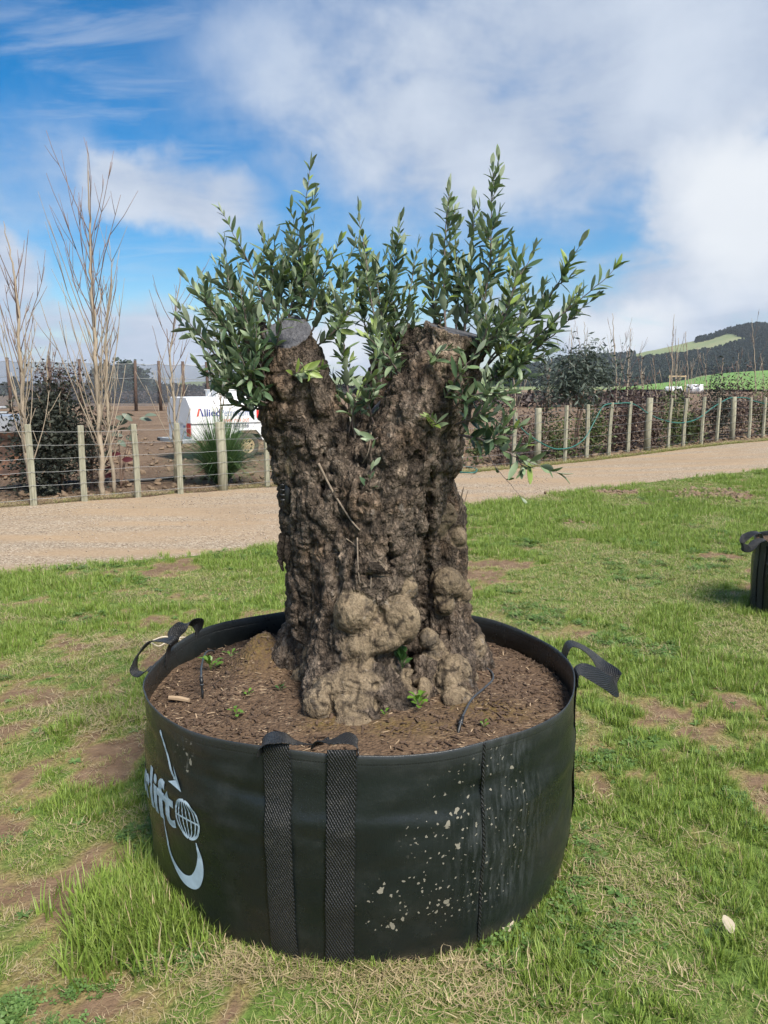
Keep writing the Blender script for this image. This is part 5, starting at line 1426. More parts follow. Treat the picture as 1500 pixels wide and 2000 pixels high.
# dry twigs on the trunk
for pts, r in (([(622, 905, 2.50), (650, 960, 2.44), (685, 1015, 2.40), (703, 1036, 2.41)], 0.0045), ([(690, 770, 2.50), (693, 850, 2.48), (706, 940, 2.42), (740, 995, 2.41)], 0.0052), ([(698, 1050, 2.42), (699, 1100, 2.38), (702, 1138, 2.38)], 0.003),
               ([(676, 1052, 2.44), (690, 1062, 2.39), (705, 1078, 2.40)], 0.002), ([(727, 830, 2.50), (720, 880, 2.44), (708, 905, 2.43)], 0.0026), ([(860, 940, 2.66), (885, 905, 2.62), (902, 880, 2.60)], 0.0035), ([(875, 985, 2.68), (895, 960, 2.66)], 0.003),
               ([(896, 1010, 2.68), (901, 975, 2.67), (906, 950, 2.67)], 0.0026), ([(898, 1010, 2.67), (906, 985, 2.66), (914, 958, 2.66)], 0.002), ([(892, 1010, 2.69), (897, 985, 2.69), (904, 955, 2.69)], 0.002), ([(862, 905, 2.6), (863, 950, 2.6), (863, 985, 2.62)], 0.0018),
               ([(725, 1125, 2.34), (724, 1150, 2.33)], 0.002)):
    pts = [(a_, b_, (SKIN.get((a_, b_)) or c_ + 0.012) - 0.012 if (a_, b_) in SKIN else c_) for a_, b_, c_ in pts]
    C = catmull([np.array(at(*p)) - OFF for p in pts], 6)
    b = MB(); b.tube(C, [r * (1 - 0.5 * i / len(C)) for i in range(len(C))], 6); b.build('dry_twig', 'twig_bark', olive, True)

# black plastic clip pushed against the trunk
e = empty('tag_clip', tuple(A(562, 962, (SKIN[562, 965] or 2.53) - 0.008)), 'small black plastic clip fixed to the left side of the olive trunk', 'clip')
b = MB(); b.box((0, 0, 0), (0.020, 0.018, 0.075), 0.3, bevel=0.004); b.build('clip_body', 'stake_plastic', e, True)
for k in range(4):
    b = MB(); b.box((-0.015, -0.004, 0.026 - 0.017 * k), (0.016, 0.010, 0.007), 0.3, bevel=0.002); b.build('tooth', 'stake_plastic', e, True)

# ------------------------------------------------------------------ weeds on the soil
leaf_mat('weed_bright', (0.12, 0.24, 0.03), (0.16, 0.26, 0.06))
leaf_mat('weed_dark', (0.05, 0.12, 0.035), (0.12, 0.20, 0.09), 0.35)
def weed_leaf(L, W, mat):
    st = [(0, 0.08), (0.35, 0.10), (0.5, 0.55), (0.72, 1.0), (0.9, 0.75), (1.0, 0.15)]
    V = []; F = []
    for t, w in st:
        for s in (-1, 0, 1): V.append((L * t, s * W * 0.5 * w, L * (0.5 * t - 0.42 * t * t) + 0.15 * abs(s) * W * w))
    for i in range(len(st) - 1):
        for j in range(2): F.append((i * 3 + j, i * 3 + 3 + j, i * 3 + 4 + j, i * 3 + 1 + j))
    return np_mesh('leaf', V, F, [mat], None, True)
def weed(px, py, d, nl, L, mat, label, rise=0.5, wratio=0.42, zoff=0.0):
    p = A(px, py, d)
    p[2] = max(float(soil_z(p[0], p[1])), 0) + zoff if zoff is not None else p[2]
    e = empty('weed', tuple(p), label, 'weed')
    me = weed_leaf(L, L * wratio, mat)
    for k in range(nl):
        o = bpy.data.objects.new('leaf', me); COL.objects.link(o); o.parent = e
        o.location = (0, 0, 0.003 + 0.0025 * k)
        o.rotation_euler = (frnd.uniform(-0.3, 0.3), -rise * frnd.uniform(0.2, 1.4), k * 2.4 + frnd.uniform(-0.3, 0.3)); s = frnd.uniform(0.65, 1.15); o.scale = (s, s, s)
weed(818, 1392, 2.30, 13, 0.045, 'weed_bright', 'bright green weed rosette at the front foot of the olive trunk', 0.7)
weed(785, 1312, (SKIN[785, 1312] or 2.40) - 0.01, 14, 0.058, 'weed_dark', 'dark glossy seedling growing in the cleft of the olive trunk', 1.1, 0.40, None)
weed(412, 1312, 2.68, 10, 0.05, 'weed_bright', 'green weed beside the left dripper stake', 0.8)
weed(452, 1300, 2.74, 6, 0.035, 'weed_bright', 'small green weed between the left dripper and the mossy mound', 0.8)
weed(462, 1420, 2.30, 8, 0.034, 'weed_bright', 'pale small weed on bare soil left of the trunk foot', 0.5)
weed(485, 1370, 2.42, 5, 0.026, 'weed_bright', 'tiny seedling behind the pale weed on the left soil', 0.6)
weed(548, 1366, 2.44, 6, 0.030, 'weed_dark', 'low dark weed at the left foot of the burled trunk', 0.6)
weed(752, 1412, 2.25, 5, 0.022, 'weed_bright', 'tiny sprout in front of the trunk between two root burls', 0.6)
weed(945, 1425, 2.22, 5, 0.022, 'weed_bright', 'tiny sprout right of the dripper stake', 0.6)
# ------------------------------------------------------------------ post and wire fence beyond the road
m, n = material('weathered_post')
tc = n('ShaderNodeTexCoord'); P = tc.outputs['Object']
g1 = n.noise(n('ShaderNodeMapping', Vector=P, Scale=(40, 40, 3)).outputs[0], 1.0, 5.0, 0.65); g2 = n.noise(P, 7.0, 4.0, 0.6)
col = n.ramp(g1, [(0.3, (0.17, 0.165, 0.115)), (0.55, (0.31, 0.30, 0.22)), (0.75, (0.42, 0.40, 0.31))])
col = n.mix(n.ss(g2, 0.55, 0.7, 0.0, 0.5), col, (0.19, 0.20, 0.12))
bs = n('ShaderNodeBsdfPrincipled', Base_Color=col, Roughness=0.85, Normal=bump(n, g1, 0.6, 0.006)); finish(n, bs)
simple('fence_wire', (0.30, 0.31, 0.31), 0.45, 0.15, 10.0, metallic=0.6)
simple('green_hose', (0.030, 0.125, 0.105), 0.45, 0.2, 8.0)
simple('black_pipe', (0.018, 0.019, 0.021), 0.5, 0.3, 8.0)
def fence_y(px):
    d = pix_dir(px, 900); k = d.x / d.y
    return (10.7 + 0.708 * 4.9) / (1 - 0.708 * k)
fence = empty('wire_fence', (0, 14.17, 0), 'post and wire farm fence along the far edge of the gravel road', 'fence')
FO = Vector((0, 14.17, 0))
FP = []
# (pixel column of the post, pixel row of its top, thick?)
for (px, top, thick) in ((-130, 832, 0), (-30, 831, 1), (60, 829, 0), (160, 831, 0), (266, 828, 0), (350, 826, 0), (434, 824, 1), (521, 822, 0), (604, 818, 0), (690, 815, 1), (800, 811, 0), (900, 810, 0), (1003, 806, 0), (1049, 797, 1), (1103, 792, 0), (1145, 790, 0), (1188, 786, 0), (1225, 784, 0), (1262, 777, 1), (1303, 778, 0), (1332, 778, 0), (1367, 775, 0), (1397, 777, 0), (1426, 775, 1), (1459, 776, 0), (1486, 776, 0), (1520, 774, 0), (1552, 773, 1), (1580, 773, 0)):
    y = fence_y(px); b_ = at(px, 900, y); t_ = at(px, top, y)
    x = b_.x; zb = float(gz(x, y)) - 0.03; zt = t_.z
    r = (0.078 if thick else 0.047) * random.uniform(0.93, 1.07)
    lean = Vector((random.gauss(0, 0.012), random.gauss(0, 0.012), 0))
    H = zt - zb
    b = MB()
    if thick:
        b.tube([(0, 0, -0.2), (0, 0, H * 0.5), tuple(lean + Vector((0, 0, H - 0.012))), tuple(lean + Vector((0, 0, H)))], [r, r * 0.97, r * 0.95, r * 0.86], 14)
    else:
        b.tube([(0, 0, -0.2), (0, 0, H * 0.5), tuple(lean + Vector((0, 0, H - 0.008))), tuple(lean + Vector((0, 0, H)))], [r, r, r * 0.97, r * 0.9], 6)
    o = b.build('post', 'weathered_post', fence, thick); o.location = Vector((x, y, zb)) - FO
    o.rotation_euler = (0, 0, random.uniform(0, 3))
    FP.append((Vector((x, y, zb)), H, r))
for h in (0.10, 0.27, 0.44, 0.61, 0.78, 0.95):
    pts = []
    for i, (p, H, r) in enumerate(FP):
        q = p + Vector((0.35 * r, -r * 1.02, min(h, 1) * H * 0.97)) - FO
        if i: pts.append((Vector(pts[-1]) + q) / 2 + Vector((0, 0, -0.008)))
        pts.append(q)
    b = MB(); b.tube(pts, 0.0030, 4); b.build('wire', 'fence_wire', fence, True)
# water hose looped along the fence wires
def on_fence(px, py, fwd=0.10):
    y = fence_y(px) - fwd; return np.array(at(px, py, y))
hz = [(1008, 818), (1020, 838), (1045, 858), (1075, 874), (1095, 877), (1120, 872), (1143, 855), (1160, 825), (1176, 796), (1189, 789), (1208, 788), (1226, 787), (1243, 792), (1270, 810), (1300, 822), (1330, 826), (1362, 818), (1392, 796), (1421, 779), (1436, 777), (1457, 777), (1475, 784), (1500, 789), (1540, 790)]
b = MB(); b.tube(catmull([on_fence(*p) for p in hz], 5), 0.015, 6)
b.build('water_hose', 'green_hose', None, True, label='blue green water hose looped along the fence wires', cat='hose')
c = [on_ground(*p) + Vector((0, 0, 0.02)) for p in ((880, 915), (905, 913), (930, 918), (925, 925), (895, 924))]
b = MB(); b.tube(catmull([np.array(p) for p in c], 6), 0.016, 6); b.build('hose_end', 'green_hose', None, True, label='loose coil of blue green hose lying at the fence foot behind the olive', cat='hose')
c = [on_ground(*p) + Vector((0, 0, 0.03)) for p in ((-90, 968), (0, 958), (90, 950), (160, 944), (215, 943), (290, 941), (360, 934))]
b = MB(); b.tube(catmull([np.array(p) for p in c], 6), 0.032, 8); b.build('irrigation_pipe', 'black_pipe', None, True, label='black irrigation pipe lying on the earth behind the fence', cat='pipe')
b = MB(); q0 = on_ground(207, 943) + Vector((0, 0, 0.03)); q1 = on_ground(219, 943) + Vector((0, 0, 0.03)); b.tube([q0, q1], 0.05, 10)
b.build('pipe_coupling', 'black_pipe', None, True, label='thick black coupling joining the irrigation pipe', cat='coupling')
# right hand line under the shrubs
c = [on_ground(*p) + Vector((0, 0, 0.02)) for p in ((1040, 893), (1110, 885), (1200, 874), (1300, 864), (1420, 852), (1540, 842))]
b = MB(); b.tube(catmull([np.array(p) + np.array([0, 0.4, 0]) for p in c], 4), 0.02, 6); b.build('irrigation_line', 'black_pipe', None, True, label='thin black irrigation line under the shrubs', cat='pipe')

# ------------------------------------------------------------------ second, smaller bag at the lawn's right
c2 = on_ground(1500, 1200)
B2 = np.array([c2.x + 0.275, c2.y + 0.10]); B2R, B2H = 0.335, 0.53
small = empty('small_planter_bag', (B2[0], B2[1], 0), 'smaller upright black planter bag with a dark loop handle on the lawn', 'planter bag')
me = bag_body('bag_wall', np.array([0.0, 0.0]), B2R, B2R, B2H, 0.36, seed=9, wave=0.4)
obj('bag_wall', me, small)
for a_ in (R(192), R(212), R(232), R(180)):
    path = []; wd = []
    for i in range(9):
        t = i / 8; z = 0.01 + (B2H - 0.015) * t; x, y = bag_r(np.array(a_), np.array(z), (0, 0), B2R, B2R, B2H, seed=9)
        path.append(np.array([x * 1.016, y * 1.016, z])); wd.append(np.array([-math.sin(a_), math.cos(a_), 0]))
    obj('strap', ribbon(path, wd, 0.06), small)
x1, y1 = bag_r(np.array(R(195)), np.array(B2H), (0, 0), B2R, B2R, B2H, seed=9); a1 = np.array([x1, y1, B2H])
lp = [a1 + [0, 0, -0.03], a1 + [-0.012, 0, 0.015], a1 + [-0.07, 0, 0.0], a1 + [-0.13, -0.02, -0.045], a1 + [-0.165, 0.02, -0.03], a1 + [-0.13, 0.06, 0.015], a1 + [-0.06, 0.07, 0.05], a1 + [-0.01, 0.07, 0.045], a1 + [0.004, 0.07, -0.02]]
obj('loop_handle', ribbon(lp, [(0, 1, 0), (0.1, 1, 0), (0.2, 0.7, 0.6), (0.2, 0.3, 0.9), (-0.2, 0.3, 0.95), (0.2, 0.5, 0.85), (0.2, 0.9, 0.4), (0, 1, 0), (0, 1, 0)], 0.055), small)
rr = np.linspace(0, 0.985, 20); ph = np.linspace(0, 2 * math.pi, 61); RR, PH = np.meshgrid(rr, ph)
X = B2R * RR * np.cos(PH); Y = B2R * RR * np.sin(PH); Z = B2H - 0.03 + 0.05 * (1 - RR ** 2) + 0.02 * (fbm2(X, Y, 12, 3, 3) - 0.5)
obj('soil', np_mesh('soil', np.stack([X, Y, Z], -1), grid_faces(*X.shape), ['potting_soil']), small)
b = MB(); b.tube([(-0.02, 0, B2H - 0.05), (0.0, 0.0, B2H + 0.25), (0.03, 0.02, B2H + 0.7)], [0.05, 0.042, 0.035], 10); b.build('stem', 'olive_bark', small, True)

# twine and scraps on the lawn
simple('twine', (0.55, 0.48, 0.37), 0.9, 0.2, 60.0)
c = [on_ground(*p) for p in ((278, 1258), (295, 1262), (310, 1270), (325, 1264), (340, 1262), (355, 1256), (372, 1260), (360, 1266), (345, 1262), (320, 1260), (300, 1268))]
b = MB(); b.tube(catmull([np.array(p) + np.array([0, 0, 0.018 + 0.004 * i]) for i, p in enumerate(c)], 5), 0.0045, 5)
b.build('frayed_rope', 'twine', None, True, label='frayed pale rope scrap lying on the grass behind the left handles', cat='rope')
simple('dead_leaf', (0.36, 0.31, 0.23), 0.8, 0.2, 40.0)
for (px, py, s, lab) in ((1410, 1823, 0.05, 'pale dead leaf lying in grass right of the big bag'), (975, 1815, 0.07, 'broad pale dead leaf leaning at the bag foot by the upright seam'), (1395, 1360, 0.035, 'curled tan leaf scrap on the lawn beyond the right handle')):
    p = on_ground(px, py); b = MB()
    V = []; F = []
    for i in range(7):
        t = i / 6; w = 0.4 * s * math.sin(math.pi * (0.1 + 0.85 * t))
        for q in (-1, 0, 1): V.append((s * (t - 0.5), q * w, 0.035 + 0.3 * abs(q) * w + 0.25 * s * t))
    for i in range(6):
        for j in range(2): F.append((i * 3 + j, i * 3 + 3 + j, i * 3 + 4 + j, i * 3 + 1 + j))
    b.add(V, F); o = b.build('dead_leaf', 'dead_leaf', None, True, label=lab, cat='leaf'); o.location = p; o.rotation_euler = (0.2, -0.3, random.uniform(0, 6))
# ------------------------------------------------------------------ white fuel tank trailer
simple('white_paint', (0.74, 0.75, 0.75), 0.38, 0.06, 3.0, spec=0.5)
simple('galvanised', (0.36, 0.38, 0.39), 0.5, 0.2, 14.0, metallic=0.5)
simple('tyre_rubber', (0.075, 0.066, 0.056), 0.9, 0.25, 14.0, bmp=0.4)
simple('rim_paint', (0.42, 0.33, 0.20), 0.6, 0.15, 14.0)
simple('dark_gap', (0.02, 0.02, 0.02), 0.8, 0.2, 14.0)
simple('sign_red', (0.60, 0.03, 0.025), 0.5, 0.05, 10.0)
simple('sign_white', (0.72, 0.74, 0.76), 0.5, 0.05, 10.0)
simple('ink_navy', (0.03, 0.04, 0.22), 0.5, 0.05, 10.0)
simple('ink_blue', (0.16, 0.22, 0.38), 0.5, 0.05, 10.0)
simple('ink_red', (0.62, 0.10, 0.07), 0.5, 0.05, 10.0)
simple('ink_orange', (0.72, 0.24, 0.16), 0.5, 0.05, 10.0)
simple('ink_grey', (0.10, 0.10, 0.14), 0.5, 0.05, 10.0)
corner = at(372, 800, 17.6); YAW = R(38)
tz = float(gz(corner.x, corner.y)) - 0.035
trailer = empty('fuel_trailer', (corner.x, corner.y, tz), 'white fuel tank trailer with red signs parked beyond the fence', 'trailer', rz=YAW)
Lb, Wb = 1.95, 1.35
def zrow(py): return 1.6 - (py - 760) * 17.8 / FPX - tz
z0, z1, z2, z3 = zrow(858), zrow(826), zrow(795), zrow(775)
# tank: section across the width, chamfered shoulders
sec = [(0.0, z1), (0.0, z2), (0.22, z3), (Wb - 0.22, z3), (Wb, z2), (Wb, z1), (Wb - 0.05, z1 - 0.02), (0.05, z1 - 0.02)]
b = MB()
k = len(sec)
V = [(x, y, z) for x in (0.0, 0.0) for (y, z) in sec]
rings = [(0.0, 0.02), (0.025, 0.0), (Lb - 0.025, 0.0), (Lb, 0.02)]
V = []; cy, cz = Wb / 2, (z1 + z3) / 2
for x, ins in rings:
    for y, z in sec:
        V.append((x, y + (ins if y < cy else -ins), z + (ins if z < cz else -ins)))
F = []
for i in range(3):
    for j in range(k): F.append((i * k + j, i * k + (j + 1) % k, (i + 1) * k + (j + 1) % k, (i + 1) * k + j))
F += [tuple(range(k)), tuple(range(4 * k - 1, 3 * k - 1, -1))]
F = [f[::-1] for f in F]
b.add(V, F); tank = b.build('tank', 'white_paint', trailer)
# lower skirt with wheel arch (side panels)
wx = 1.42
arch = [(0.02, z1 - 0.015), (0.02, z0), (0.98, z0), (wx - 0.36, z0 + 0.10), (wx - 0.22, z0 + 0.20), (wx + 0.22, z0 + 0.20), (wx + 0.36, z0 + 0.06), (Lb - 0.06, z0 - 0.10), (Lb - 0.02, z0 - 0.10), (Lb - 0.02, z1 - 0.015)]
for y0_ in (0.035, Wb - 0.075):
    b = MB(); b.prism(arch, y0_, y0_ + 0.04); b.build('skirt', 'white_paint', trailer)
b = MB(); b.box((0.04, Wb / 2, (z0 + z1) / 2 - 0.008), (0.05, Wb - 0.16, z1 - z0 - 0.02)); b.build('rear_panel', 'white_paint', trailer)
b = MB(); b.box((Lb / 2 + 0.1, Wb / 2, z0 + 0.02), (Lb - 0.3, Wb - 0.3, 0.10)); b.build('chassis', 'dark_gap', trailer)
# fender lip
lip = [(wx - 0.40, z0 + 0.08), (wx - 0.235, z0 + 0.215), (wx + 0.235, z0 + 0.215), (wx + 0.40, z0 + 0.04)]
for y0_ in (-0.02, Wb - 0.04):
    b = MB()
    pts = lip + [(x, z - 0.022) for x, z in lip[::-1]]
    b.prism(pts, y0_, y0_ + 0.06); b.build('fender', 'white_paint', trailer)
# rear step frame
b = MB()
b.box((-0.22, Wb / 2, z0 - 0.02), (0.05, Wb + 0.1, 0.09), bevel=0.008); b.box((-0.06, 0.06, z0 - 0.02), (0.38, 0.05, 0.09), bevel=0.008); b.box((-0.06, Wb - 0.06, z0 - 0.02), (0.38, 0.05, 0.09), bevel=0.008); b.box((-0.06, Wb / 2, z0 + 0.01), (0.34, Wb - 0.1, 0.012))
b.build('rear_step', 'galvanised', trailer)
for y_ in (0.02, Wb - 0.02):
    b = MB(); b.box((-0.252, y_, z0 - 0.02), (0.02, 0.14, 0.06), bevel=0.004); b.build('tail_lamp', 'dark_gap', trailer)
# wheels
for y_ in (-0.03, Wb - 0.09):
    wr_ = 0.30
    b = MB(); b.lathe([(0.17, 0.03), (0.20, 0.0), (0.27, -0.005), (0.298, 0.02), (0.302, 0.06), (0.298, 0.12), (0.27, 0.145), (0.20, 0.14), (0.17, 0.12)], (wx, y_, wr_ - 0.005), 'y', 36)
    tyre = b.build('wheel', 'tyre_rubber', trailer, True)
    b = MB(); b.lathe([(0.0, 0.045), (0.045, 0.035), (0.06, 0.05), (0.11, 0.055), (0.135, 0.04), (0.165, 0.035), (0.178, 0.015), (0.178, 0.07)], (wx, y_, wr_ - 0.005), 'y', 32)
    rim = b.build('rim', 'rim_paint', tyre, True)
    b = MB()
    for q in range(8):
        a = q * math.pi / 4 + 0.2
        b.lathe([(0.0, 0.034), (0.022, 0.034), (0.022, 0.05)], (wx + 0.122 * math.cos(a), y_, wr_ - 0.005 + 0.122 * math.sin(a)), 'y', 6)
    b.build('vent_holes', 'dark_gap', tyre)
# hatch box, rail, drawbar, hose reel
b = MB(); b.box((1.10, Wb / 2, z3 + 0.075), (0.52, 0.62, 0.16), bevel=0.012); b.box((1.10, Wb / 2, z3 + 0.162), (0.56, 0.66, 0.022), bevel=0.006); b.build('hatch', 'white_paint', trailer, False)
b = MB(); b.tube([(0.66, 0.5, z3), (0.72, 0.5, z3 + 0.06), (0.78, 0.5, z3 + 0.13)], 0.018, 8); b.build('breather_pipe', 'white_paint', trailer, True)
b = MB(); b.box((Lb + 0.55, Wb / 2 - 0.2, z0 - 0.02), (1.2, 0.06, 0.09), rz=0.18); b.box((Lb + 0.55, Wb / 2 + 0.2, z0 - 0.02), (1.2, 0.06, 0.09), rz=-0.18); b.build('drawbar', 'galvanised', trailer)
b = MB(); b.lathe([(0.05, 0.0), (0.24, 0.0), (0.24, 0.03), (0.12, 0.04), (0.12, 0.24), (0.24, 0.25), (0.24, 0.28), (0.05, 0.28)], (Lb + 0.26, 0.15, z1 - 0.10), 'y', 24); b.build('hose_reel', 'dark_gap', trailer, True)
# signs: flat plates and lettering on the near side and the rear
def plate(name, x0_, x1_, za, zb, mat, y=-0.004):
    b = MB(); b.box(((x0_ + x1_) / 2, y, (za + zb) / 2), (x1_ - x0_, 0.006, zb - za)); return b.build(name, mat, tank)
ps = plate('sign', 1.68, 1.88, z1 + 0.10, z2 - 0.04, 'sign_red'); pw = plate('sign', 1.52, 1.66, z1 + 0.10, z2 - 0.04, 'sign_white')
b = MB()
for i, (w_, h_) in enumerate(((0.14, 0.035), (0.15, 0.006), (0.12, 0.006), (0.14, 0.006), (0.13, 0.006))):
    b.box((1.78, -0.0085, z2 - 0.09 - 0.035 * i), (w_, 0.003, h_))
b.build('sign_print', 'ink_red', tank)
b = MB(); b.lathe([(0.035, 0), (0.045, 0), (0.045, 0.002), (0.035, 0.002)], (1.59, -0.0095, z2 - 0.10), 'y', 20); b.box((1.59, -0.0085, z1 + 0.15), (0.09, 0.003, 0.02)); b.build('sign_print', 'ink_blue', tank)
b = MB(); b.box((0.005, 0.16, zrow(838)), (0.012, 0.20, 0.30)); b.build('sign', 'sign_red', tank)
b = MB(); b.box((0.005, 0.36, zrow(838)), (0.012, 0.17, 0.30)); b.build('sign', 'sign_white', tank)
b = MB(); b.box((-0.004, 0.36, zrow(838) + 0.07), (0.003, 0.11, 0.05)); b.box((-0.004, 0.36, zrow(838) - 0.04), (0.003, 0.12, 0.012)); b.box((-0.004, 0.36, zrow(838) - 0.07), (0.003, 0.12, 0.012)); b.build('sign_print', 'ink_blue', tank)
def lettering(txt, x, z, size, mat, bold=0.0, fit=None):
    V, F = text_flat(txt, size, bold, 0)
    V = V[:, :2]; V = V - [V[:, 0].min(), 0]
    if fit: V[:, 0] *= fit / V[:, 0].max()
    P3_ = np.stack([x + V[:, 0], np.full(len(V), -0.0035), z + V[:, 1]], 1)
    obj('lettering', np_mesh('lettering', P3_, F, [mat], None, False), tank)
    return x + V[:, 0].max()
hz_ = z2 - 0.205
# the A without its bar: two strokes
b = MB(); b.prism([(0.14, hz_), (0.185, hz_), (0.235, hz_ + 0.175), (0.195, hz_ + 0.175)], -0.0045, -0.0015); b.build('lettering', 'ink_red', tank)
b = MB(); b.prism([(0.245, hz_ + 0.12), (0.275, hz_), (0.32, hz_), (0.25, hz_ + 0.175), (0.22, hz_ + 0.175)], -0.0045, -0.0015); b.build('lettering', 'ink_navy', tank)
xe = lettering('llied', 0.335, hz_, 0.235, 'ink_navy', 0.004, 0.40)
xe = lettering('Petroleum', xe + 0.015, hz_, 0.225, 'ink_blue', -0.0005, 0.74)
lettering('never run out', 0.76, hz_ - 0.145, 0.165, 'ink_orange', 0.0, 0.72)
lettering('0800 383 566', 0.76, hz_ - 0.265, 0.10, 'ink_grey', 0.003, 0.72)

# ------------------------------------------------------------------ rusty bucket and parked utility at the left edge
m, n = material('rust')
tc = n('ShaderNodeTexCoord'); P = tc.outputs['Object']
col = n.ramp(n.noise(P, 5.0, 6.0, 0.65), [(0.3, (0.020, 0.015, 0.013)), (0.55, (0.075, 0.040, 0.026)), (0.75, (0.20, 0.085, 0.035))])
finish(n, n('ShaderNodeBsdfPrincipled', Base_Color=col, Roughness=0.85))
c0 = on_ground(-60, 930)
bk = empty('loader_bucket', (c0.x, c0.y, c0.z - 0.03), 'rusty steel loader bucket resting on earth behind the fence', 'bucket', rz=0.25)
prof = [(0.0, 0.03), (0.22, 0.0), (0.55, 0.06), (0.72, 0.28), (0.74, 0.58), (0.66, 0.80)]
b = MB(); inner = [(y, z) for y, z in prof]; outer = [(y + 0.02, z - 0.02) for y, z in prof[::-1]]
pts = [(-y + 0.0, z) for y, z in inner] ; pts = [(y, z + 0.02) for y, z in inner] + [(y + 0.022, z) for y, z in prof[::-1]]
b.prism(pts, -0.95, 0.95, axis='x'); b.build('shell', 'rust', bk)
for x_ in (-0.96, 0.96):
    b = MB(); b.prism([(y, z + 0.02) for y, z in prof] + [(0.35, 0.72)], x_ - 0.012, x_ + 0.012, axis='x'); b.build('side_plate', 'rust', bk)
b = MB(); b.box((0, -0.03, 0.035), (1.94, 0.12, 0.03)); b.build('cutting_edge', 'rust', bk)

simple('silver_paint', (0.46, 0.48, 0.50), 0.3, 0.1, 4.0, metallic=0.5, spec=0.5)
m, n = material('dark_glass'); bs = n('ShaderNodeBsdfPrincipled', Base_Color=(0.02, 0.025, 0.03, 1), Roughness=0.08); finish(n, bs)
c0 = on_ground(-20, 893)
ut = empty('utility_truck', (c0.x - 1.5, c0.y, c0.z - 0.035), 'silver utility truck parked at the left beyond the bucket', 'truck', rz=R(8))
b = MB(); b.prism([(-2.2, 0.45), (-2.2, 0.95), (-1.0, 1.02), (-0.9, 1.05), (2.15, 1.02), (2.2, 0.9), (2.2, 0.45)], -0.85, 0.85); b.build('body', 'silver_paint', ut)
b = MB(); b.prism([(-1.0, 1.04), (-0.35, 1.36), (0.75, 1.38), (0.95, 1.04)], -0.74, 0.74); b.build('cab', 'silver_paint', ut)
b = MB(); b.prism([(-0.85, 1.07), (-0.35, 1.31), (0.20, 1.33), (0.20, 1.07)], -0.748, 0.748); b.build('side_window', 'dark_glass', ut)
b = MB(); b.prism([(0.27, 1.07), (0.27, 1.33), (0.70, 1.33), (0.84, 1.07)], -0.748, 0.748); b.build('side_window', 'dark_glass', ut)
for x_ in (-1.35, 1.35):
    for y_ in (-0.88, 0.70):
        b = MB(); b.lathe([(0.0, 0.05), (0.17, 0.04), (0.2, 0.0), (0.33, 0.0), (0.36, 0.04), (0.36, 0.16), (0.33, 0.2), (0.0, 0.2)], (x_, y_, 0.36), 'y', 28); b.build('wheel', 'tyre_rubber', ut, True)
for z_ in (1.10, 1.22): 
    b = MB(); b.tube([(1.05, -0.8, z_), (2.15, -0.8, z_)], 0.03, 8); b.build('tray_rail', 'galvanised', ut, True)
# ------------------------------------------------------------------ bare poplar saplings
simple('poplar_bark', (0.32, 0.265, 0.195), 0.8, 0.25, 9.0, stretch=(1, 1, 0.3), bmp=0.3)
simple('poplar_twig', (0.20, 0.14, 0.11), 0.75, 0.25, 9.0)
prnd = random.Random(5)
def poplar(base, pts, r0, nbr, label, group, spread=1.0, low=0.06, tip_r=0.004, bscale=1.0):
    """stem through given places with steep ascending branches, each a part"""
    base = Vector(base)
    e = empty('poplar_sapling', tuple(base), label, 'sapling', group)
    C = catmull([np.array(p) - np.array(base) for p in pts], 8)
    for i in range(2, len(C) - 1): C[i] += np.array([prnd.gauss(0, 0.012), prnd.gauss(0, 0.012), 0])
    L = np.concatenate([[0], np.cumsum(np.linalg.norm(np.diff(C, axis=0), axis=1))]); tot = L[-1]
    b = MB(); b.tube(C, [r0 * (1 - l / tot) ** 0.8 + tip_r for l in L], 9); b.build('trunk', 'poplar_bark', e, True)
    for k in range(nbr):
        t = low + (0.80 - low) * (k + prnd.random()) / nbr
        s = t * tot; p = Vector([np.interp(s, L, C[:, j]) for j in range(3)])
        az = k * 2.4 + prnd.uniform(-0.4, 0.4); ln = bscale * tot * prnd.uniform(0.14, 0.44) * (1.0 - 0.45 * t)
        out_ = Vector((math.cos(az), math.sin(az), 0)) * spread
        q = [p]; d = (out_ * prnd.uniform(0.35, 0.75) + Vector((0, 0, 0.85))).normalized(); cur = p.copy()
        for i in range(6):
            cur = cur + d * ln / 6; q.append(cur.copy()); d = (d + Vector((prnd.gauss(0, 0.05), prnd.gauss(0, 0.05), 0.13))).normalized()
        rb = max(0.004, (r0 * (1 - t) ** 0.8) * 0.24)
        b = MB(); b.tube(q, [rb * (1 - i / 7) + 0.0028 for i in range(7)], 5, m=0)
        for j in range(prnd.randint(1, 4)):
            i = prnd.randint(2, 5); d2 = ((q[i] - q[i - 1]).normalized() + Vector((prnd.gauss(0, 0.35), prnd.gauss(0, 0.35), 0.3))).normalized(); l2 = ln * prnd.uniform(0.15, 0.4)
            b.tube([q[i], q[i] + d2 * l2 * 0.5, q[i] + d2 * l2 + Vector((0, 0, l2 * 0.1))], [0.0045, 0.004, 0.0025], 4, m=0)
        b.build('branch', 'poplar_bark' if t < 0.45 else 'poplar_twig', e, True)
def G(px, py):
    p = on_ground(px, py); p.z -= 0.04; return p
PG = 'bare poplar saplings behind the fence'
b0 = G(200, 966); d = b0.y
poplar(b0, [b0, at(196, 860, d), at(183, 640, d + 0.1), at(176, 470, d + 0.15), at(171, 296, d + 0.2)], 0.040, 40, 'tallest bare poplar sapling with a single long leader between two fence posts', PG, 0.62, 0.07, bscale=1.1)
p1 = at(203, 850, d)
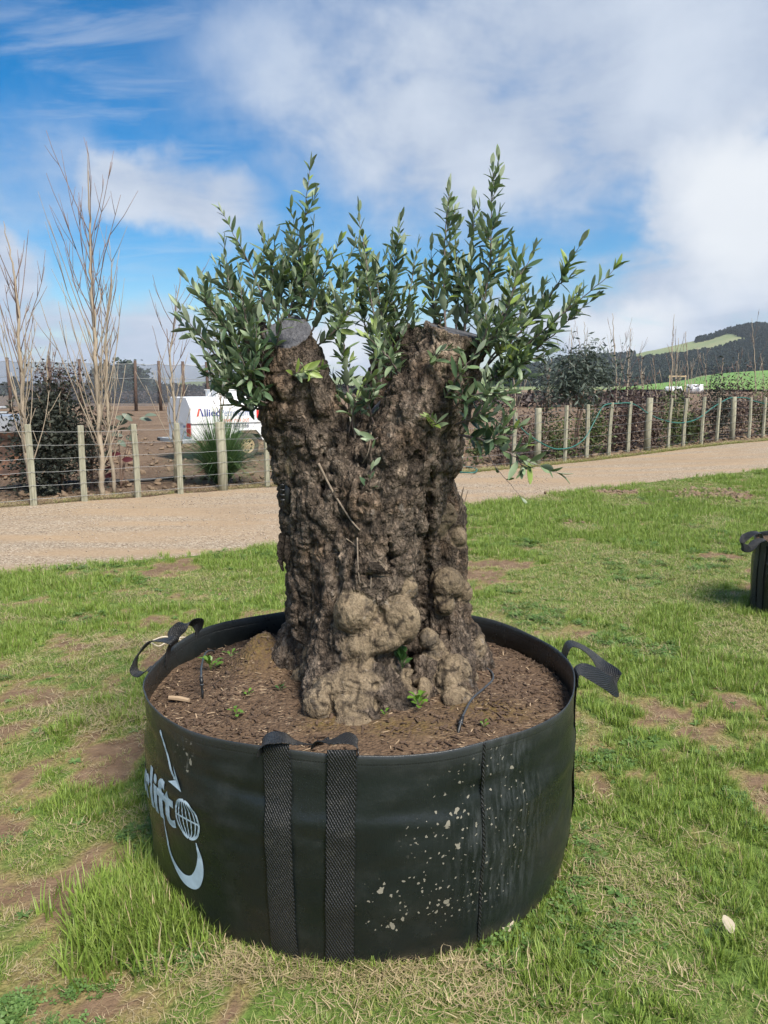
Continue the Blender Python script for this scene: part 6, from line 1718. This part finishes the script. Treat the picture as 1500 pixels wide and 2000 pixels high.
poplar(b0 + Vector((0.10, 0.25, 0)), [b0 + Vector((0.10, 0.25, 0)), at(212, 820, d + 0.25), at(207, 680, d + 0.3), at(222, 505, d + 0.35)], 0.028, 22, 'forked poplar sapling rising just behind the tallest one', PG, 0.62, 0.12)
b0 = G(66, 978); d = b0.y
poplar(b0, [b0, at(50, 860, d), at(40, 700, d), at(27, 530, d), at(7, 432, d)], 0.036, 30, 'poplar sapling leaning left beside the fence post near the rusty bucket', PG, 0.6, 0.12)
b0 = G(343, 939); d = b0.y
poplar(b0, [b0, at(340, 800, d), at(333, 690, d), at(352, 532, d)], 0.027, 22, 'slim poplar sapling standing in front of the trailer rear', PG, 0.8, 0.12)
b0 = G(428, 935); d = b0.y
poplar(b0, [b0, at(431, 850, d), at(430, 760, d), at(421, 655, d)], 0.016, 18, 'thin poplar whip in front of the trailer lettering', PG, 1.0, 0.35, bscale=1.1)
b0 = G(112, 958); d = b0.y
poplar(b0, [b0, at(106, 860, d), at(92, 760, d), at(98, 640, d)], 0.022, 22, 'twiggy poplar sapling growing through the dark bush', PG, 1.0, 0.1)
WL = ['bare whip poplar between the olive and the first thick right post', 'bare whip rising through the left side of the young gum tree', 'bare whip rising through the right side of the young gum tree', 'tall pale whip poplar just right of the young gum tree', 'second pale whip poplar crossing the tall one right of the gum', 'short whip poplar above the taller purple shrub',
      'short whip poplar between the thick post and the timber frame', 'tallest whip poplar standing at the timber frame', 'lower whip poplar crossing the one at the timber frame', 'whip poplar just left of the open white tank', 'low whip poplar right of the open white tank', 'low leaning whip poplar before the dark shrub', 'low whip poplar before the green paddock and forest', 'tall whip poplar against the dark pine forest', 'short whip poplar by the last fence posts', 'whip poplar by the thin pale gum sapling', 'whip poplar past the end of the hose', 'whip poplar seen between the sawn limbs of the olive']
for k, (px, py, ty, r) in enumerate(((1010, 884, 690, .03), (1112, 878, 640, .02), (1150, 872, 628, .02), (1206, 864, 612, .030), (1222, 866, 640, .026), (1255, 858, 690, .024), (1285, 852, 700, .022), (1310, 850, 614, .026), (1318, 852, 660, .024), (1347, 846, 648, .022), (1384, 844, 690, .020), (1405, 842, 700, .020), (1440, 836, 690, .02), (1477, 832, 622, .028), (1495, 830, 690, .02), (1065, 880, 700, .02), (1530, 826, 640, .024), (770, 905, 600, .024))):
    b0 = G(px, py); d = b0.y + 1.2; b0 = at(px, 850, d); b0.z = float(gz(b0.x, d)) - 0.04
    lx = prnd.uniform(-12, 12)
    poplar(b0, [b0, at(px + lx * 0.2, py - (py - ty) * 0.4, d), at(px + lx * 0.5, py - (py - ty) * 0.7, d), at(px + lx, ty, d)], r * 0.8, 8, WL[k], 'poplar whips behind the right fence', 0.7, 0.05, 0.006, 1.35)

# ------------------------------------------------------------------ leafy shrubs and trees
def leafmat(name, lo, hi, rough=0.6, trans=0.1):
    m, n = material(name)
    f = n('ShaderNodeNewGeometry').outputs['Random Per Island']
    c = n.mix(f, lo, hi)
    bs = n('ShaderNodeBsdfPrincipled', Base_Color=c, Roughness=rough); bs.inputs['Specular IOR Level'].default_value = 0.3
    tr = n('ShaderNodeBsdfTranslucent', Color=c)
    finish(n, n('ShaderNodeMixShader', i0=trans, i1=bs.outputs[0], i2=tr.outputs[0]))
leafmat('shrub_dark', (0.018, 0.024, 0.018), (0.055, 0.062, 0.045))
leafmat('shrub_purple', (0.045, 0.030, 0.028), (0.125, 0.085, 0.075))
leafmat('shrub_brown', (0.075, 0.052, 0.042), (0.17, 0.125, 0.10))
leafmat('shrub_green', (0.045, 0.075, 0.025), (0.12, 0.15, 0.05))
leafmat('gum_leaf', (0.035, 0.052, 0.040), (0.10, 0.125, 0.10), 0.5)
leafmat('conifer', (0.016, 0.030, 0.024), (0.045, 0.066, 0.048))
simple('shrub_stem', (0.15, 0.10, 0.075), 0.85, 0.3, 15.0)
def leaf_cloud(pos, size, droop=0.0, ratio=0.42, seed=0):
    """many small diamond leaves, folded along the middle"""
    g = np.random.default_rng(seed); N_ = len(pos)
    d = g.normal(0, 1, (N_, 3)); d[:, 2] = d[:, 2] * 0.7 - droop; d /= np.linalg.norm(d, axis=1, keepdims=True)
    u = g.normal(0, 1, (N_, 3)); w = np.cross(d, u); w /= np.linalg.norm(w, axis=1, keepdims=True); nn = np.cross(d, w)
    s = (size * g.uniform(0.6, 1.3, N_))[:, None]
    a = pos; b = pos + d * s * 0.5 + w * s * ratio * 0.5 + nn * s * 0.06; c = pos + d * s; e = pos + d * s * 0.5 - w * s * ratio * 0.5 + nn * s * 0.06
    V = np.stack([a, b, c, e], 1).reshape(-1, 3)
    F = np.arange(N_ * 4).reshape(N_, 4)
    return V, F
def clumps(n_, c, rad, seed, nclump=14, tight=0.36, power=0.45):
    """leaf places gathered in uneven clumps through an ellipsoid"""
    g = np.random.default_rng(seed)
    v = g.normal(0, 1, (nclump, 3)); v /= np.linalg.norm(v, axis=1, keepdims=True); v *= (g.random((nclump, 1)) ** power)
    idx = g.integers(0, nclump, n_)
    off = g.normal(0, 1, (n_, 3)) * tight * (0.5 + g.random((nclump, 1))[idx])
    return np.array(c) + (v[idx] + off) * np.array(rad), np.array(c) + v * np.array(rad)
def shrub(name, px, py, depth, wpx, toppy, mat, label, cat, group=None, nleaf=1500, lsize=0.05, droop=0.0, seed=0, trunk_h=0.0, stems=4, power=0.45, tight=0.36, stem_r=0.018, ratio=0.42):
    p = at(px, py, depth); z0 = float(gz(p.x, p.y)) - 0.04
    top = at(px, toppy, depth).z; H = top - z0
    e = empty(name, (p.x, p.y, z0), label, cat, group)
    rw = wpx * depth / FPX * 0.5
    zc = (H + trunk_h) / 2; rz_ = (H - trunk_h) / 2
    P_, cl = clumps(nleaf, (0, 0, zc), (rw * 0.92, rw * 0.85, rz_ * 0.92), seed, 22, tight, power)
    P_[:, 2] = np.maximum(P_[:, 2], 0.02)
    V, F = leaf_cloud(P_, lsize, droop, ratio, seed + 1)
    o = obj('crown', np_mesh('crown', V, F, [mat], None, False), e); o['kind'] = 'stuff'
    g = random.Random(seed)
    for s in range(stems):
        tx, ty = g.gauss(0, 0.03), g.gauss(0, 0.03)
        c = cl[g.randrange(len(cl))]
        b = MB(); b.tube(catmull([np.array([tx, ty, 0]), np.array([tx * 1.5 + c[0] * 0.2, ty + c[1] * 0.2, max(trunk_h, 0.2) * 0.8]), np.array([c[0] * 0.7, c[1] * 0.7, c[2]])], 6), np.linspace(stem_r, stem_r * 0.3, 13), 6)
        for q in range(5):
            c2 = cl[g.randrange(len(cl))]; b.tube([np.array([c[0] * 0.35, c[1] * 0.35, max(trunk_h, 0.2) * 0.9 + 0.1]), (c + c2) * 0.3 + np.array([0, 0, c2[2] * 0.2]), c2], [stem_r * 0.5, stem_r * 0.35, stem_r * 0.15], 5)
        b.build('trunk' if trunk_h else 'stem', 'shrub_stem', e, True)
    return e
shrub('dark_bush', 118, 960, 12.2, 130, 742, 'shrub_dark', 'tall dense dark bush behind the fence wires at the left', 'bush', None, 9500, 0.075, seed=3, power=0.4, ratio=0.5)
shrub('purple_bush', 178, 960, 12.6, 100, 790, 'shrub_brown', 'loose brownish purple bush leaning out of the dark bush', 'bush', None, 2000, 0.05, seed=4, tight=0.5)
shrub('twiggy_bush', 122, 960, 12.5, 85, 716, 'shrub_purple', 'sparse purple tipped top growth over the dark bush', 'bush', None, 800, 0.055, seed=6, power=0.3, trunk_h=1.5)
shrub('gum_tree', 1122, 885, 18.2, 145, 668, 'gum_leaf', 'young gum tree with drooping grey green leaves behind the right fence', 'tree', None, 3000, 0.15, 0.5, 8, 1.15, 2, 0.5, 0.26, 0.035, 0.26)
shrub('gum_sapling', 1062, 885, 19.5, 62, 695, 'gum_leaf', 'thin pale gum sapling left of the young gum tree', 'tree', None, 500, 0.12, 0.4, 9, 0.9, 2, 0.5, 0.4, 0.02, 0.26)
for k, (px, w, ty, mt, lab, nl) in enumerate((
        (1032, 70, 790, 'shrub_brown', 'brown twiggy shrub at the fence nearest the olive', 900), (1085, 66, 815, 'shrub_green', 'low olive green shrub under the young gum tree', 900), (1158, 60, 800, 'shrub_green', 'green shrub right of the gum trunk', 900),
        (1195, 60, 772, 'shrub_purple', 'purple brown shrub between slim fence posts', 1200), (1235, 62, 750, 'shrub_purple', 'taller purple shrub behind the thick fence post', 1500), (1312, 62, 756, 'shrub_green', 'bushy green shrub under the timber frame', 1300),
        (1345, 46, 806, 'shrub_green', 'small pale green shrub in the hose loop', 700), (1276, 50, 790, 'shrub_brown', 'thin brown shrub right of the thick post', 800), (1392, 60, 745, 'shrub_dark', 'dark shrub against the green field', 1500), (1440, 66, 745, 'shrub_purple', 'dark purple shrub near the end of the hose', 1500), (1487, 56, 752, 'shrub_green', 'green brown shrub by the last fence posts', 1000), (1366, 44, 770, 'shrub_brown', 'brown shrub behind the slim posts below the white tank', 700), (1545, 60, 755, 'shrub_purple', 'purple shrub past the hose end', 900),
        (985, 50, 800, 'shrub_brown', 'sparse brown shrub seen behind the low olive branch', 600), (935, 40, 835, 'shrub_green', 'small green shrub at the fence foot behind the olive', 400))):
    d = fence_y(px) + 0.75 + 0.5 * prnd.random()
    shrub('hedge_shrub', px, 870, d, w, ty, mt, lab, 'shrub', 'shrubs along the right fence', int(nl * 1.25), 0.09, 0, 40 + k, stems=4, tight=0.42, power=0.5)

# tussock of long grass
m_ = leafmat('tussock_leaf', (0.045, 0.10, 0.035), (0.15, 0.24, 0.09), 0.5, 0.15)
p = on_ground(424, 946); p.y += 0.35
ts = empty('tussock_grass', (p.x, p.y, p.z - 0.03), 'arching green tussock grass clump beside the thick fence post', 'grass clump')
V = []; F = []; g = random.Random(8)
for k in range(1500):
    az = g.uniform(0, 6.283); r0 = 0.10 * math.sqrt(g.random()); L_ = g.uniform(0.7, 1.5); le = g.uniform(0.05, 1.35)
    x, y, z = r0 * math.cos(az), r0 * math.sin(az), 0.0; a = le * 0.55; b_ = len(V); sx, sy = -math.sin(az), math.cos(az); w0 = 0.0075
    for s in range(7):
        w = w0 * (1 - (s / 6) ** 2)
        V += [(x - sx * w, y - sy * w, z), (x + sx * w, y + sy * w, z)]
        x += math.cos(az) * math.sin(a) * L_ / 6; y += math.sin(az) * math.sin(a) * L_ / 6; z = max(z + math.cos(a) * L_ / 6, 0.02); a += le * 0.22
    for s in range(6): F.append((b_ + 2 * s, b_ + 2 * s + 1, b_ + 2 * s + 3, b_ + 2 * s + 2))
o = obj('blades', np_mesh('blades', V, F, ['tussock_leaf'], None, False), ts); o['kind'] = 'stuff'

# broad-leaved shrub with a few large leaves
leafmat('broad_leaf', (0.07, 0.10, 0.075), (0.16, 0.20, 0.15), 0.45, 0.1); leafmat('red_leaf', (0.05, 0.012, 0.018), (0.10, 0.025, 0.03), 0.45, 0.1)
p = on_ground(236, 950)
bl = empty('broadleaf_shrub', (p.x, p.y, p.z - 0.03), 'leggy shrub with large grey green leaves and a few dark red ones', 'shrub')
def big_leaf(mat, L_=0.2):
    st = [(0, 0.05), (0.2, 0.7), (0.45, 1), (0.7, 0.85), (0.9, 0.45), (1, 0.05)]; V = []; F = []
    for t, w in st:
        for s in (-1, 0, 1): V.append((L_ * t, s * L_ * 0.24 * w, -0.25 * L_ * t * t + 0.2 * abs(s) * L_ * 0.24 * w))
    for i in range(5):
        for j in range(2): F.append((i * 3 + j, i * 3 + 3 + j, i * 3 + 4 + j, i * 3 + 1 + j))
    return np_mesh('leaf', V, F, [mat], None, True)
ml, mr = big_leaf('broad_leaf'), big_leaf('red_leaf', 0.19)
for (px, py, red) in ((225, 815, 0), (238, 808, 0), (250, 822, 0), (262, 812, 0), (272, 818, 0), (282, 812, 0), (268, 830, 0), (215, 848, 0), (230, 860, 0), (246, 852, 0), (222, 880, 0), (205, 825, 0), (228, 835, 0), (255, 838, 0), (216, 888, 1), (238, 898, 1), (222, 912, 1), (213, 900, 1), (225, 925, 1)):
    q = at(px, py, p.y + prnd.uniform(-0.15, 0.2)) - bl.location
    o = bpy.data.objects.new('leaf', mr if red else ml); COL.objects.link(o); o.parent = bl; o.location = q
    o.rotation_euler = (prnd.uniform(0.5, 1.4), prnd.uniform(-0.3, 0.6), prnd.uniform(-0.9, 0.9) + (math.pi if prnd.random() < 0.35 else 0))
for tgt in ((225, 815), (262, 815), (275, 818), (222, 860), (240, 895)):
    q = at(*tgt, p.y) - bl.location; b = MB(); b.tube(catmull([np.array([0, 0, 0]), np.array([q.x * 0.3 + 0.02, 0, q.z * 0.5]), np.array(q)], 6), np.linspace(0.012, 0.004, 13), 6); b.build('stem', 'shrub_stem', bl, True)
b = MB(); b.tube([(0.10, 0, 0), (0.03, 0, 0.55)], 0.009, 6); b.build('stake', 'poplar_twig', bl, True)
# ------------------------------------------------------------------ windbreak net on tall posts
m, n = material('shade_net')
P = n('ShaderNodeTexCoord').outputs['Object']
bs = n('ShaderNodeBsdfPrincipled', Base_Color=(0.10, 0.115, 0.135, 1), Roughness=0.9)
tr = n('ShaderNodeBsdfTransparent')
finish(n, n('ShaderNodeMixShader', i0=n.ss(n.noise(P, 0.4, 3.0), 0.3, 0.7, 0.38, 0.50), i1=tr.outputs[0], i2=bs.outputs[0]))
simple('creosote_post', (0.085, 0.055, 0.042), 0.85, 0.3, 3.0)
ND = 58.0
wn = empty('windbreak_net', (-22, ND, 0), 'tall grey windbreak net strung on dark posts across the far paddock', 'net fence')
W0 = Vector((-22, ND, 0))
def net_y(px): return ND + (px - 200) * 0.010
tops = []
for k, px in enumerate((-150, -95, -40, 15, 38, 94, 154, 207, 261, 310, 356, 405, 449, 495, 540, 590)):
    y = net_y(px); t = at(px, 700 + (px - 94) * 0.022, y); zb = float(gz(t.x, y)) - 0.05
    tops.append(t)
    b = MB(); b.tube([(0, 0, -0.3), (0.02, 0, t.z - zb)], [0.13, 0.11], 8); o = b.build('post', 'creosote_post', wn, True); o.location = Vector((t.x, y, zb)) - W0
    o.rotation_euler = (0, prnd.uniform(-0.03, 0.03), 0)
V = []; F = []
cols = []
for i in range(len(tops) - 1):
    for s in range(6):
        t = s / 6; p = tops[i].lerp(tops[i + 1], t); cols.append((p, 0.10 * math.sin(math.pi * t)))
for p, sag in cols:
    for f_ in (0.0, 0.25, 0.5, 0.75, 1.0):
        z = 0.35 + (p.z - 0.22 - sag - 0.35) * f_
        V.append((p.x - W0.x, p.y - W0.y + 0.2, z))
for i in range(len(cols) - 1):
    for j in range(4): F.append((i * 5 + j, i * 5 + 5 + j, i * 5 + 6 + j, i * 5 + 1 + j))
obj('net', np_mesh('net', V, F, ['shade_net']), wn)
for f_ in (1.0, 0.66):
    b = MB(); b.tube([(p.x - W0.x, p.y - W0.y + 0.18, 0.35 + (p.z - 0.20 - sag - 0.35) * f_) for p, sag in cols], 0.022, 4); b.build('wire', 'fence_wire', wn)

# ------------------------------------------------------------------ far trees on the left, hedge lines
def far_tree(name, px, depth, wpx, toppy, label, cat='tree', nleaf=1500, lsize=0.8, conical=False, seed=0, mat='conifer', group=None, trunk=1.0):
    p = at(px, 760, depth); z0 = float(gz(p.x, p.y)) - 0.3; H = at(px, toppy, depth).z - z0; rw = wpx * depth / FPX * 0.5
    e = empty(name, (p.x, p.y, z0), label, cat, group)
    g = np.random.default_rng(seed)
    if conical:
        t = g.random(nleaf) ** 0.8; a = g.random(nleaf) * 6.283; r = rw * (1 - t) * np.sqrt(g.random(nleaf)) * (0.8 + 0.4 * np.sin(t * 40))
        P_ = np.stack([r * np.cos(a), r * np.sin(a), trunk + (H - trunk) * t], 1)
    else:
        P_, _c = clumps(nleaf, (0, 0, H * 0.52), (rw * 0.85, rw * 0.85, H * 0.45), seed, 26, 0.24, 0.4)
        P_[:, 2] = np.maximum(P_[:, 2], 0.4)
    V, F = leaf_cloud(P_, lsize, 0.1, 0.75, seed + 1)
    o = obj('crown', np_mesh('crown', V, F, [mat], None, False), e); o['kind'] = 'stuff'
    b = MB(); b.tube([(0, 0, 0), (0, 0, H * 0.45), (0.1, 0, H * 0.85)], [rw * 0.10 + 0.1, rw * 0.07 + 0.06, 0.04], 8); b.build('trunk', 'shrub_stem', e, True)
FT = 'dark trees along the far edge of the paddock'
far_tree('far_tree', 232, 170, 100, 706, 'large round dark tree behind the windbreak net', nleaf=4500, lsize=1.1, seed=1, group=FT)
far_tree('far_tree', 200, 165, 40, 722, 'small dark tree against the left flank of the large round tree', nleaf=1300, lsize=0.9, seed=2, group=FT)
far_tree('far_pine', 268, 168, 36, 728, 'rounded dark tree against the right flank of the large round tree', nleaf=1300, lsize=0.9, seed=3, group=FT)
far_tree('far_pine', 290, 180, 26, 741, 'open topped pine right of the large round tree', nleaf=500, lsize=0.9, seed=4, group=FT)
far_tree('far_pine', 303, 180, 16, 746, 'thin pine at the end of the far tree line', nleaf=300, lsize=0.8, conical=True, seed=5, group=FT)
far_tree('far_conifer', 28, 185, 26, 740, 'pointed dark conifer seen left of the dark bush', nleaf=900, lsize=0.8, conical=True, seed=6, group=FT)
far_tree('far_conifer', 10, 190, 22, 750, 'shorter pointed conifer beside the other one at the far left', nleaf=600, lsize=0.8, conical=True, seed=7, group=FT)
leafmat('far_hedge', (0.020, 0.022, 0.020), (0.050, 0.046, 0.042)); leafmat('vine_rows', (0.045, 0.034, 0.034), (0.085, 0.066, 0.062))
def far_hedge(name, px0, px1, depth, h, mat, label, nleaf, lsize, seed):
    g = np.random.default_rng(seed); a = at(px0, 760, depth); b = at(px1, 760, depth)
    x = g.uniform(a.x, b.x, nleaf); hh = h * (0.75 + 0.5 * fbm2(x, x * 0, 0.12, 3, seed)); z = hh * np.sqrt(g.random(nleaf)) ; y = g.normal(depth, 1.2, nleaf)
    zg = gz(x, y)
    V, F = leaf_cloud(np.stack([x, y, z + zg - 0.1], 1), lsize, 0, 0.8, seed)
    o = obj(name, np_mesh(name, V, F, [mat], None, False)); o['kind'] = 'stuff'; o['label'] = label
far_hedge('far_wood', -700, 820, 205, 2.4, 'far_hedge', 'low dark wood along the horizon', 9000, 1.6, 21)
far_hedge('vine_rows', 60, 560, 92, 1.25, 'vine_rows', 'brownish purple rows of bare vines at the paddock end', 5000, 0.55, 22)
far_hedge('orchard_rows', 780, 1330, 60, 1.05, 'vine_rows', 'brownish rows of bare nursery trees beyond the right shrubs', 2600, 0.42, 23)

# ------------------------------------------------------------------ hills
m, n = material('hill_grass')
P = n('ShaderNodeNewGeometry').outputs['Position']
a = n.noise(P, 0.012, 5.0, 0.6); b = n.noise(P, 0.2, 4.0, 0.6)
col = n.ramp(n.math('ADD', n.math('MULTIPLY', a, 0.7), n.math('MULTIPLY', b, 0.3)), [(0.35, (0.11, 0.155, 0.055)), (0.5, (0.17, 0.21, 0.085)), (0.68, (0.25, 0.255, 0.13))])
finish(n, n('ShaderNodeBsdfPrincipled', Base_Color=col, Roughness=0.95))
rp = [(-800, 752), (0, 750), (300, 751), (600, 742), (900, 722), (1020, 712), (1120, 702), (1200, 701), (1255, 690), (1320, 676), (1370, 662), (1420, 646), (1460, 640), (1500, 642), (1600, 630), (1800, 650), (2100, 690), (2600, 720)]
rx_, ry_ = [p[0] for p in rp], [p[1] for p in rp]
def hill_row(px, d):
    t = np.clip((d - 420) / 480, 0, 1); ridge_ = np.interp(px, rx_, ry_)
    return 757 + (ridge_ - 757) * t ** 0.9
pxs = np.linspace(-1100, 2700, 240); ds = np.concatenate([np.linspace(380, 900, 46), np.linspace(920, 1500, 8)])
PXg, Dg = np.meshgrid(pxs, ds)
row = hill_row(PXg, np.minimum(Dg, 900)) ; zt = CAM_H + (760 - row) * np.minimum(Dg, 900) / FPX - np.maximum(0, Dg - 900) * 0.08
zt += 5.0 * (fbm2(PXg * 0.01, Dg * 0.01, 1.6, 3, 88) - 0.5) * sstep(400, 520, Dg)
zt = np.where(Dg < 400, -2.0, zt)
Xh = (PXg - 750) / FPX * Dg
obj('hills', np_mesh('hills', np.stack([Xh, Dg, zt], -1), grid_faces(*Xh.shape), ['hill_grass']), kind='structure', label='green farmland hills on the horizon')
# pine forest on the slopes: a far-off wood, one mass of crowns
CR = []
for k in range(4):
    g = np.random.default_rng(300 + k); N_ = 420
    t = g.random(N_) ** 0.7; a_ = g.random(N_) * 6.283; r = 0.5 * (1 - t * 0.85) * (0.6 + 0.4 * g.random(N_))
    V, F = leaf_cloud(np.stack([r * np.cos(a_), r * np.sin(a_), t * 1.5], 1), 0.24, 0.1, 0.8, 310 + k)
    CR.append(np_mesh('crown', V, F, ['conifer'], None, False))
g = np.random.default_rng(77)
cnt = 70000
px = g.uniform(960, 2300, cnt); dd = g.uniform(430, 895, cnt); row = hill_row(px, dd)
ridge_ = np.interp(px, rx_, ry_)
edge1 = np.interp(px, [1000, 1230, 1300, 1380, 1430, 1500, 1700, 2300], [722, 712, 700, 690, 676, 668, 660, 690])
low1 = np.interp(px, [1000, 1300, 1350, 1500, 1700, 2300], [760, 752, 738, 728, 726, 735])
wob_ = 6 * (fbm2(px * 0.02, row * 0.05, 1.0, 3, 12) - 0.5)
inb = (row > edge1 + wob_) & (row < low1 + wob_)
inb |= (px > 1385) & (row < np.interp(px, [1385, 1440, 1500, 1700, 2300], [652, 662, 668, 665, 700]) + wob_) 
inb |= (px > 1130) & (px < 1400) & (row < ridge_ + 5) & (fbm2(px * 0.03, px * 0, 1.0, 3, 99) > 0.44)
inb |= (px > 960) & (px < 1230) & (fbm2(px * 0.015, row * 0.06, 1.0, 3, 98) > 0.50)
px, dd = px[inb], dd[inb]; row = hill_row(px, dd)
zt = CAM_H + (760 - row) * dd / FPX + 5.0 * (fbm2(px * 0.01, dd * 0.01, 1.6, 3, 88) - 0.5) * sstep(400, 520, dd)
scatter('pine_forest', CR, np.stack([(px - 750) / FPX * dd, dd, zt - 0.5], 1), g.integers(0, 4, len(px)), np.stack([0 * px, 0 * px, g.uniform(0, 6.3, len(px))], 1), g.uniform(2.2, 4.2, len(px)), label='dark pine forest covering the hill slopes')
# a bright green paddock below the forest
m, n = material('paddock_grass')
P = n('ShaderNodeNewGeometry').outputs['Position']
col = n.ramp(n.noise(P, 0.06, 5.0, 0.6), [(0.35, (0.09, 0.20, 0.03)), (0.7, (0.16, 0.28, 0.045))])
finish(n, n('ShaderNodeBsdfPrincipled', Base_Color=col, Roughness=0.95))
pxs = np.linspace(1180, 2700, 80); ds = np.linspace(150, 425, 20); PXg, Dg = np.meshgrid(pxs, ds)
rowb = np.interp(PXg, [1180, 1320, 1400, 1500, 2700], [760, 745, 730, 724, 722]); t = (Dg - 150) / 275
row = 762 + (rowb - 762) * t; zt = CAM_H + (760 - row) * Dg / FPX + 0.15
obj('green_paddock', np_mesh('green_paddock', np.stack([(PXg - 750) / FPX * Dg, Dg, zt], -1), grid_faces(*Dg.shape), ['paddock_grass']), kind='structure', label='bright green sloping paddock below the pine forest')

# ------------------------------------------------------------------ white tanks and a timber frame far right
simple('tank_white', (0.70, 0.72, 0.74), 0.5, 0.08, 1.0)
for (px, py, w, h, dep, lab) in ((1357, 763, 30, 18, 110, 'white round tank lying open at one end beyond the right shrubs'), (1316, 762, 30, 14, 108, 'lower white tank half hidden behind the green shrub')):
    c = at(px, py, dep); zg = float(gz(c.x, c.y)); r = h * dep / FPX / 2; l = w * dep / FPX / 2
    zc = max(c.z, zg + r)
    e = empty('water_tank', (c.x, c.y, zg), lab, 'tank', rz=-0.5)
    b = MB(); b.lathe([(r * 0.9, -l), (r, -l + 0.03), (r, -l * 0.3), (r * 1.04, -l * 0.28), (r * 1.04, -l * 0.2), (r, -l * 0.18), (r, l * 0.5), (r * 1.04, l * 0.52), (r * 1.04, l * 0.6), (r, l * 0.62), (r, l - 0.05), (r * 0.6, l), (0.0, l + 0.02)], (0, 0, zc - zg), 'x', 28); b.build('shell', 'tank_white', e, True)
    b = MB(); b.lathe([(0.0, -l + 0.25), (r * 0.9, -l + 0.25), (r * 0.9, -l)], (0, 0, zc - zg), 'x', 28); b.build('mouth', 'galvanised', e, True)
    b = MB()
    for sx in (-0.6, 0.6):
        b.box((sx * l, 0, (zc - zg - r * 0.8) / 2), (0.15, r * 1.5, max(0.05, zc - zg - r * 0.8)))
    b.build('cradle', 'creosote_post', e)
c = at(1323, 748, 70); zg = float(gz(c.x, c.y))
e = empty('timber_frame', (c.x, c.y, zg), 'bare timber goalpost frame standing above the right shrubs', 'frame')
for sx in (-0.7, 0.7):
    b = MB(); b.box((sx, 0, 1.2), (0.08, 0.08, 2.5)); b.build('upright', 'rim_paint', e)
b = MB(); b.box((0, 0, at(1323, 735, 70).z - zg), (1.6, 0.09, 0.12)); b.build('crossbeam', 'rim_paint', e)

# ------------------------------------------------------------------ thin haze over the land
m = bpy.data.materials.new('haze'); m.use_nodes = True; n = N(m.node_tree)
vol = n('ShaderNodeVolumePrincipled', Color=(0.80, 0.88, 1.0, 1.0), Density=0.00016)
n('ShaderNodeOutputMaterial', Volume=vol.outputs[0])
MATS['haze'] = m
b = MB(); b.box((0, 800, 60), (5400, 1800, 128)); b.build('haze', 'haze', None, kind='stuff', label='thin pale air haze over the farmland')
